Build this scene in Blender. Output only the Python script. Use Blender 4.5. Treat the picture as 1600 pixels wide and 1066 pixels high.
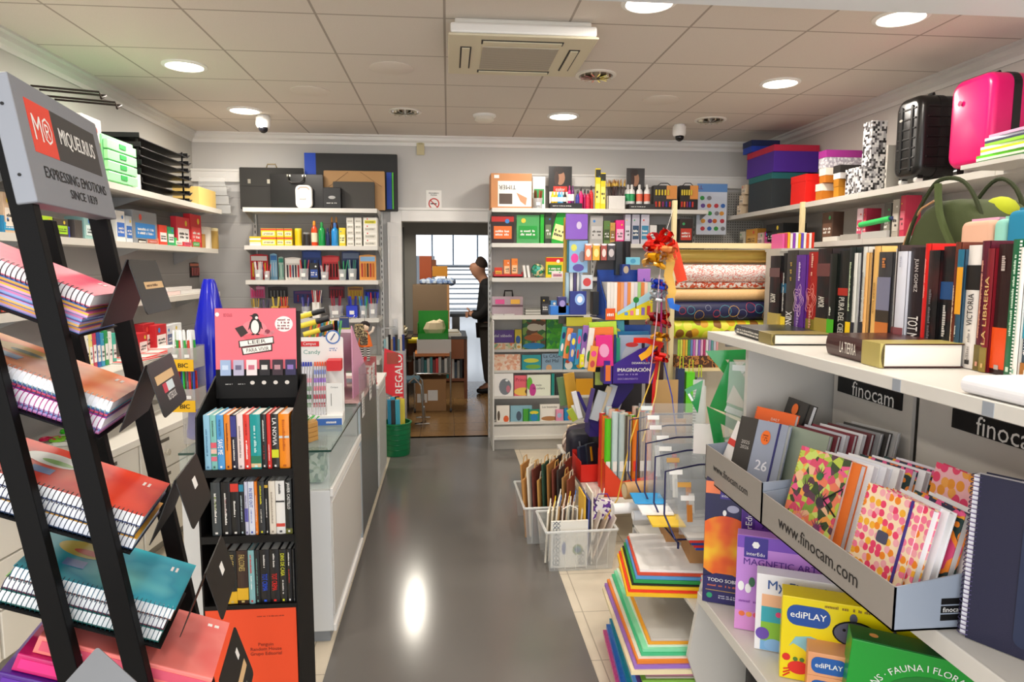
import bpy, math, random
from mathutils import Vector, Matrix, Euler
random.seed(7)
S = bpy.context.scene
for o in list(bpy.data.objects): bpy.data.objects.remove(o)
COL = S.collection
PI = math.pi; sin = math.sin; cos = math.cos; rad = math.radians
# ---------------------------------------------------------------- camera
F, YAW, PITCH, ROLL, EYE = 1067.0, .0933, -.1076, .0022, 1.615
cy_, sy_, cp_, sp_, cr_, sr_ = cos(YAW), sin(YAW), cos(PITCH), sin(PITCH), cos(ROLL), sin(ROLL)
_f = Vector((sy_*cp_, cy_*cp_, sp_)); _r0 = Vector((cy_, -sy_, 0)); _u0 = _r0.cross(_f)
_r = cr_*_r0 + sr_*_u0; _u = -sr_*_r0 + cr_*_u0
cam = bpy.data.objects.new('camera', bpy.data.cameras.new('camera')); COL.objects.link(cam)
cam.data.sensor_width = 36; cam.data.lens = F*36/1600; cam.data.clip_start = .02
mw = Matrix((_r, _u, -_f)).transposed().to_4x4(); mw.translation = (0, 0, EYE); cam.matrix_world = mw
S.camera = cam
def at(px, py, X=None, Y=None, Z=None):
    "world point seen at a photo pixel, on a known plane of the shop"
    d = _f + _r*((px-800)/F) + _u*((533-py)/F)
    if X is not None: k = X/d.x
    elif Y is not None: k = Y/d.y
    else: k = (Z-EYE)/d.z
    return Vector((0, 0, EYE)) + d*k
# ---------------------------------------------------------------- light
S.view_settings.view_transform = 'Standard'; S.view_settings.look = 'None'
S.view_settings.gamma = 1; S.view_settings.use_curve_mapping = False
S.view_settings.exposure = 0.3
w = bpy.data.worlds.new('sky'); S.world = w; w.use_nodes = True
w.node_tree.nodes['Background'].inputs[0].default_value = (.92, .96, 1, 1)
w.node_tree.nodes['Background'].inputs[1].default_value = 1.6
def area(name, loc, size, power, rot=(0, 0, 0), color=(1, 1, 1), shape='DISK', sy=None, spread=PI):
    l = bpy.data.lights.new(name, 'AREA'); l.shape = shape; l.size = size; l.energy = power; l.color = color; l.spread = spread
    if sy: l.size_y = sy
    o = bpy.data.objects.new(name, l); o.location = loc; o.rotation_euler = rot; COL.objects.link(o); return o
# daylight falling in through the open shop front behind the camera
area("shopfront_daylight", (.4, -1.45, 1.5), 4.6, 62, (rad(90), 0, 0), (.95, .97, 1), 'RECTANGLE', 2.2)
LAMPS = [(-1.52, .75), (.9, .75), (-1.52, 1.95), (.9, 1.95), (2.12, 1.95), (-1.52, 3.12), (.9, 3.11), (2.13, 3.17), (-1.53, 4.32), (2.118, 4.327), (-1.518, 5.473), (.904, 5.42)]
for i, (x, y) in enumerate(LAMPS):
    area('downlight_beam', (x, y, 2.755), .2, 8.0 if y < 3.3 else 12.5, (0, 0, 0), (1, .92, .82))
area('back_room_tube', (-.42, 7.8, 2.4), .09, 24, (0, 0, 0), (1, .93, .8), 'RECTANGLE', .9)
area('far_hall_daylight', (1, 19, 3.2), 4, 160, (rad(25), 0, 0), (.9, .95, 1), 'RECTANGLE', 3)
# ---------------------------------------------------------------- materials
_mc = {}
def lin(c):
    if isinstance(c, str):
        c = [int(c[i:i+2], 16)/255 for i in (0, 2, 4)]
        c = [v/12.92 if v <= .04045 else ((v+.055)/1.055)**2.4 for v in c]
    return (*c[:3], 1)
def M(col, rough=.5, metal=0, alpha=1, emit=0, trans=0, bump=0, bs=200, spec=.5):
    key = (col, rough, metal, alpha, emit, trans, bump, bs, spec)
    if key in _mc: return _mc[key]
    m = bpy.data.materials.new('mat_%s' % (col,)); m.use_nodes = True
    nt = m.node_tree; b = nt.nodes['Principled BSDF']; I = b.inputs
    I['Base Color'].default_value = lin(col); I['Roughness'].default_value = rough; I['Metallic'].default_value = metal
    I['Alpha'].default_value = alpha; I['Transmission Weight'].default_value = trans; I['Specular IOR Level'].default_value = spec
    if emit: I['Emission Color'].default_value = lin(col); I['Emission Strength'].default_value = emit
    if bump:
        n = nt.nodes.new('ShaderNodeTexNoise'); n.inputs['Scale'].default_value = bs
        bp = nt.nodes.new('ShaderNodeBump'); bp.inputs['Strength'].default_value = bump; bp.inputs['Distance'].default_value = .002
        tc = nt.nodes.new('ShaderNodeTexCoord'); nt.links.new(tc.outputs['Object'], n.inputs['Vector'])
        nt.links.new(n.outputs['Fac'], bp.inputs['Height']); nt.links.new(bp.outputs['Normal'], I['Normal'])
    _mc[key] = m; return m
def pat(kind, cols, scale=30, rough=.5, stretch=(1, 1, 1), pos=None, bump=0, seed=0):
    "procedural pattern: voronoi / noise / stripes x|y|z / checker over object coordinates, through a colour ramp"
    key = ('pat', kind, tuple(cols), scale, rough, stretch, tuple(pos or ()), bump, seed)
    if key in _mc: return _mc[key]
    m = bpy.data.materials.new('pattern_%s' % kind); m.use_nodes = True
    nt = m.node_tree; N = nt.nodes; L = nt.links; b = N['Principled BSDF']; b.inputs['Roughness'].default_value = rough
    tc = N.new('ShaderNodeTexCoord'); mp = N.new('ShaderNodeMapping'); mp.inputs['Scale'].default_value = stretch
    mp.inputs['Location'].default_value = (seed*1.7, seed*.9, seed*2.3)
    L.new(tc.outputs['Object'], mp.inputs['Vector']); rp = N.new('ShaderNodeValToRGB'); rp.color_ramp.interpolation = 'CONSTANT' if kind != 'noise' else 'LINEAR'
    if kind in ('noise', 'blotch'):
        t = N.new('ShaderNodeTexNoise'); t.inputs['Scale'].default_value = scale; t.inputs['Detail'].default_value = 2; out = t.outputs['Fac']
    elif kind == 'cells':
        t = N.new('ShaderNodeTexVoronoi'); t.inputs['Scale'].default_value = scale
        sp = N.new('ShaderNodeSeparateColor'); L.new(t.outputs['Color'], sp.inputs[0]); out = sp.outputs[0]
    elif kind == 'dots':
        t = N.new('ShaderNodeTexVoronoi'); t.inputs['Scale'].default_value = scale; t.inputs['Randomness'].default_value = .8; out = t.outputs['Distance']
    elif kind == 'flowers':                       # round blossoms, each of its own colour, on a ground colour (first)
        t = N.new('ShaderNodeTexVoronoi'); t.inputs['Scale'].default_value = scale; t.inputs['Randomness'].default_value = .6; t.voronoi_dimensions = '2D'; mp.inputs['Rotation'].default_value = (PI/2, 0, 0)
        sp = N.new('ShaderNodeSeparateColor'); L.new(t.outputs['Color'], sp.inputs[0]); out = sp.outputs[0]
    elif kind == 'check':
        t = N.new('ShaderNodeTexVoronoi'); t.inputs['Scale'].default_value = scale; t.inputs['Randomness'].default_value = 0
        t.distance = 'CHEBYCHEV'; sp = N.new('ShaderNodeSeparateColor'); L.new(t.outputs['Color'], sp.inputs[0]); out = sp.outputs[0]
    else:
        t = N.new('ShaderNodeTexWave'); t.wave_type = 'BANDS'; t.bands_direction = kind[-1].upper(); t.wave_profile = 'SAW'
        t.inputs['Scale'].default_value = scale; t.inputs['Distortion'].default_value = 0; out = t.outputs['Fac']
    L.new(mp.outputs[0], t.inputs['Vector']); L.new(out, rp.inputs[0])
    use = cols[1:] if kind == 'flowers' else cols
    e = rp.color_ramp.elements; n = len(use)
    P = pos or [i/n if kind != 'noise' else .3+.4*i/max(1, n-1) for i in range(n)]
    while len(e) < n: e.new(.5)
    for i, c in enumerate(use): e[i].position = P[i]; e[i].color = lin(c)
    res = rp.outputs[0]
    if kind == 'flowers':
        cr = N.new('ShaderNodeMath'); cr.operation = 'LESS_THAN'; cr.inputs[1].default_value = .46
        L.new(t.outputs['Distance'], cr.inputs[0]); mx = N.new('ShaderNodeMix'); mx.data_type = 'RGBA'
        L.new(cr.outputs[0], mx.inputs[0]); mx.inputs[6].default_value = lin(cols[0]); L.new(res, mx.inputs[7]); res = mx.outputs[2]
    L.new(res, b.inputs['Base Color'])
    if bump:
        bp = N.new('ShaderNodeBump'); bp.inputs['Strength'].default_value = bump; L.new(out, bp.inputs['Height']); L.new(bp.outputs['Normal'], b.inputs['Normal'])
    _mc[key] = m; return m
def grid_mat(base, line, size, off, lw, rough, var=.04, nz=60, gloss=None, brick=False):
    "tile grid over world x,y with joint lines and slight tile to tile variation"
    m = bpy.data.materials.new('tiles'); m.use_nodes = True; nt = m.node_tree; N = nt.nodes; L = nt.links; b = N['Principled BSDF']
    b.inputs['Roughness'].default_value = rough
    tc = N.new('ShaderNodeTexCoord'); sx = N.new('ShaderNodeSeparateXYZ'); L.new(tc.outputs['Object'], sx.inputs[0])
    def mt(op, a, c=None):
        n = N.new('ShaderNodeMath'); n.operation = op
        for i, v in enumerate((a, c)):
            if v is None: continue
            if isinstance(v, (int, float)): n.inputs[i].default_value = v
            else: L.new(v, n.inputs[i])
        return n.outputs[0]
    ln = None
    for ax in (0, 1):
        q = mt('FRACT', mt('DIVIDE', mt('SUBTRACT', sx.outputs[ax], off[ax]-50*size), size))
        d = mt('LESS_THAN', mt('MINIMUM', q, mt('SUBTRACT', 1.0, q)), lw/size/2)
        ln = d if ln is None else mt('MAXIMUM', ln, d)
    ns = N.new('ShaderNodeTexNoise'); ns.inputs['Scale'].default_value = nz; ns.inputs['Detail'].default_value = 4; L.new(tc.outputs['Object'], ns.inputs['Vector'])
    r = N.new('ShaderNodeMix'); r.data_type = 'RGBA'; a = lin(base)
    r.inputs[6].default_value = [v*(1-var*3) for v in a[:3]]+[1]; r.inputs[7].default_value = [min(1, v*(1+var*3)) for v in a[:3]]+[1]
    L.new(ns.outputs['Fac'], r.inputs[0])
    k = N.new('ShaderNodeMix'); k.data_type = 'RGBA'; L.new(ln, k.inputs[0]); L.new(r.outputs[2], k.inputs[6]); k.inputs[7].default_value = lin(line)
    L.new(k.outputs[2], b.inputs['Base Color'])
    bp = N.new('ShaderNodeBump'); bp.inputs['Strength'].default_value = .25; bp.inputs['Distance'].default_value = .003
    L.new(mt('SUBTRACT', 1.0, ln), bp.inputs['Height']); L.new(bp.outputs['Normal'], b.inputs['Normal'])
    return m
# ---------------------------------------------------------------- mesh gatherer
class G:
    def __init__(s): s.v = []; s.f = []; s.m = []
    def add(s, vs, fs, m=0):
        n = len(s.v); s.v += [tuple(v) for v in vs]; s.f += [tuple(i+n for i in f) for f in fs]; s.m += [m]*len(fs); return s
    def box(s, x0, y0, z0, x1, y1, z1, m=0):
        if x0 > x1: x0, x1 = x1, x0
        if y0 > y1: y0, y1 = y1, y0
        if z0 > z1: z0, z1 = z1, z0
        return s.add([(x0,y0,z0),(x1,y0,z0),(x1,y1,z0),(x0,y1,z0),(x0,y0,z1),(x1,y0,z1),(x1,y1,z1),(x0,y1,z1)],
                     [(0,3,2,1),(4,5,6,7),(0,1,5,4),(1,2,6,5),(2,3,7,6),(3,0,4,7)], m)
    def prism(s, poly, a, b, ax='y', m=0):
        "poly of 2d points pushed along an axis: y -> (x,z), x -> (y,z), z -> (x,y)"
        mk = {'y': lambda p, t: (p[0], t, p[1]), 'x': lambda p, t: (t, p[0], p[1]), 'z': lambda p, t: (p[0], p[1], t)}[ax]
        n = len(poly); return s.add([mk(p, a) for p in poly]+[mk(p, b) for p in poly],
            [tuple(range(n)), tuple(range(2*n-1, n-1, -1))]+[(i, n+i, n+(i+1) % n, (i+1) % n) for i in range(n)], m)
    def quad(s, a, b, c, d, m=0): return s.add([a, b, c, d], [(0, 1, 2, 3)], m)
    def cyl(s, p, q, r, r2=None, seg=12, m=0, caps=True):
        p, q = Vector(p), Vector(q); d = (q-p).normalized(); r2 = r if r2 is None else r2
        a = d.orthogonal().normalized(); b = d.cross(a)
        vs = [p+(a*cos(2*PI*i/seg)+b*sin(2*PI*i/seg))*r for i in range(seg)]+[q+(a*cos(2*PI*i/seg)+b*sin(2*PI*i/seg))*r2 for i in range(seg)]
        fs = [(i, (i+1) % seg, seg+(i+1) % seg, seg+i) for i in range(seg)]
        if caps: fs += [tuple(range(seg-1, -1, -1)), tuple(range(seg, 2*seg))]
        return s.add(vs, fs, m)
    def tube(s, pts, r, seg=6, m=0):
        pts = [Vector(p) for p in pts]; n = len(pts); rings = []; a = None
        for i, p in enumerate(pts):
            t = (pts[min(n-1, i+1)]-pts[max(0, i-1)]).normalized()
            a = t.orthogonal().normalized() if a is None else (a-t*a.dot(t)).normalized()
            b = t.cross(a); rr = r[i] if isinstance(r, (list, tuple)) else r
            rings += [p+(a*cos(2*PI*k/seg)+b*sin(2*PI*k/seg))*rr for k in range(seg)]
        fs = [(i*seg+k, i*seg+(k+1) % seg, (i+1)*seg+(k+1) % seg, (i+1)*seg+k) for i in range(n-1) for k in range(seg)]
        fs += [tuple(range(seg-1, -1, -1)), tuple((n-1)*seg+k for k in range(seg))]
        return s.add(rings, fs, m)
    def lathe(s, prof, c=(0, 0, 0), seg=20, m=0, sx=1, sy=1):
        vs = []; n = len(prof)
        for r, z in prof: vs += [(c[0]+r*sx*cos(2*PI*k/seg), c[1]+r*sy*sin(2*PI*k/seg), c[2]+z) for k in range(seg)]
        fs = [(i*seg+k, i*seg+(k+1) % seg, (i+1)*seg+(k+1) % seg, (i+1)*seg+k) for i in range(n-1) for k in range(seg)]
        return s.add(vs, fs+[tuple(range(seg-1, -1, -1)), tuple((n-1)*seg+k for k in range(seg))], m)
    def sph(s, c, r, seg=12, m=0):
        if isinstance(r, (int, float)): r = (r, r, r)
        k = max(4, seg//2); prof = [(sin(PI*i/k), -cos(PI*i/k)) for i in range(k+1)]; prof[0] = (.02, -1); prof[-1] = (.02, 1)
        vs = []
        for a, z in prof: vs += [(c[0]+a*r[0]*cos(2*PI*j/seg), c[1]+a*r[1]*sin(2*PI*j/seg), c[2]+z*r[2]) for j in range(seg)]
        fs = [(i*seg+j, i*seg+(j+1) % seg, (i+1)*seg+(j+1) % seg, (i+1)*seg+j) for i in range(k) for j in range(seg)]
        return s.add(vs, fs+[tuple(range(seg-1, -1, -1)), tuple(k*seg+j for j in range(seg))], m)
    def disc(s, c, r, nrm='z', seg=20, m=0, ry=None):
        ry = ry or r; e = {'z': lambda a, b: (c[0]+a, c[1]+b, c[2]), 'y': lambda a, b: (c[0]+a, c[1], c[2]+b), 'x': lambda a, b: (c[0], c[1]+a, c[2]+b)}[nrm]
        return s.add([e(r*cos(2*PI*k/seg), ry*sin(2*PI*k/seg)) for k in range(seg)], [tuple(range(seg))], m)
    def rbox(s, x0, y0, z0, x1, y1, z1, r, m=0, ax='y', seg=4):
        "box with rounded corners, seen along an axis"
        if ax == 'y': A, B, C, D, t0, t1 = x0, x1, z0, z1, y0, y1
        elif ax == 'x': A, B, C, D, t0, t1 = y0, y1, z0, z1, x0, x1
        else: A, B, C, D, t0, t1 = x0, x1, y0, y1, z0, z1
        poly = []
        for cx, cy, a0 in ((B-r, D-r, 0), (A+r, D-r, 90), (A+r, C+r, 180), (B-r, C+r, 270)):
            poly += [(cx+r*cos(rad(a0+90*i/seg)), cy+r*sin(rad(a0+90*i/seg))) for i in range(seg+1)]
        return s.prism(poly, t0, t1, ax, m)
    def xf(s, mat, i0=0):
        for i in range(i0, len(s.v)): s.v[i] = tuple(mat @ Vector(s.v[i]))
        return s
    def mesh(s, name, mats, smooth=False):
        me = bpy.data.meshes.new(name); me.from_pydata(s.v, [], s.f)
        for mm in (mats if isinstance(mats, (list, tuple)) else [mats]): me.materials.append(mm)
        me.polygons.foreach_set('material_index', s.m)
        if smooth: me.polygons.foreach_set('use_smooth', [True]*len(s.f))
        me.update(); return me
    def obj(s, name, mats, parent=None, smooth=False, bev=0, loc=None, mat=None, segs=2):
        o = bpy.data.objects.new(name, s.mesh(name, mats, smooth)); COL.objects.link(o)
        if parent: o.parent = parent
        if loc: o.location = loc
        if mat: o.matrix_local = mat
        if bev:
            b = o.modifiers.new('bevel', 'BEVEL'); b.width = bev; b.segments = segs; b.limit_method = 'ANGLE'; b.angle_limit = rad(40)
        if smooth:
            e = o.modifiers.new('smooth', 'EDGE_SPLIT'); e.split_angle = rad(40)
        return o
def tag(o, label=None, cat=None, group=None, kind=None):
    if label: o['label'] = label
    if cat: o['category'] = cat
    if group: o['group'] = group
    if kind: o['kind'] = kind
    return o
def TH(name, label, cat, loc=(0, 0, 0), rz=0, group=None, mat=None):
    o = bpy.data.objects.new(name, None); COL.objects.link(o); o.empty_display_size = .02
    if mat is not None: o.matrix_world = mat
    else: o.location = loc; o.rotation_euler = (0, 0, rz)
    return tag(o, label, cat, group)
def FR(o, x, z):
    "frame with given origin, local x direction and local z direction (made square)"
    x = Vector(x).normalized(); z = Vector(z); z = (z-x*z.dot(x)).normalized(); y = z.cross(x)
    m = Matrix((x, y, z)).transposed().to_4x4(); m.translation = o; return m
def ST(name, g, m, **k):
    return tag(g.obj(name, m, **k), kind='structure')
_tc = {}
def TX(parent, s, mat, loc, right, up, size=.02, width=None, height=None, align='CENTER', off=0, name='lettering', sx=1, curve=None):
    "raised lettering as a mesh of its own: right and up give the writing direction"
    k = s
    if k not in _tc:
        c = bpy.data.curves.new('t', 'FONT'); c.body = s; c.size = 1; c.align_x = 'CENTER'; c.align_y = 'CENTER'; c.resolution_u = 2
        o = bpy.data.objects.new('t', c); COL.objects.link(o); dg = bpy.context.evaluated_depsgraph_get()
        me = o.evaluated_get(dg).to_mesh(); vs = [v.co.copy() for v in me.vertices]; fs = [tuple(p.vertices) for p in me.polygons]
        o.to_mesh_clear(); bpy.data.objects.remove(o); _tc[k] = (vs, fs)
    vs, fs = _tc[k]
    if not vs: return None
    x0, x1 = min(v.x for v in vs), max(v.x for v in vs); y0, y1 = min(v.y for v in vs), max(v.y for v in vs)
    kx = ky = size
    if width: kx = width/(x1-x0); ky = kx
    if height: ky = height/(y1-y0); kx = kx if width else ky
    kx *= sx; R = Vector(right).normalized(); U = Vector(up).normalized(); N_ = R.cross(U); L0 = Vector(loc)+N_*.0006
    cx = {'CENTER': (x0+x1)/2, 'LEFT': x0, 'RIGHT': x1}[align]; cyy = (y0+y1)/2
    g = G()
    if curve:                                     # bent along a circle of this radius, top of the letters outward
        P = []
        for v in vs:
            a = (v.x-cx)*kx/curve; r = curve+(v.y-cyy)*ky; P.append(L0+R*(r*sin(a))+U*(r*cos(a)))
    else: P = [L0+R*((v.x-cx)*kx)+U*((v.y-cyy)*ky) for v in vs]
    for j, dx in enumerate((0,) if not off else (0, -off, off)): g.add([p+R*(dx*kx*1.3)+N_*(j*.00012) for p in P], fs)
    return g.obj(name, mat, parent)
def bars(parent, mat, loc, right, up, w, h, rows=1, name='small_print', seed=1, fill=.7):
    "small unreadable print as rows of little strokes"
    rnd = random.Random(seed); R = Vector(right).normalized(); U = Vector(up).normalized(); N_ = R.cross(U); L0 = Vector(loc)+N_*.0006; g = G()
    rh = h/rows
    for r in range(rows):
        x = -w/2; yb = h/2-(r+1)*rh+rh*.15
        while x < w/2-rh*.3:
            c = rh*rnd.uniform(.25, .5)
            if rnd.random() < fill+.15:
                hh = rh*rnd.choice((.45, .5, .65)); a = L0+R*x+U*yb; b = L0+R*(x+c*.75)+U*yb
                g.quad(a, b, b+U*hh, a+U*hh)
            x += c
    return g.obj(name, mat, parent) if g.f else None
def sm(pts, n=4):
    "the same path with rounded bends"
    P = [Vector(p) for p in pts]; P = [P[0]*2-P[1]]+P+[P[-1]*2-P[-2]]; out = []
    for i in range(1, len(P)-2):
        for k in range(n):
            t = k/n; a, b, c, d = P[i-1:i+3]; out.append(.5*((2*b)+(c-a)*t+(2*a-5*b+4*c-d)*t*t+(3*b-a-3*c+d)*t**3))
    return out+[P[-2]]
ORD = ['first', 'second', 'third', 'fourth', 'fifth', 'sixth', 'seventh', 'eighth', 'ninth', 'tenth', 'eleventh', 'twelfth', 'thirteenth', 'fourteenth', 'fifteenth', 'sixteenth',
       'seventeenth', 'eighteenth', 'nineteenth', 'twentieth'] + ['twenty-'+t for t in ('first', 'second', 'third', 'fourth', 'fifth', 'sixth', 'seventh', 'eighth', 'ninth')] + ['thirtieth'] + ['thirty-'+t for t in ('first', 'second', 'third', 'fourth', 'fifth', 'sixth', 'seventh', 'eighth', 'ninth')]
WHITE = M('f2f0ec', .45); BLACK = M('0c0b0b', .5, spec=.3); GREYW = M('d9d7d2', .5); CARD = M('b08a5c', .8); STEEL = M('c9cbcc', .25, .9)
SHELF = M('dcd9d2', .4); GLASS = M('e8f4f0', .03, alpha=.16); CLEAR = M('f4f6f6', .12, alpha=.28); PAPER = M('f4efe6', .8)
# ================================================================ the room
XL, XR, YB, ZC, YF = -2.24, 3.02, 6.4, 2.79, -1.5
CEIL = grid_mat('ddd4ca', 'a89d92', .6, (-1.807, 3.404), .012, .9, .03, 220)
FLOOR = grid_mat('d9cdb8', 'a99d8a', .4, (.62, 2.62), .005, .35, .05, 6)
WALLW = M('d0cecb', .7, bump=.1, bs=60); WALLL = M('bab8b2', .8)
ST('floor', G().box(XL-.1, YF, -.1, XR+.1, YB+.06, 0), FLOOR)
ST('floor_mat', G().box(-.5, YF+.02, 0, .576, YB-.01, .004), M('6f6b67', .17, bump=.02, bs=30), bev=.001).name = 'floor_2'
ST('ceiling', G().box(XL-.1, YF, ZC, XR+.1, YB+.12, ZC+.1), CEIL)
slat = pat('stripes_z', ['b4b2b0', '9c9a98', 'a9a7a5', 'a9a7a5'], 1.42, .6, pos=[0, .03, .07, .9])
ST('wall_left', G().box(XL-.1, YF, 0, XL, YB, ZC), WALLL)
ST('wall_left_panelling', G().box(XL, 2.2, .7, XL+.015, YB, 2.28), slat).name = 'wall_left_slats'
ST('wall_right', G().box(XR, YF, 0, XR+.1, YB, ZC), M('c9c4be', .7))
DX0, DX1, DZ = -.42, .39, 2.03
g = G().box(XL-.1, YB, 0, DX0, YB+.12, ZC).box(DX1, YB, 0, XR+.1, YB+.12, ZC).box(DX0, YB, DZ, DX1, YB+.12, ZC)
ST('wall_back', g, WALLW)
ST('wall_back_slats', G().box(XL+.015, YB-.012, .7, -.66, YB, 2.28), slat)
g = G().box(XL-.1, YF-.1, 0, -1.9, YF, ZC).box(2.7, YF-.1, 0, XR+.1, YF, ZC).box(-1.9, YF-.1, 2.62, 2.7, YF, ZC)
ST('wall_front', g, WALLW)
# door lining and architrave, opened door leaf at the left of the opening
g = G().box(DX0-.1, YB-.03, 0, DX0, YB, DZ+.1).box(DX1, YB-.03, 0, DX1+.02, YB, DZ+.1).box(DX0, YB-.03, DZ, DX1, YB, DZ+.1).box(DX0-.14, YB-.04, DZ+.1, DX1+.03, YB, DZ+.125)
ST('trim_1', g, WHITE, bev=.004)
d = ST('door_1', G().box(0, 0, .01, .125, .035, DZ-.01).box(.02, -.003, .2, .105, 0, .95).box(.02, -.003, 1.05, .105, 0, 1.9), WHITE, bev=.003)
d.location = (DX0-.125, YB-.045, 0)
g = G().box(-.02, -.01, -.11, .02, 0, .11).tube([(0, -.01, .03), (0, -.045, .03), (-.09, -.05, .03)], .008, 8)
g.obj('door_handle', M('b5b3ad', .3, .8), d, loc=(.06, -.003, 1.03))
# a plate on the wall above the door, its cable and the no-smoking notice
p_ = at(657, 230, Y=YB-.01)
t = TH('wall_switch_plate', 'beige rectangular wall unit above the back doorway', 'alarm sounder', (p_.x, YB-.02, p_.z))
G().box(-.035, 0, -.07, .035, .02, .07).obj('housing', M('cfc39a', .5), t, bev=.004)
G().box(-.02, -.003, .02, .02, 0, .05).obj('grille', M('b7ab82', .5), t)
p_ = at(678, 313, Y=YB-.01)
t = TH('notice', 'small white no smoking notice above the doorway', 'notice', (p_.x, YB-.004, p_.z))
G().box(-.07, 0, -.09, .07, .003, .09).obj('sheet', WHITE, t)
tor = [(.045*cos(a*PI/12), -.001, -.03+.045*sin(a*PI/12)) for a in range(25)]
G().tube(tor, .005, 6).box(-.03, -.003, -.035, .025, -.001, -.027, 1).obj('prohibition_ring', [M('c8281e', .5), BLACK], t)
G().tube([(-.033, -.002, .002), (.033, -.002, -.062)], .004, 5).obj('bar', M('c8281e', .5), t)
TX(t, 'PROHIBIDO\nFUMAR', BLACK, (0, -.001, .055), (1, 0, 0), (0, 0, 1), width=.09)
# cornices: small moulded strip where walls meet the ceiling
prof = [(0, 0), (.07, 0), (.07, -.012), (.05, -.02), (.045, -.045), (.018, -.06), (.012, -.085), (0, -.085)]
ST('trim_2', G().prism([(YB-a, ZC+b) for a, b in prof], XL, XR, 'x'), WHITE)
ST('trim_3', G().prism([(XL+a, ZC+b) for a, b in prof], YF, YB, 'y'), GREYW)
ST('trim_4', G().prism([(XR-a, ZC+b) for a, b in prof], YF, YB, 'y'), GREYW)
ST('trim_5', G().box(XL, 2.32, 2.6, XR, 2.56, ZC).box(XL, 2.3, 2.585, XR, 2.58, 2.615), M('dfe3e8', .5), bev=.004)
# white ledge running along the back wall above the shelving
ST('trim_6', G().box(XL, YB-.05, 2.36, -.62, YB, 2.46).box(XL, YB-.06, 2.45, -.62, YB, 2.47), WHITE, bev=.003)
ST('trim_7', G().box(.46, YB-.05, 2.36, XR, YB, 2.46).box(.46, YB-.06, 2.45, XR, YB, 2.47), WHITE, bev=.003)
# ---------------------------------------------------------------- ceiling fittings
EM = M('fff4e2', .5, emit=9)
side = lambda x: 'left' if x < -1 else 'middle' if x < 1.5 else 'right'
used = {}
for i, (x, y) in enumerate(LAMPS):
    row = {0: 'nearest the shop front', 1: 'behind the soffit', 2: 'in the near row', 3: 'in the middle row', 4: 'in the farthest row'}[0 if y < 1 else 1 if y < 2.5 else 2 if y < 3.5 else 3 if y < 5 else 4]
    t = TH('ceiling_downlight', 'round lit downlight, %s of the ceiling, %s' % (side(x), row), 'ceiling light', (x, y, ZC), 0, 'lit ceiling downlights')
    G().lathe([(.125, 0), (.125, -.006), (.105, -.012), (.1, -.006), (.1, 0)], seg=28).obj('rim', WHITE, t, smooth=True)
    G().lathe([(.1, -.002), (.1, -.008), (.001, -.009)], seg=28).obj('diffuser', EM, t)
for x, y, l in ((.913, 4.274, 'beside the air conditioner'), (-.314, 5.391, 'left of the smoke detector near the back wall'), (2.095, 5.436, 'right of the camera dome side, at the right back')):
    t = TH('mirror_downlight', 'unlit round downlight with shiny louvre ' + l, 'ceiling light', (x, y, ZC), 0, 'unlit louvred downlights')
    G().lathe([(.125, 0), (.125, -.008), (.105, -.01), (.1, 0)], seg=24).obj('rim', M('e8e2d8', .3), t, smooth=True)
    g = G().lathe([(.1, -.001), (.1, -.005), (.001, -.005)], seg=24)
    for k in range(12):
        a = k*PI/6; g.prism([(.095*cos(a), .095*sin(a)), (.03*cos(a), .03*sin(a)), (.03*cos(a+.15), .03*sin(a+.15)), (.095*cos(a+.1), .095*sin(a+.1))], -.022, -.004, 'z', 1)
    g.obj('louvre', [M('6a6258', .3, .6), M('e9e3d6', .12, 1)], t)
for x, y, l in ((-.323, 4.249, 'left of the air conditioner'), (-.91, 4.844, 'beyond the left row of lights'), (1.5, 4.845, 'right of the air conditioner, far side')):
    tag(G().lathe([(.13, 0), (.13, -.004), (.1, -.012), (.001, -.014)], (0, 0, 0), 28).obj('ceiling_speaker', M('ddd3c8', .7), loc=(x, y, ZC), smooth=True), 'flat round beige ceiling cover ' + l, 'ceiling cover', 'flat round ceiling covers')
t = TH('smoke_detector', 'round white smoke detector on the ceiling near the back doorway', 'smoke detector', (.292, 5.46, ZC))
G().lathe([(.09, 0), (.09, -.012), (.08, -.018)], seg=24).obj('base', WHITE, t, smooth=True)
G().lathe([(.07, -.016), (.075, -.04), (.055, -.052), (.001, -.054)], seg=24).obj('sensor', M('e6dfd2', .5), t, smooth=True)
for px, py, l in ((412, 203, 'above the left back shelves'), (1061, 216, 'above the right back shelves')):
    p_ = at(px, py, Y=5.65)
    t = TH('dome_camera', 'white dome security camera ' + l, 'security camera', (p_.x, 5.65, 2.715), 0, 'dome security cameras')
    G().lathe([(.001, .06), (.055, .06), (.055, .0), (.045, -.02)], seg=20).obj('housing', WHITE, t, smooth=True)
    G().sph((0, -.012, -.028), (.036, .036, .034), 16).obj('lens', M('0c0c10', .1), t, smooth=True)
    G().cyl((0, 0, .06), (0, 0, .074), .045, seg=14).obj('mount', WHITE, t)
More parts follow.
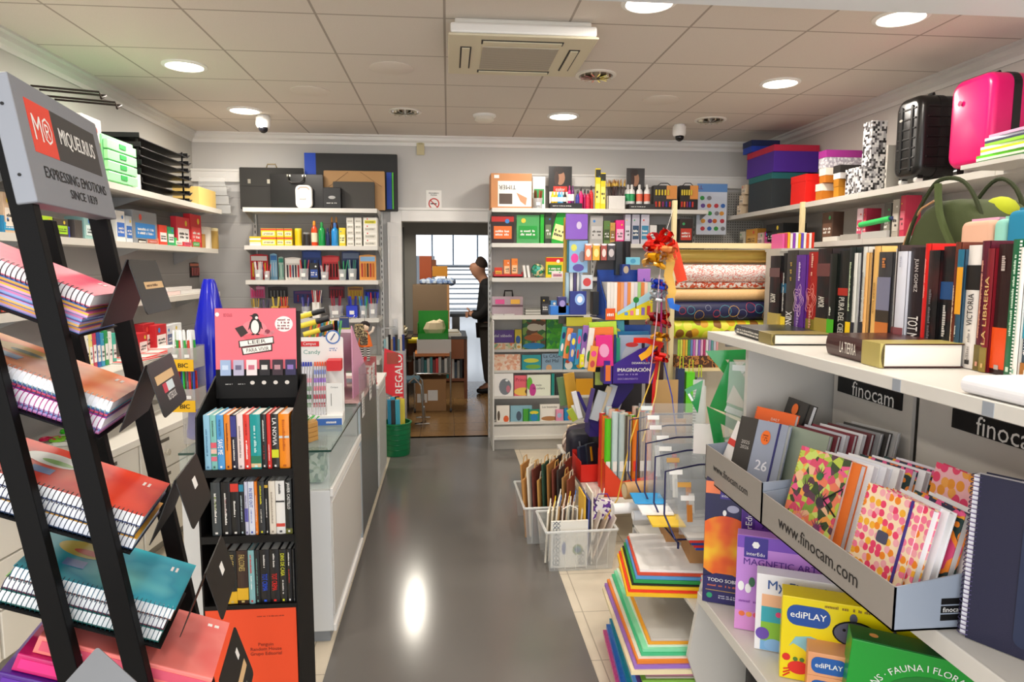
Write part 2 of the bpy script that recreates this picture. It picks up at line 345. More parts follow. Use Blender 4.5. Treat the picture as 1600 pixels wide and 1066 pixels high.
# cassette air conditioner hanging below the ceiling
t = TH('air_conditioner', 'square cream cassette air conditioner in the ceiling', 'air conditioner', (.37, 3.68, 2.7))
CREAM = M('d8ceb2', .5)
G().box(-.33, -.3, .013, .33, .3, .09).obj('casing', M('efece4', .45), t, bev=.01)
G().box(-.36, -.33, -.0, .36, .33, .012).obj('surround', CREAM, t, bev=.006)
G().box(-.35, -.33, .012, .35, -.3, .06).obj('edge_strip', WHITE, t, bev=.01)
g = G().box(-.19, -.17, -.004, .19, .2, .0)
g.obj('intake_grille', pat('stripes_y', ['b9b0a0', '8f8778'], 18, .6, pos=[0, .6]), t)
for k, (x0, y0, x1, y1, l) in enumerate(((-.2, -.27, .2, -.215, 'front'), (-.2, .23, .2, .275, 'back'), (-.3, -.16, -.245, .2, 'left'), (.245, -.16, .3, .2, 'right'))):
    g = G().box(x0, y0, -.003, x1, y1, 0, 0)
    ix = .008; g.box(x0+ix, y0+ix, -.008, x1-ix, y1-ix, -.003, 1)
    g.obj('air_outlet', [M('2b2723', .6), CREAM], t)
# ---------------------------------------------------------------- back room and the hall behind it
BY0, BY1 = YB+.12, 9.6
brown = grid_mat('8c6a42', '5f4527', .33, (.05, 7.0), .006, .22, .1, 25)
ST('floor_3', G().box(-2.2, YB-.0, -.1, 1.4, BY1, -.0), brown)
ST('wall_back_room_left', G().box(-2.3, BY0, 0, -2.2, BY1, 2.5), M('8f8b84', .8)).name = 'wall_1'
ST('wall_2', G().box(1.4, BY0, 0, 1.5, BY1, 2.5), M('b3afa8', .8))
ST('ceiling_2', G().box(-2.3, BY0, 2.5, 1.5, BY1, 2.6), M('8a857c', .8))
ox0, ox1 = at(650, 400, Y=BY1).x, 1.0; oz = at(700, 367, Y=BY1).z
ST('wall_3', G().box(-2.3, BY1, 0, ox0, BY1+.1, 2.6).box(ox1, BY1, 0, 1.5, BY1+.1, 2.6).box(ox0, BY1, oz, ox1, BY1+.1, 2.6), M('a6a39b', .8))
HZ = 3.4
ST('floor_4', G().box(-4, BY1, -.1, 5, 30, 0), M('b8bcc2', .18))
ST('wall_4', G().box(-4.1, BY1+.1, 0, -4, 30, HZ), WALLW); ST('wall_5', G().box(5, BY1+.1, 0, 5.1, 30, HZ), WALLW)
ST('ceiling_3', G().box(-4, BY1+.1, HZ, 5, 30, HZ+.1), M('cfcfcf', .8))
sx0 = at(682, 440, Y=24).x; g = G(); n = 10
for k in range(n):
    g.box(sx0, 24+.3*k, .17*k+.125, 4, 24+.3*k+.33, .17*(k+1), 0); g.box(sx0, 24+.3*k-.012, .17*k+.115, 4, 24+.3*k+.03, .17*(k+1)+.006, 1)
t = TH('staircase', 'open staircase with pale edged blue grey treads at the far end of the hall', 'staircase', (0, 0, 0))
g.obj('treads', [M('5f6c80', .5), M('dfe6ee', .4)], t)
G().prism([(24, 0), (27, 1.7), (27, 1.5), (24.3, 0)], sx0+.3, sx0+.36, 'x').obj('stringer', M('6a5140', .6), t)
ST('floor_5', G().box(-4, 27, 1.6, 5, 30, 1.7), M('77808c', .5))
g = G().box(-4, 29.9, 1.7, 5, 30, HZ)
ST('window_1', g, M('f4f9ff', .5, emit=1.6))
g = G()
for x in (-1.6, -.7, .2, 1.25, 2.2): g.box(x, 29.8, 1.7, x+.07, 29.88, HZ)
ST('window_frame', g, M('9fb0bd', .5)).name = 'window_2'
g = G().box(-4, 24.05, 0, sx0-.05, 24.15, 2.0)
ST('wall_6', g, M('c9cdd2', .7))
# ================================================================ kinds of goods, all built in a local frame: x to the viewer's right, y into the shelf, z up
LNAMES = {}
def ulabel(l):
    "keeps labels within 16 words"
    return ' '.join(l.split()[:16])
def side_mat(side, p):
    "frame standing at p and facing the shop: back wall faces -Y, left wall faces +X, right wall faces -X"
    d = {'back': ((1, 0, 0), (0, 0, 1)), 'left': ((0, 1, 0), (0, 0, 1)), 'right': ((0, -1, 0), (0, 0, 1)), 'front': ((1, 0, 0), (0, 0, 1))}[side]
    return FR(p, *d)
def spot(side, px0, px1, pyt, z, plane):
    "matrix, width and height for goods standing on a shelf at height z, front at the given plane, between two photo columns, up to a photo row"
    k = 'Y' if side == 'back' else 'X'
    hz = 415
    pyb = 415+(EYE-z)*1067/6 if side == 'back' else None
    def pt(px):
        # iterate so that the point lies at height z on the plane
        lo, hi = 0, 1066
        for _ in range(30):
            m = (lo+hi)/2
            if at(px, m, **{k: plane}).z > z: lo = m
            else: hi = m
        return at(px, (lo+hi)/2, **{k: plane})
    a, b = pt(px0), pt(px1)
    top = at((px0+px1)/2, pyt, **{k: plane}).z
    return side_mat(side, (a.x, a.y, z)), (b-a).length, max(.01, top-z)
def dk(c, f=.6):
    c = lin(c); return tuple(round(v*f, 4) for v in c[:3])
def k_box(M4, w, h, d, cols, label, cat='box', group=None, name='carton', text=None, tcol='ffffff', pats=None, rim=True):
    t = TH(name, ulabel(label), cat, group=group, mat=M4)
    G().box(.001, 0, 0, w-.001, d, h).obj('body', pats or M(cols[0], .5), t, bev=min(.0015, h*.03))
    if len(cols) > 1: G().box(w*.1, -.0012, h*.16, w*.9, 0, h*.62).obj('label_panel', M(cols[1], .5), t)
    if len(cols) > 1 and h > .05 and name != 'clay_box': G().disc((w*(.3 if int(w*1e5) % 2 else .7), -.0014, h*.8), min(w, h)*.1, 'y', 12).obj('printed_spot', M(['e8c83a', 'f2efe8', '3a80c8', 'd8483a', '3aa060'][int(w*1e5) % 5], .5), t)
    if len(cols) > 2: G().box(.001, -.0008, h*.78, w-.001, .0, h*.97).obj('top_band', M(cols[2], .5), t)
    if text: TX(t, text, M(tcol, .5), (w/2, -.0015, h*.4), (1, 0, 0), (0, 0, 1), width=w*.7)
    elif len(cols) > 1: bars(t, M('3a3634' if sum(lin(cols[1])[:3]) > 1 else 'f0eee8', .6), (w/2, -.0016, h*.38), (1, 0, 0), (0, 0, 1), w*.66, h*.24, 2, seed=int(w*1e4) % 97)
    return t
def k_blister(M4, w, h, d, cols, label, cat='blister pack', group=None, name='blister_pack'):
    t = TH(name, ulabel(label), cat, group=group, mat=M4)
    g = G().prism([(0, 0), (w, 0), (w, h*.96), (w*.58, h), (w*.42, h), (0, h*.96)], 0, .002, 'y').obj('backing_card', M(cols[0], .5), t)
    G().box(w*.06, -.001, h*.74, w*.94, 0, h*.92).obj('header_print', M(cols[1], .5), t)
    n = max(2, min(5, int(w/.018)))
    for k in range(n):
        x = w*(.16+.68*k/(n-1)); G().cyl((x, -.008, h*.12), (x, -.008, h*.66), min(.006, w*.06), seg=8).obj('pen', M(cols[2+k % max(1, len(cols)-2)] if len(cols) > 2 else cols[0], .3), t)
    return t
def k_bottle(M4, w, h, d, cols, label, cat='bottle', group=None, name='bottle'):
    t = TH(name, ulabel(label), cat, group=group, mat=M4); r = w/2
    G().lathe([(r*.9, 0), (r, h*.03), (r, h*.62), (r*.8, h*.72), (r*.42, h*.78), (r*.42, h*.83)], (r, r, 0), 16).obj('body', M(cols[0], .25), t, smooth=True)
    G().lathe([(r*.46, h*.82), (r*.42, h*.97), (r*.3, h)], (r, r, 0), 14).obj('cap', M(cols[1], .35), t, smooth=True)
    if len(cols) > 2: G().lathe([(r*1.01, h*.15), (r*1.01, h*.52)], (r, r, 0), 16).obj('label_band', M(cols[2], .5), t, smooth=True)
    return t
def k_can(M4, w, h, d, cols, label, cat='roll', group=None, name='tape_roll'):
    t = TH(name, ulabel(label), cat, group=group, mat=M4); r = w/2
    G().lathe([(r*.98, 0), (r, h*.02), (r, h*.9)], (r, r, 0), 18).obj('body', M(cols[0], .35), t, smooth=True)
    G().lathe([(r*1.01, h*.86), (r*1.01, h*.98), (r*.9, h)], (r, r, 0), 18).obj('lid', M(cols[1], .35), t, smooth=True)
    return t
def pen_mesh(L, r, body, tip, cap):
    return G().cyl((0, 0, 0), (0, 0, L*.1), r*.3, r, 7, 1).cyl((0, 0, L*.1), (0, 0, L*.72), r, r, 7, 0).cyl((0, 0, L*.72), (0, 0, L), r*1.12, r*.9, 7, 2).box(-r*.3, r, L*.74, r*.3, r*1.7, L*.97, 2).mesh('pen', [M(body, .3), M(tip, .3), M(cap, .3)])
_pm = {}
def k_cup(M4, w, h, d, cols, label, cat='pen cup', group=None, name='pen_cup', pens=7, round_=True, cup='e8ecee', seed=1, penlabel=None):
    "clear cup of pens; every pen is a thing"
    t = TH(name, ulabel(label), cat, group=group, mat=M4); r = w/2; ch = h*.55; rnd = random.Random(seed+int(w*1e4))
    if round_: g = G().lathe([(r*.8, 0), (r*.8, .003), (r*.82, .004), (r*.97, ch), (r, ch), (r*.85, 0)], (r, r, 0), 14)
    else: g = G().box(0, 0, 0, w, .002, ch).box(0, w-.002, 0, w, w, ch).box(0, 0, 0, .002, w, ch).box(w-.002, 0, 0, w, w, ch).box(0, 0, 0, w, w, .003)
    g.obj('cup', M(cup, .1, alpha=.35) if cup == 'e8ecee' else M(cup, .35), t, smooth=round_)
    G().box(w*.3, -.001, ch*.3, w*.7, 0, ch*.6).obj('price_label', WHITE, t)
    for i in range(pens):
        c = cols[i % len(cols)]; key = (c, round(h, 2))
        if key not in _pm: _pm[key] = pen_mesh(h*.95, min(.0055, w*.07), c if isinstance(c, str) else c[0], '222222', c if isinstance(c, str) else c[1])
        o = bpy.data.objects.new('pen', _pm[key]); COL.objects.link(o)
        a = 2*PI*i/pens+rnd.random()*.6; tx, ty = cos(a), sin(a); lean = rnd.uniform(.05, .2)
        o.matrix_world = M4 @ Matrix.Translation((r+tx*r*.4, r+ty*r*.4, .004)) @ Matrix.Rotation(lean, 4, Vector((-ty, tx, 0)))
        tag(o, ulabel((penlabel or 'thin pen standing in the ')+('' if penlabel else label)), 'pen', 'pens of the '+label)
    return t
def k_cover(M4, w, h, d, cols, label, cat='book', group=None, name='picture_book', title=None, tcol='2a2a2a', m=None, tz=.8, tw=.8, art=None, hard=True):
    "book seen from its front cover"
    t = TH(name, ulabel(label), cat, group=group, mat=M4)
    m = m or M(cols[0], .35)
    G().box(0, 0, 0, w, .002, h).box(0, d-.002, 0, w, d, h).box(0, 0, 0, .003, d, h).obj('cover', m, t)
    G().box(.003, .002, .003, w-.003, d-.002, h-.003).obj('pages', PAPER, t)
    if title: TX(t, title, M(tcol, .5), (w/2, -.0008, h*tz), (1, 0, 0), (0, 0, 1), width=w*tw)
    if art:
        for k, (nm, ax, az, rx, rz_, c) in enumerate(art): G().disc((w*ax, -.0006-.0003*k, h*az), w*rx, 'y', 16, ry=h*rz_).obj(nm, M(c, .5), t)
    return t
def spine_book(M4, w, h, d, col, label, title=None, tcol='f0ede6', tpos=.5, tw=.5, band=None, group=None, name='book', pages=PAPER, cat='book', bottomup=False, sub=None, subcol=None, subpos=.2, pic=None, coverm=None, foot=True, scale=1.0):
    "book standing with its spine to the viewer"
    t = TH(name, ulabel(label), cat, group=group, mat=M4); cm = coverm or M(col, .35); k = min(.002, w*.12)
    g = G().box(0, .0015, 0, k, d, h).box(w-k, .0015, 0, w, d, h)
    n = 6; cur = [(w*i/n, .0015-.003*sin(PI*i/n)) for i in range(n+1)]
    g.prism(cur+[(w, .003), (0, .003)], 0, h, 'z'); g.obj('cover', cm, t)
    G().box(k, .004, .003, w-k, d-.003, h-.004).obj('pages', pages, t)
    Rr, U = ((0, 0, 1), (-1, 0, 0)) if bottomup else ((0, 0, -1), (1, 0, 0))
    y = -.0022
    if pic:
        for j, (z0, z1, c) in enumerate(pic): G().box(w*.02, y+.0006, h*z0, w*.98, y+.0018, h*z1).obj('spine_band', M(c, .4), t)
    if band: G().box(-.0003, y-.0001, h*band[0], w+.0003, d*.9, h*band[1]).obj('paper_band', M(band[2], .4), t)
    if title: TX(t, title, M(tcol, .5), (w/2, y-.0006, h*tpos), Rr, U, width=h*tw, height=w*.55*scale, off=.008)
    elif tcol: bars(t, M(tcol, .6), (w/2, y-.0006, h*tpos), Rr, U, h*tw, w*.36*scale, 1, 'title_print', seed=int(w*1e5+h*1e4) % 91, fill=.8)
    if sub: TX(t, sub, M(subcol or tcol, .5), (w/2, y-.0006, h*subpos), Rr, U, width=h*.3, height=w*.3)
    elif subcol: bars(t, M(subcol, .6), (w/2, y-.0006, h*subpos), Rr, U, h*.26, w*.28, 1, 'author_print', seed=int(w*3e5) % 91)
    if foot: G().box(w*.36, y-.0008, h*.035, w*.64, y, h*.07).obj('publisher_mark', M(tcol or 'eeeeee', .5), t)
    return t
# ================================================================ notebook rack with the grey sign, left foreground
ra, LN = -.157, .151
RM = Matrix.Translation((-.666, 1.312, 0)) @ Matrix.Rotation(-ra, 4, 'Z')
rk = TH('notebook_rack', 'tall black leaning notebook rack with grey sign on top, left foreground', 'display rack', mat=RM)
bx_ = lambda z: math.tan(LN)*(1.2-z)
BM = M('060505', .6, spec=.15)
def post(x, y, z0, z1, s=.019):
    return G().add([(bx_(z0)+x+a, y+b, z0) for a, b in ((-s, -s*.8), (s, -s*.8), (s, s*.8), (-s, s*.8))]+[(bx_(z1)+x+a, y+b, z1) for a, b in ((-s, -s*.8), (s, -s*.8), (s, s*.8), (-s, s*.8))],
                   [(0,3,2,1),(4,5,6,7),(0,1,5,4),(1,2,6,5),(2,3,7,6),(3,0,4,7)])
RW = .40
for x, y, zt in ((0, 0, 1.93), (0, RW, 1.9), (-.113, 0, 1.62), (-.113, RW, 1.72)):
    post(x, y, .01, zt).obj('post', BM, rk, bev=.002)
for z in (.12, .5):
    G().box(bx_(z)-.13, -.015, z, bx_(z)-.1, RW+.015, z+.03).obj('crossbar', BM, rk)
for y in (0, RW): G().box(bx_(.01)-.18, y-.02, 0, bx_(.01)+.12, y+.02, .03).obj('foot', BM, rk, bev=.002)
SGM = Matrix.Translation((bx_(1.726)+.03, -.02, 1.726)) @ Matrix.Rotation(-LN, 4, 'Y')
sg = G().rbox(-.034, 0, 0, 0, RW+.045, .222, .004, ax='x').obj('sign_board', M('84878e', .5, .25), rk, bev=.002); sg.matrix_local = SGM
SWd = RW+.045
G().box(0, .045, .095, .0008, .155, .19).obj('red_square', M('e23b22', .5), sg)
G().box(0, .155, .095, .0008, .405, .19).obj('black_panel', M('2e2b2b', .5), sg)
R_, U_ = (0, 1, 0), (0, 0, 1)
TX(sg, 'M®', WHITE, (.0008, .1, .143), R_, U_, width=.085, height=.05)
TX(sg, 'MIQUELRIUS', WHITE, (.0008, .28, .143), R_, U_, width=.2, height=.038, off=.012)
TX(sg, 'EXPRESSING EMOTIONS', BLACK, (0, .235, .062), R_, U_, width=.34, height=.021, off=.005)
TX(sg, 'SINCE 1839', BLACK, (0, .25, .032), R_, U_, width=.155, height=.018, off=.005)
for z in (.05, .17): G().cyl((-.018, -.001, z), (-.018, .002, z), .003, seg=8).obj('screw', BLACK, sg)
TT = rad(24)
STK = [(.016, 1.561), (.037, 1.359), (.078, 1.130), (.124, .933), (.168, .735)]
NBW, NBL = .21, .30
def ring_mesh(L, th, pitch, r=.0011):
    g = G(); n = int(L/pitch); R = th/2+.0025
    for i in range(n):
        x = -L+pitch*(i+.5); g.tube([(x, .006-(R)*cos(a)*1.0-.004, -th/2+R*sin(a)) for a in [rad(v) for v in range(-105, 106, 30)]], r, 4)
    return g
NOTE = pat('stripes_z', ['fafafa', 'e6e8ee'], 120, .7, pos=[0, .75])
def notebook(mat, th, top, bottom, label, group, coil='33343c', stripes=None, coverm=None, band=None):
    t = TH('spiral_notebook', label, 'notebook', mat=mat, group=group)
    G().box(-NBL, 0, -.0008, 0, NBW, 0).obj('front_cover', coverm or M(top, .4), t)
    G().box(-NBL, 0, -th, 0, NBW, -th+.0008).obj('back_cover', M(bottom, .3), t)
    g = G(); cs = stripes or ['f7f7f5']; n = len(cs); a = -th+.001; hh = (th-.002)/n
    for i, c in enumerate(cs): g.box(-NBL+.002, .003, a+hh*i, -.002, NBW-.002, a+hh*(i+1), i)
    g.obj('pages', [M(c, .7) for c in cs], t)
    if th > .015 or coil != '8a3a5a': ring_mesh(NBL, th, .0085, .0009).obj('wire_binding', M(coil, .3, .6), t, smooth=False)
    return t
stacks = [
 ('top', [(.024, 'f2557a', 'd8506a', None, '443036', ['f7f4f4'])]+[(.0105, 'e86aa0', '5a8cc8', None, '8a3a5a', [c1, c2]) for c1, c2 in (('f0b050', '4a78b8'), ('e9a9c8', 'f2c14a'), ('9fb2e0', 'd88ab8'), ('f0b868', 'a8b8e8'), ('c9a8d8', 'f2b050'))]),
 ('second', [(.024, 'f7a878', '3f9fb8', None, 'f4f4f4', ['f6f6fa']), (.010, 'c43a58', '3f7fb8', None, '6a3a5a', ['e85a7a', '4a5aa8']), (.024, 'e62ab8', 'c8a0d8', None, 'c04a90', ['f7f4fa']), (.010, 'b8a0e0', 'e07ab0', None, '5a4a8a', ['d9a9dc', '7fb0e0'])]),
 ('third', [(.023, 'ee4420', '123a7a', None, '2a2430', ['fbfbfb']), (.023, 'ef8a2a', '1c4a80', None, '26345a', ['fbfbfb']), (.023, 'f0b030', '24406a', None, '2a3a50', ['f6f6fb'])]),
 ('fourth', [(.024, '2aa7b4', '7a4a3a', None, '20607a', ['fbfbfb']), (.024, '7ac04a', '7a2040', None, '2a2a50', ['fbfbfb']), (.024, '2a8a80', '1c6a60', None, '16505a', ['fbfbfb'])])]
tops = [['e8286a', 'ea5a78', 'e23a68'], ['ee8a58', 'f2a070', 'e87648', 'f4b078'], ['e02c0c', 'e83c18', 'dc280a', 'ea5228'], ['10a4b8', '20b4c4', '0894ae', '6cc8c8']]
colname = [['pink', 'yellow edged', 'pink and gold edged', 'blue edged', 'orange edged', 'lilac edged'], ['peach', 'thin crimson', 'magenta', 'thin lilac'], ['red', 'orange covered', 'yellow covered'], ['teal', 'green covered', 'dark teal']]
for si, ((sx_, sz_), (lev, nb)) in enumerate(zip(STK[:4], stacks)):
    base = RM @ Matrix.Translation((sx_, .025, sz_)) @ Matrix.Rotation(TT, 4, 'Y'); z = 0
    for i, (th, tp, bt, _, coil, st) in enumerate(nb):
        off = random.Random(si*10+i).uniform(-.006, .004) if i else 0
        notebook(base @ Matrix.Translation((off, .004*(i % 2), z-.0005*i)), th, tp, bt,
                 '%s spiral notebook, %s in the stack on the %s rack tier' % (colname[si][i], ORD[i], lev), 'notebooks on the rack', coil, st,
                 coverm=pat('noise', tops[si], 5, .45, seed=si) if i == 0 else None)
        z -= th
    # coloured prints on the top cover
    tn = [o for o in bpy.data.objects if o.name.startswith('spiral_notebook')][-len(nb)]
    if si in (1, 2, 3):
        c1, c2 = [('d9a02a', '3a3a3a'), ('f4f6f0', '8fc06a'), ('c8b23a', 'c8452a')][si-1]
        G().disc((-.215, .135, .0006), .052, 'z', 24, ry=.035).obj('round_sticker', M(c1, .4), tn)
        G().disc((-.205, .125, .0010), .03, 'z', 16, ry=.012).obj('sticker_picture', M(c2, .4), tn)
        G().box(-.235, .055, .0004, -.195, .085, .0009).obj('label_sticker', M('6a86b8', .4), tn)
    G().box(-.035, .15, .0004, -.03, .17, .0008).box(-.045, .15, .0004, -.04, .17, .0008).obj('printed_mark', M('f4e8e4', .5), tn)
    th = -z+.003
    # shelf tray and its folded lip
    G().box(-.31, -.012, -th-.003, .004, .225, -th).obj('tray', BM, rk).matrix_local = RM.inverted() @ base
    ry = .205
    lip = G()
    A, Bq, Cq = (.004, -.055), (.055, .067), (.083, -.038)
    x0 = sx_; z0 = sz_
    y0, y1 = .027, .235
    lip.add([(x0+A[0], y0, z0+A[1]-.005), (x0+Bq[0], y0, z0+Bq[1]), (x0+Bq[0], y1, z0+Bq[1]), (x0+A[0], y1, z0+A[1]-.005),
             (x0+A[0]+.002, y0, z0+A[1]-.005), (x0+Bq[0]+.002, y0, z0+Bq[1]), (x0+Bq[0]+.002, y1, z0+Bq[1]), (x0+A[0]+.002, y1, z0+A[1]-.005)],
            [(0,1,2,3),(4,7,6,5),(0,4,5,1),(1,5,6,2),(2,6,7,3),(3,7,4,0)])
    lip.obj('stop_plate', M('120d0b', .45, spec=.3), rk)
    dv = Vector((Cq[0]-Bq[0], 0, Cq[1]-Bq[1])); Lp = dv.length; dv.normalize()
    LM = FR((x0+Bq[0]+.002, y0, z0+Bq[1]), (0, 1, 0), -dv)      # x along the ridge, z up the plate, faces outward
    lp = G().rbox(0, -.001, -Lp, y1-y0, .001, 0, .012, ax='y').obj('label_plate', M('1a1715', .4, spec=.35), rk, bev=.0005); lp.matrix_local = LM
    ww = y1-y0
    if si == 0:
        G().box(ww*.25, -.0016, -Lp*.55, ww*.93, -.001, -Lp*.42).obj('tape_label', M('d9b483', .6), lp)
        bars(lp, M('5a3a28', .6), (ww*.5, -.0017, -Lp*.485), (1, 0, 0), (0, 0, 1), ww*.4, .008, 1)
    elif si == 1:
        G().box(ww*.12, -.0016, -Lp*.42, ww*.8, -.001, -Lp*.26).obj('tape_label', M('d9b483', .6), lp)
        G().box(ww*.28, -.0016, -Lp*.62, ww*.42, -.001, -Lp*.45).obj('red_label', M('c8364a', .5), lp)
        G().box(ww*.42, -.0016, -Lp*.62, ww*.68, -.001, -Lp*.45).obj('white_label', M('cfdfe4', .5), lp)
        TX(lp, 'NOTEBOOK', WHITE, (ww*.5, -.001, -Lp*.72), (1, 0, 0), (0, 0, 1), width=.07, height=.014)
    else:
        G().box(ww*.5, -.0016, -Lp*.5, ww*.64, -.001, -Lp*.3).obj('price_label', WHITE, lp)
# lowest tier: salmon, magenta and purple document folders
base = RM @ Matrix.Translation((STK[4][0]+.02, .018, STK[4][1]+.045)) @ Matrix.Rotation(TT, 4, 'Y')
for i, (c, th, l, off) in enumerate((('f2807c', .035, 'salmon pink', 0), ('c41a68', .035, 'magenta', -.02), ('4a1a80', .03, 'purple', -.035), ('c0305a', .03, 'crimson', -.03))):
    t = TH('document_folder', '%s document folder with elastic, lowest tier of the notebook rack' % l, 'folder', mat=base @ Matrix.Translation((off, -.01*i, -sum((.036, .036, .031)[:i]))), group='folders on the rack')
    G().rbox(-.33, 0, -th, .0, .23, 0, .003, ax='x').obj('cover', pat('noise', ['e85a58', 'f08078', 'ea6a60'], 6, .4) if i == 0 else M(c, .3), t)
    G().box(-.322, -.001, -th+.008, -.002, .0, -.008).obj('spine_strip', M(dk(c, 1.5) if i else 'd8506a', .4), t)
    G().cyl((-.25, -.002, -th/2), (-.25, .0, -th/2), .004, seg=10).obj('rivet', WHITE, t)
    if i == 0:
        G().box(-.24, .06, .0, -.19, .12, .0006).obj('label_sticker', M('3a4a88', .4), t)
        G().box(-.03, .19, .0, -.02, .2, .0006).box(-.045, .19, .0, -.035, .2, .0006).obj('printed_mark', WHITE, t)
x0, z0 = STK[4]
LM = FR((x0+.03, .02, z0+.035), (0, 1, 0), (-.03, 0, .1))
lp = G().rbox(0, -.001, -.13, .23, .001, 0, .012, ax='y').obj('label_plate', M('161311', .4, spec=.35), rk); lp.matrix_local = LM
G().box(.04, -.0016, -.09, .2, -.001, -.072).obj('tape_label', M('d9b483', .6), lp); G().box(.16, -.0016, -.05, .18, -.001, -.03).obj('price_label', WHITE, lp)
TX(lp, 'NOTEBOOK', WHITE, (.12, -.001, -.11), (1, 0, 0), (0, 0, 1), width=.08, height=.012)
G().box(-.31, -.01, -.15, .0, .235, -.147).obj('tray', BM, rk).matrix_local = RM.inverted() @ base
# corner of a grey metal sheet sign nearest the camera, on its own stem
p_ = at(153, 1019, Y=.9)
t = TH('sign_stem', 'corner of a grey metal sign plate at the lower left edge', 'sign', (p_.x, .9, 0))
G().cyl((.0, .06, 0), (.0, .06, p_.z-.12), .012, seg=10).obj('stem', BM, t)
G().box(-.12, .0, 0, .12, .12, .01).obj('foot', BM, t)
g = G().rbox(-.1, 0, -.1, .1, .003, .1, .004); o = g.obj('plate', M('737476', .5, .3), t); o.matrix_local = Matrix.Translation((-.035, .03, p_.z-.17)) @ Matrix.Rotation(rad(-30), 4, 'X') @ Matrix.Rotation(rad(38), 4, 'Y')
# two black wire brackets on the wall above the rack
for k, (px, py) in enumerate(((100, 142), (125, 158))):
    a = at(px-52, py-8, X=-2.235); b = at(px+55, py+2, Y=a.y+.06)
    tag(G().tube([a-a, b-a, b-a+Vector((.0, .02, -.03))], .006, 6).tube([Vector((0, .08, 0)), b-a+Vector((0, .08, 0)), b-a+Vector((0, .02, -.03))], .006, 6).obj('wire_bracket', M('2a1c18', .3, .5), loc=a), '%s black wire bracket sticking out above the grey sign' % ('upper', 'lower')[k], 'bracket')
# ================================================================ black cardboard book display with the pink header
PX, PY, PW, PD = -.797, 2.2, .292, .24
t = TH('book_display', 'black cardboard book display with pink header and orange base panel', 'book display', (PX, PY, 0)); pd_ = t
BK = M('0b0908', .55, spec=.3)
sidep = [(0, 0), (0, .45), (.0, 1.16), (.2, 1.33), (.2, 1.16), (PD, 1.16), (PD, 0)]
for x in (-.005, PW):
    G().prism([(0, 0), (0, 1.02), (.01, 1.14), (.21, 1.24), (PD, 1.24), (PD, 0)], x, x+.005, 'x').obj('side_panel', BK, t)
G().box(0, PD-.01, 0, PW, PD, 1.24).obj('back_panel', BK, t)
for z in (.965, .745, .51):
    G().box(0, 0, z-.014, PW, PD-.01, z).box(0, -.002, z-.02, PW, .004, z+.004).obj('shelf_board', BK, t)
hd = G().rbox(0.005, 0, 0, PW-.015, .004, .31, .003).obj('header', BK, t); hd.location = (-.002, PD-.05, 1.165); hd.rotation_euler = (rad(-4), 0, 0)
G().box(0, 0, 0, .004, .06, .3).obj('header_side', BK, hd).location = (PW-.018, .004, 0)
G().box(.006, -.001, .1, PW-.016, 0, .309).obj('pink_print', M('f2707e', .5), hd)
HX = lambda px: (px-332)/123*(PW-.02)+.005
HZ_ = lambda py: .31-(py-483)/157*.31
Rr, Uu = (1, 0, 0), (0, 0, 1)
def hdisc(n, px, py, rx, rz_, c, y=-.0014, seg=20):
    G().disc((HX(px), y, HZ_(py)), rx/123*.272, 'y', seg, ry=rz_/157*.31).obj(n, M(c, .5), hd)
def hpoly(n, pts, c, y=-.0016):
    G().add([(HX(a), y, HZ_(b)) for a, b in pts], [tuple(range(len(pts)))]).obj(n, M(c, .5), hd)
hdisc('picture_glow', 391, 522, 20, 18, 'f4868f', -.0011)
hpoly('stacked_book_picture', [(372, 532), (388, 526), (410, 530), (412, 537), (385, 545)], 'e2606c', -.0013)
hpoly('small_book_picture', [(362, 518), (374, 513), (382, 526), (371, 534)], '3a2a28')
# penguin of the publisher's emblem: body, belly, head, beak, feet
hdisc('penguin_body', 393, 514, 8.5, 15, '1d1816', -.0016); hdisc('penguin_head', 393, 497.5, 5, 5.2, '1d1816', -.0017)
hdisc('penguin_belly', 392.5, 516, 6, 12, 'f6ece6', -.0018); hdisc('penguin_cheek', 395, 500, 2.2, 2.6, 'f6ece6', -.0019)
hpoly('penguin_beak', [(389, 495), (384, 496), (389, 498.5)], '1d1816', -.0018)
hpoly('penguin_flipper', [(385, 507), (387, 506), (384, 520), (382, 521)], '1d1816', -.0015); hpoly('penguin_flipper', [(400, 506), (402, 508), (404, 520), (402, 519)], '1d1816', -.0015)
hpoly('penguin_foot', [(387, 528), (392, 527), (391, 530), (387, 530)], '1d1816', -.0019); hpoly('penguin_foot', [(394, 527), (399, 528), (399, 530), (394, 530)], '1d1816', -.0019)
for dx, dy, r in ((0, 0, 4), (5, 3, 3.5), (-3, 4, 3), (8, 1, 3)): hdisc('flower_picture', 411+dx, 524+dy, r, r, 'd8808a' if dx else '8a3a48', -.0017)
hpoly('banner', [(369, 541), (419, 534), (419, 543), (370, 550)], 'fbf3ea', -.0021); hpoly('banner', [(373, 553), (416, 547), (416, 556), (375, 563)], 'fbf3ea', -.0021)
hpoly('banner_edge', [(367, 540), (420, 532), (421, 545), (368, 552)], '3a2420', -.0019); hpoly('banner_edge', [(371, 552), (418, 545.5), (418, 558), (373, 565)], '3a2420', -.0019)
TX(hd, 'LEER', M('2a2220', .5), (HX(395), -.0022, HZ_(541.5)), (1, 0, .1), (-.1, 0, 1), width=.06, height=.012)
TX(hd, 'PARA VIVIR', M('2a2220', .5), (HX(396), -.0022, HZ_(555)), (1, 0, .1), (-.1, 0, 1), width=.075, height=.013)
hdisc('round_label', 436, 511, 13.5, 13.5, 'f8f2ec', -.0014, 28)
bars(hd, M('8a3a44', .5), (HX(436), -.0016, HZ_(511)), Rr, Uu, .042, .04, 4)
bars(hd, M('a23c4c', .5), (HX(352), -.0012, HZ_(495)), Rr, Uu, .03, .012, 3); hdisc('small_emblem', 336, 494, 3, 3.6, 'fbf3ea')
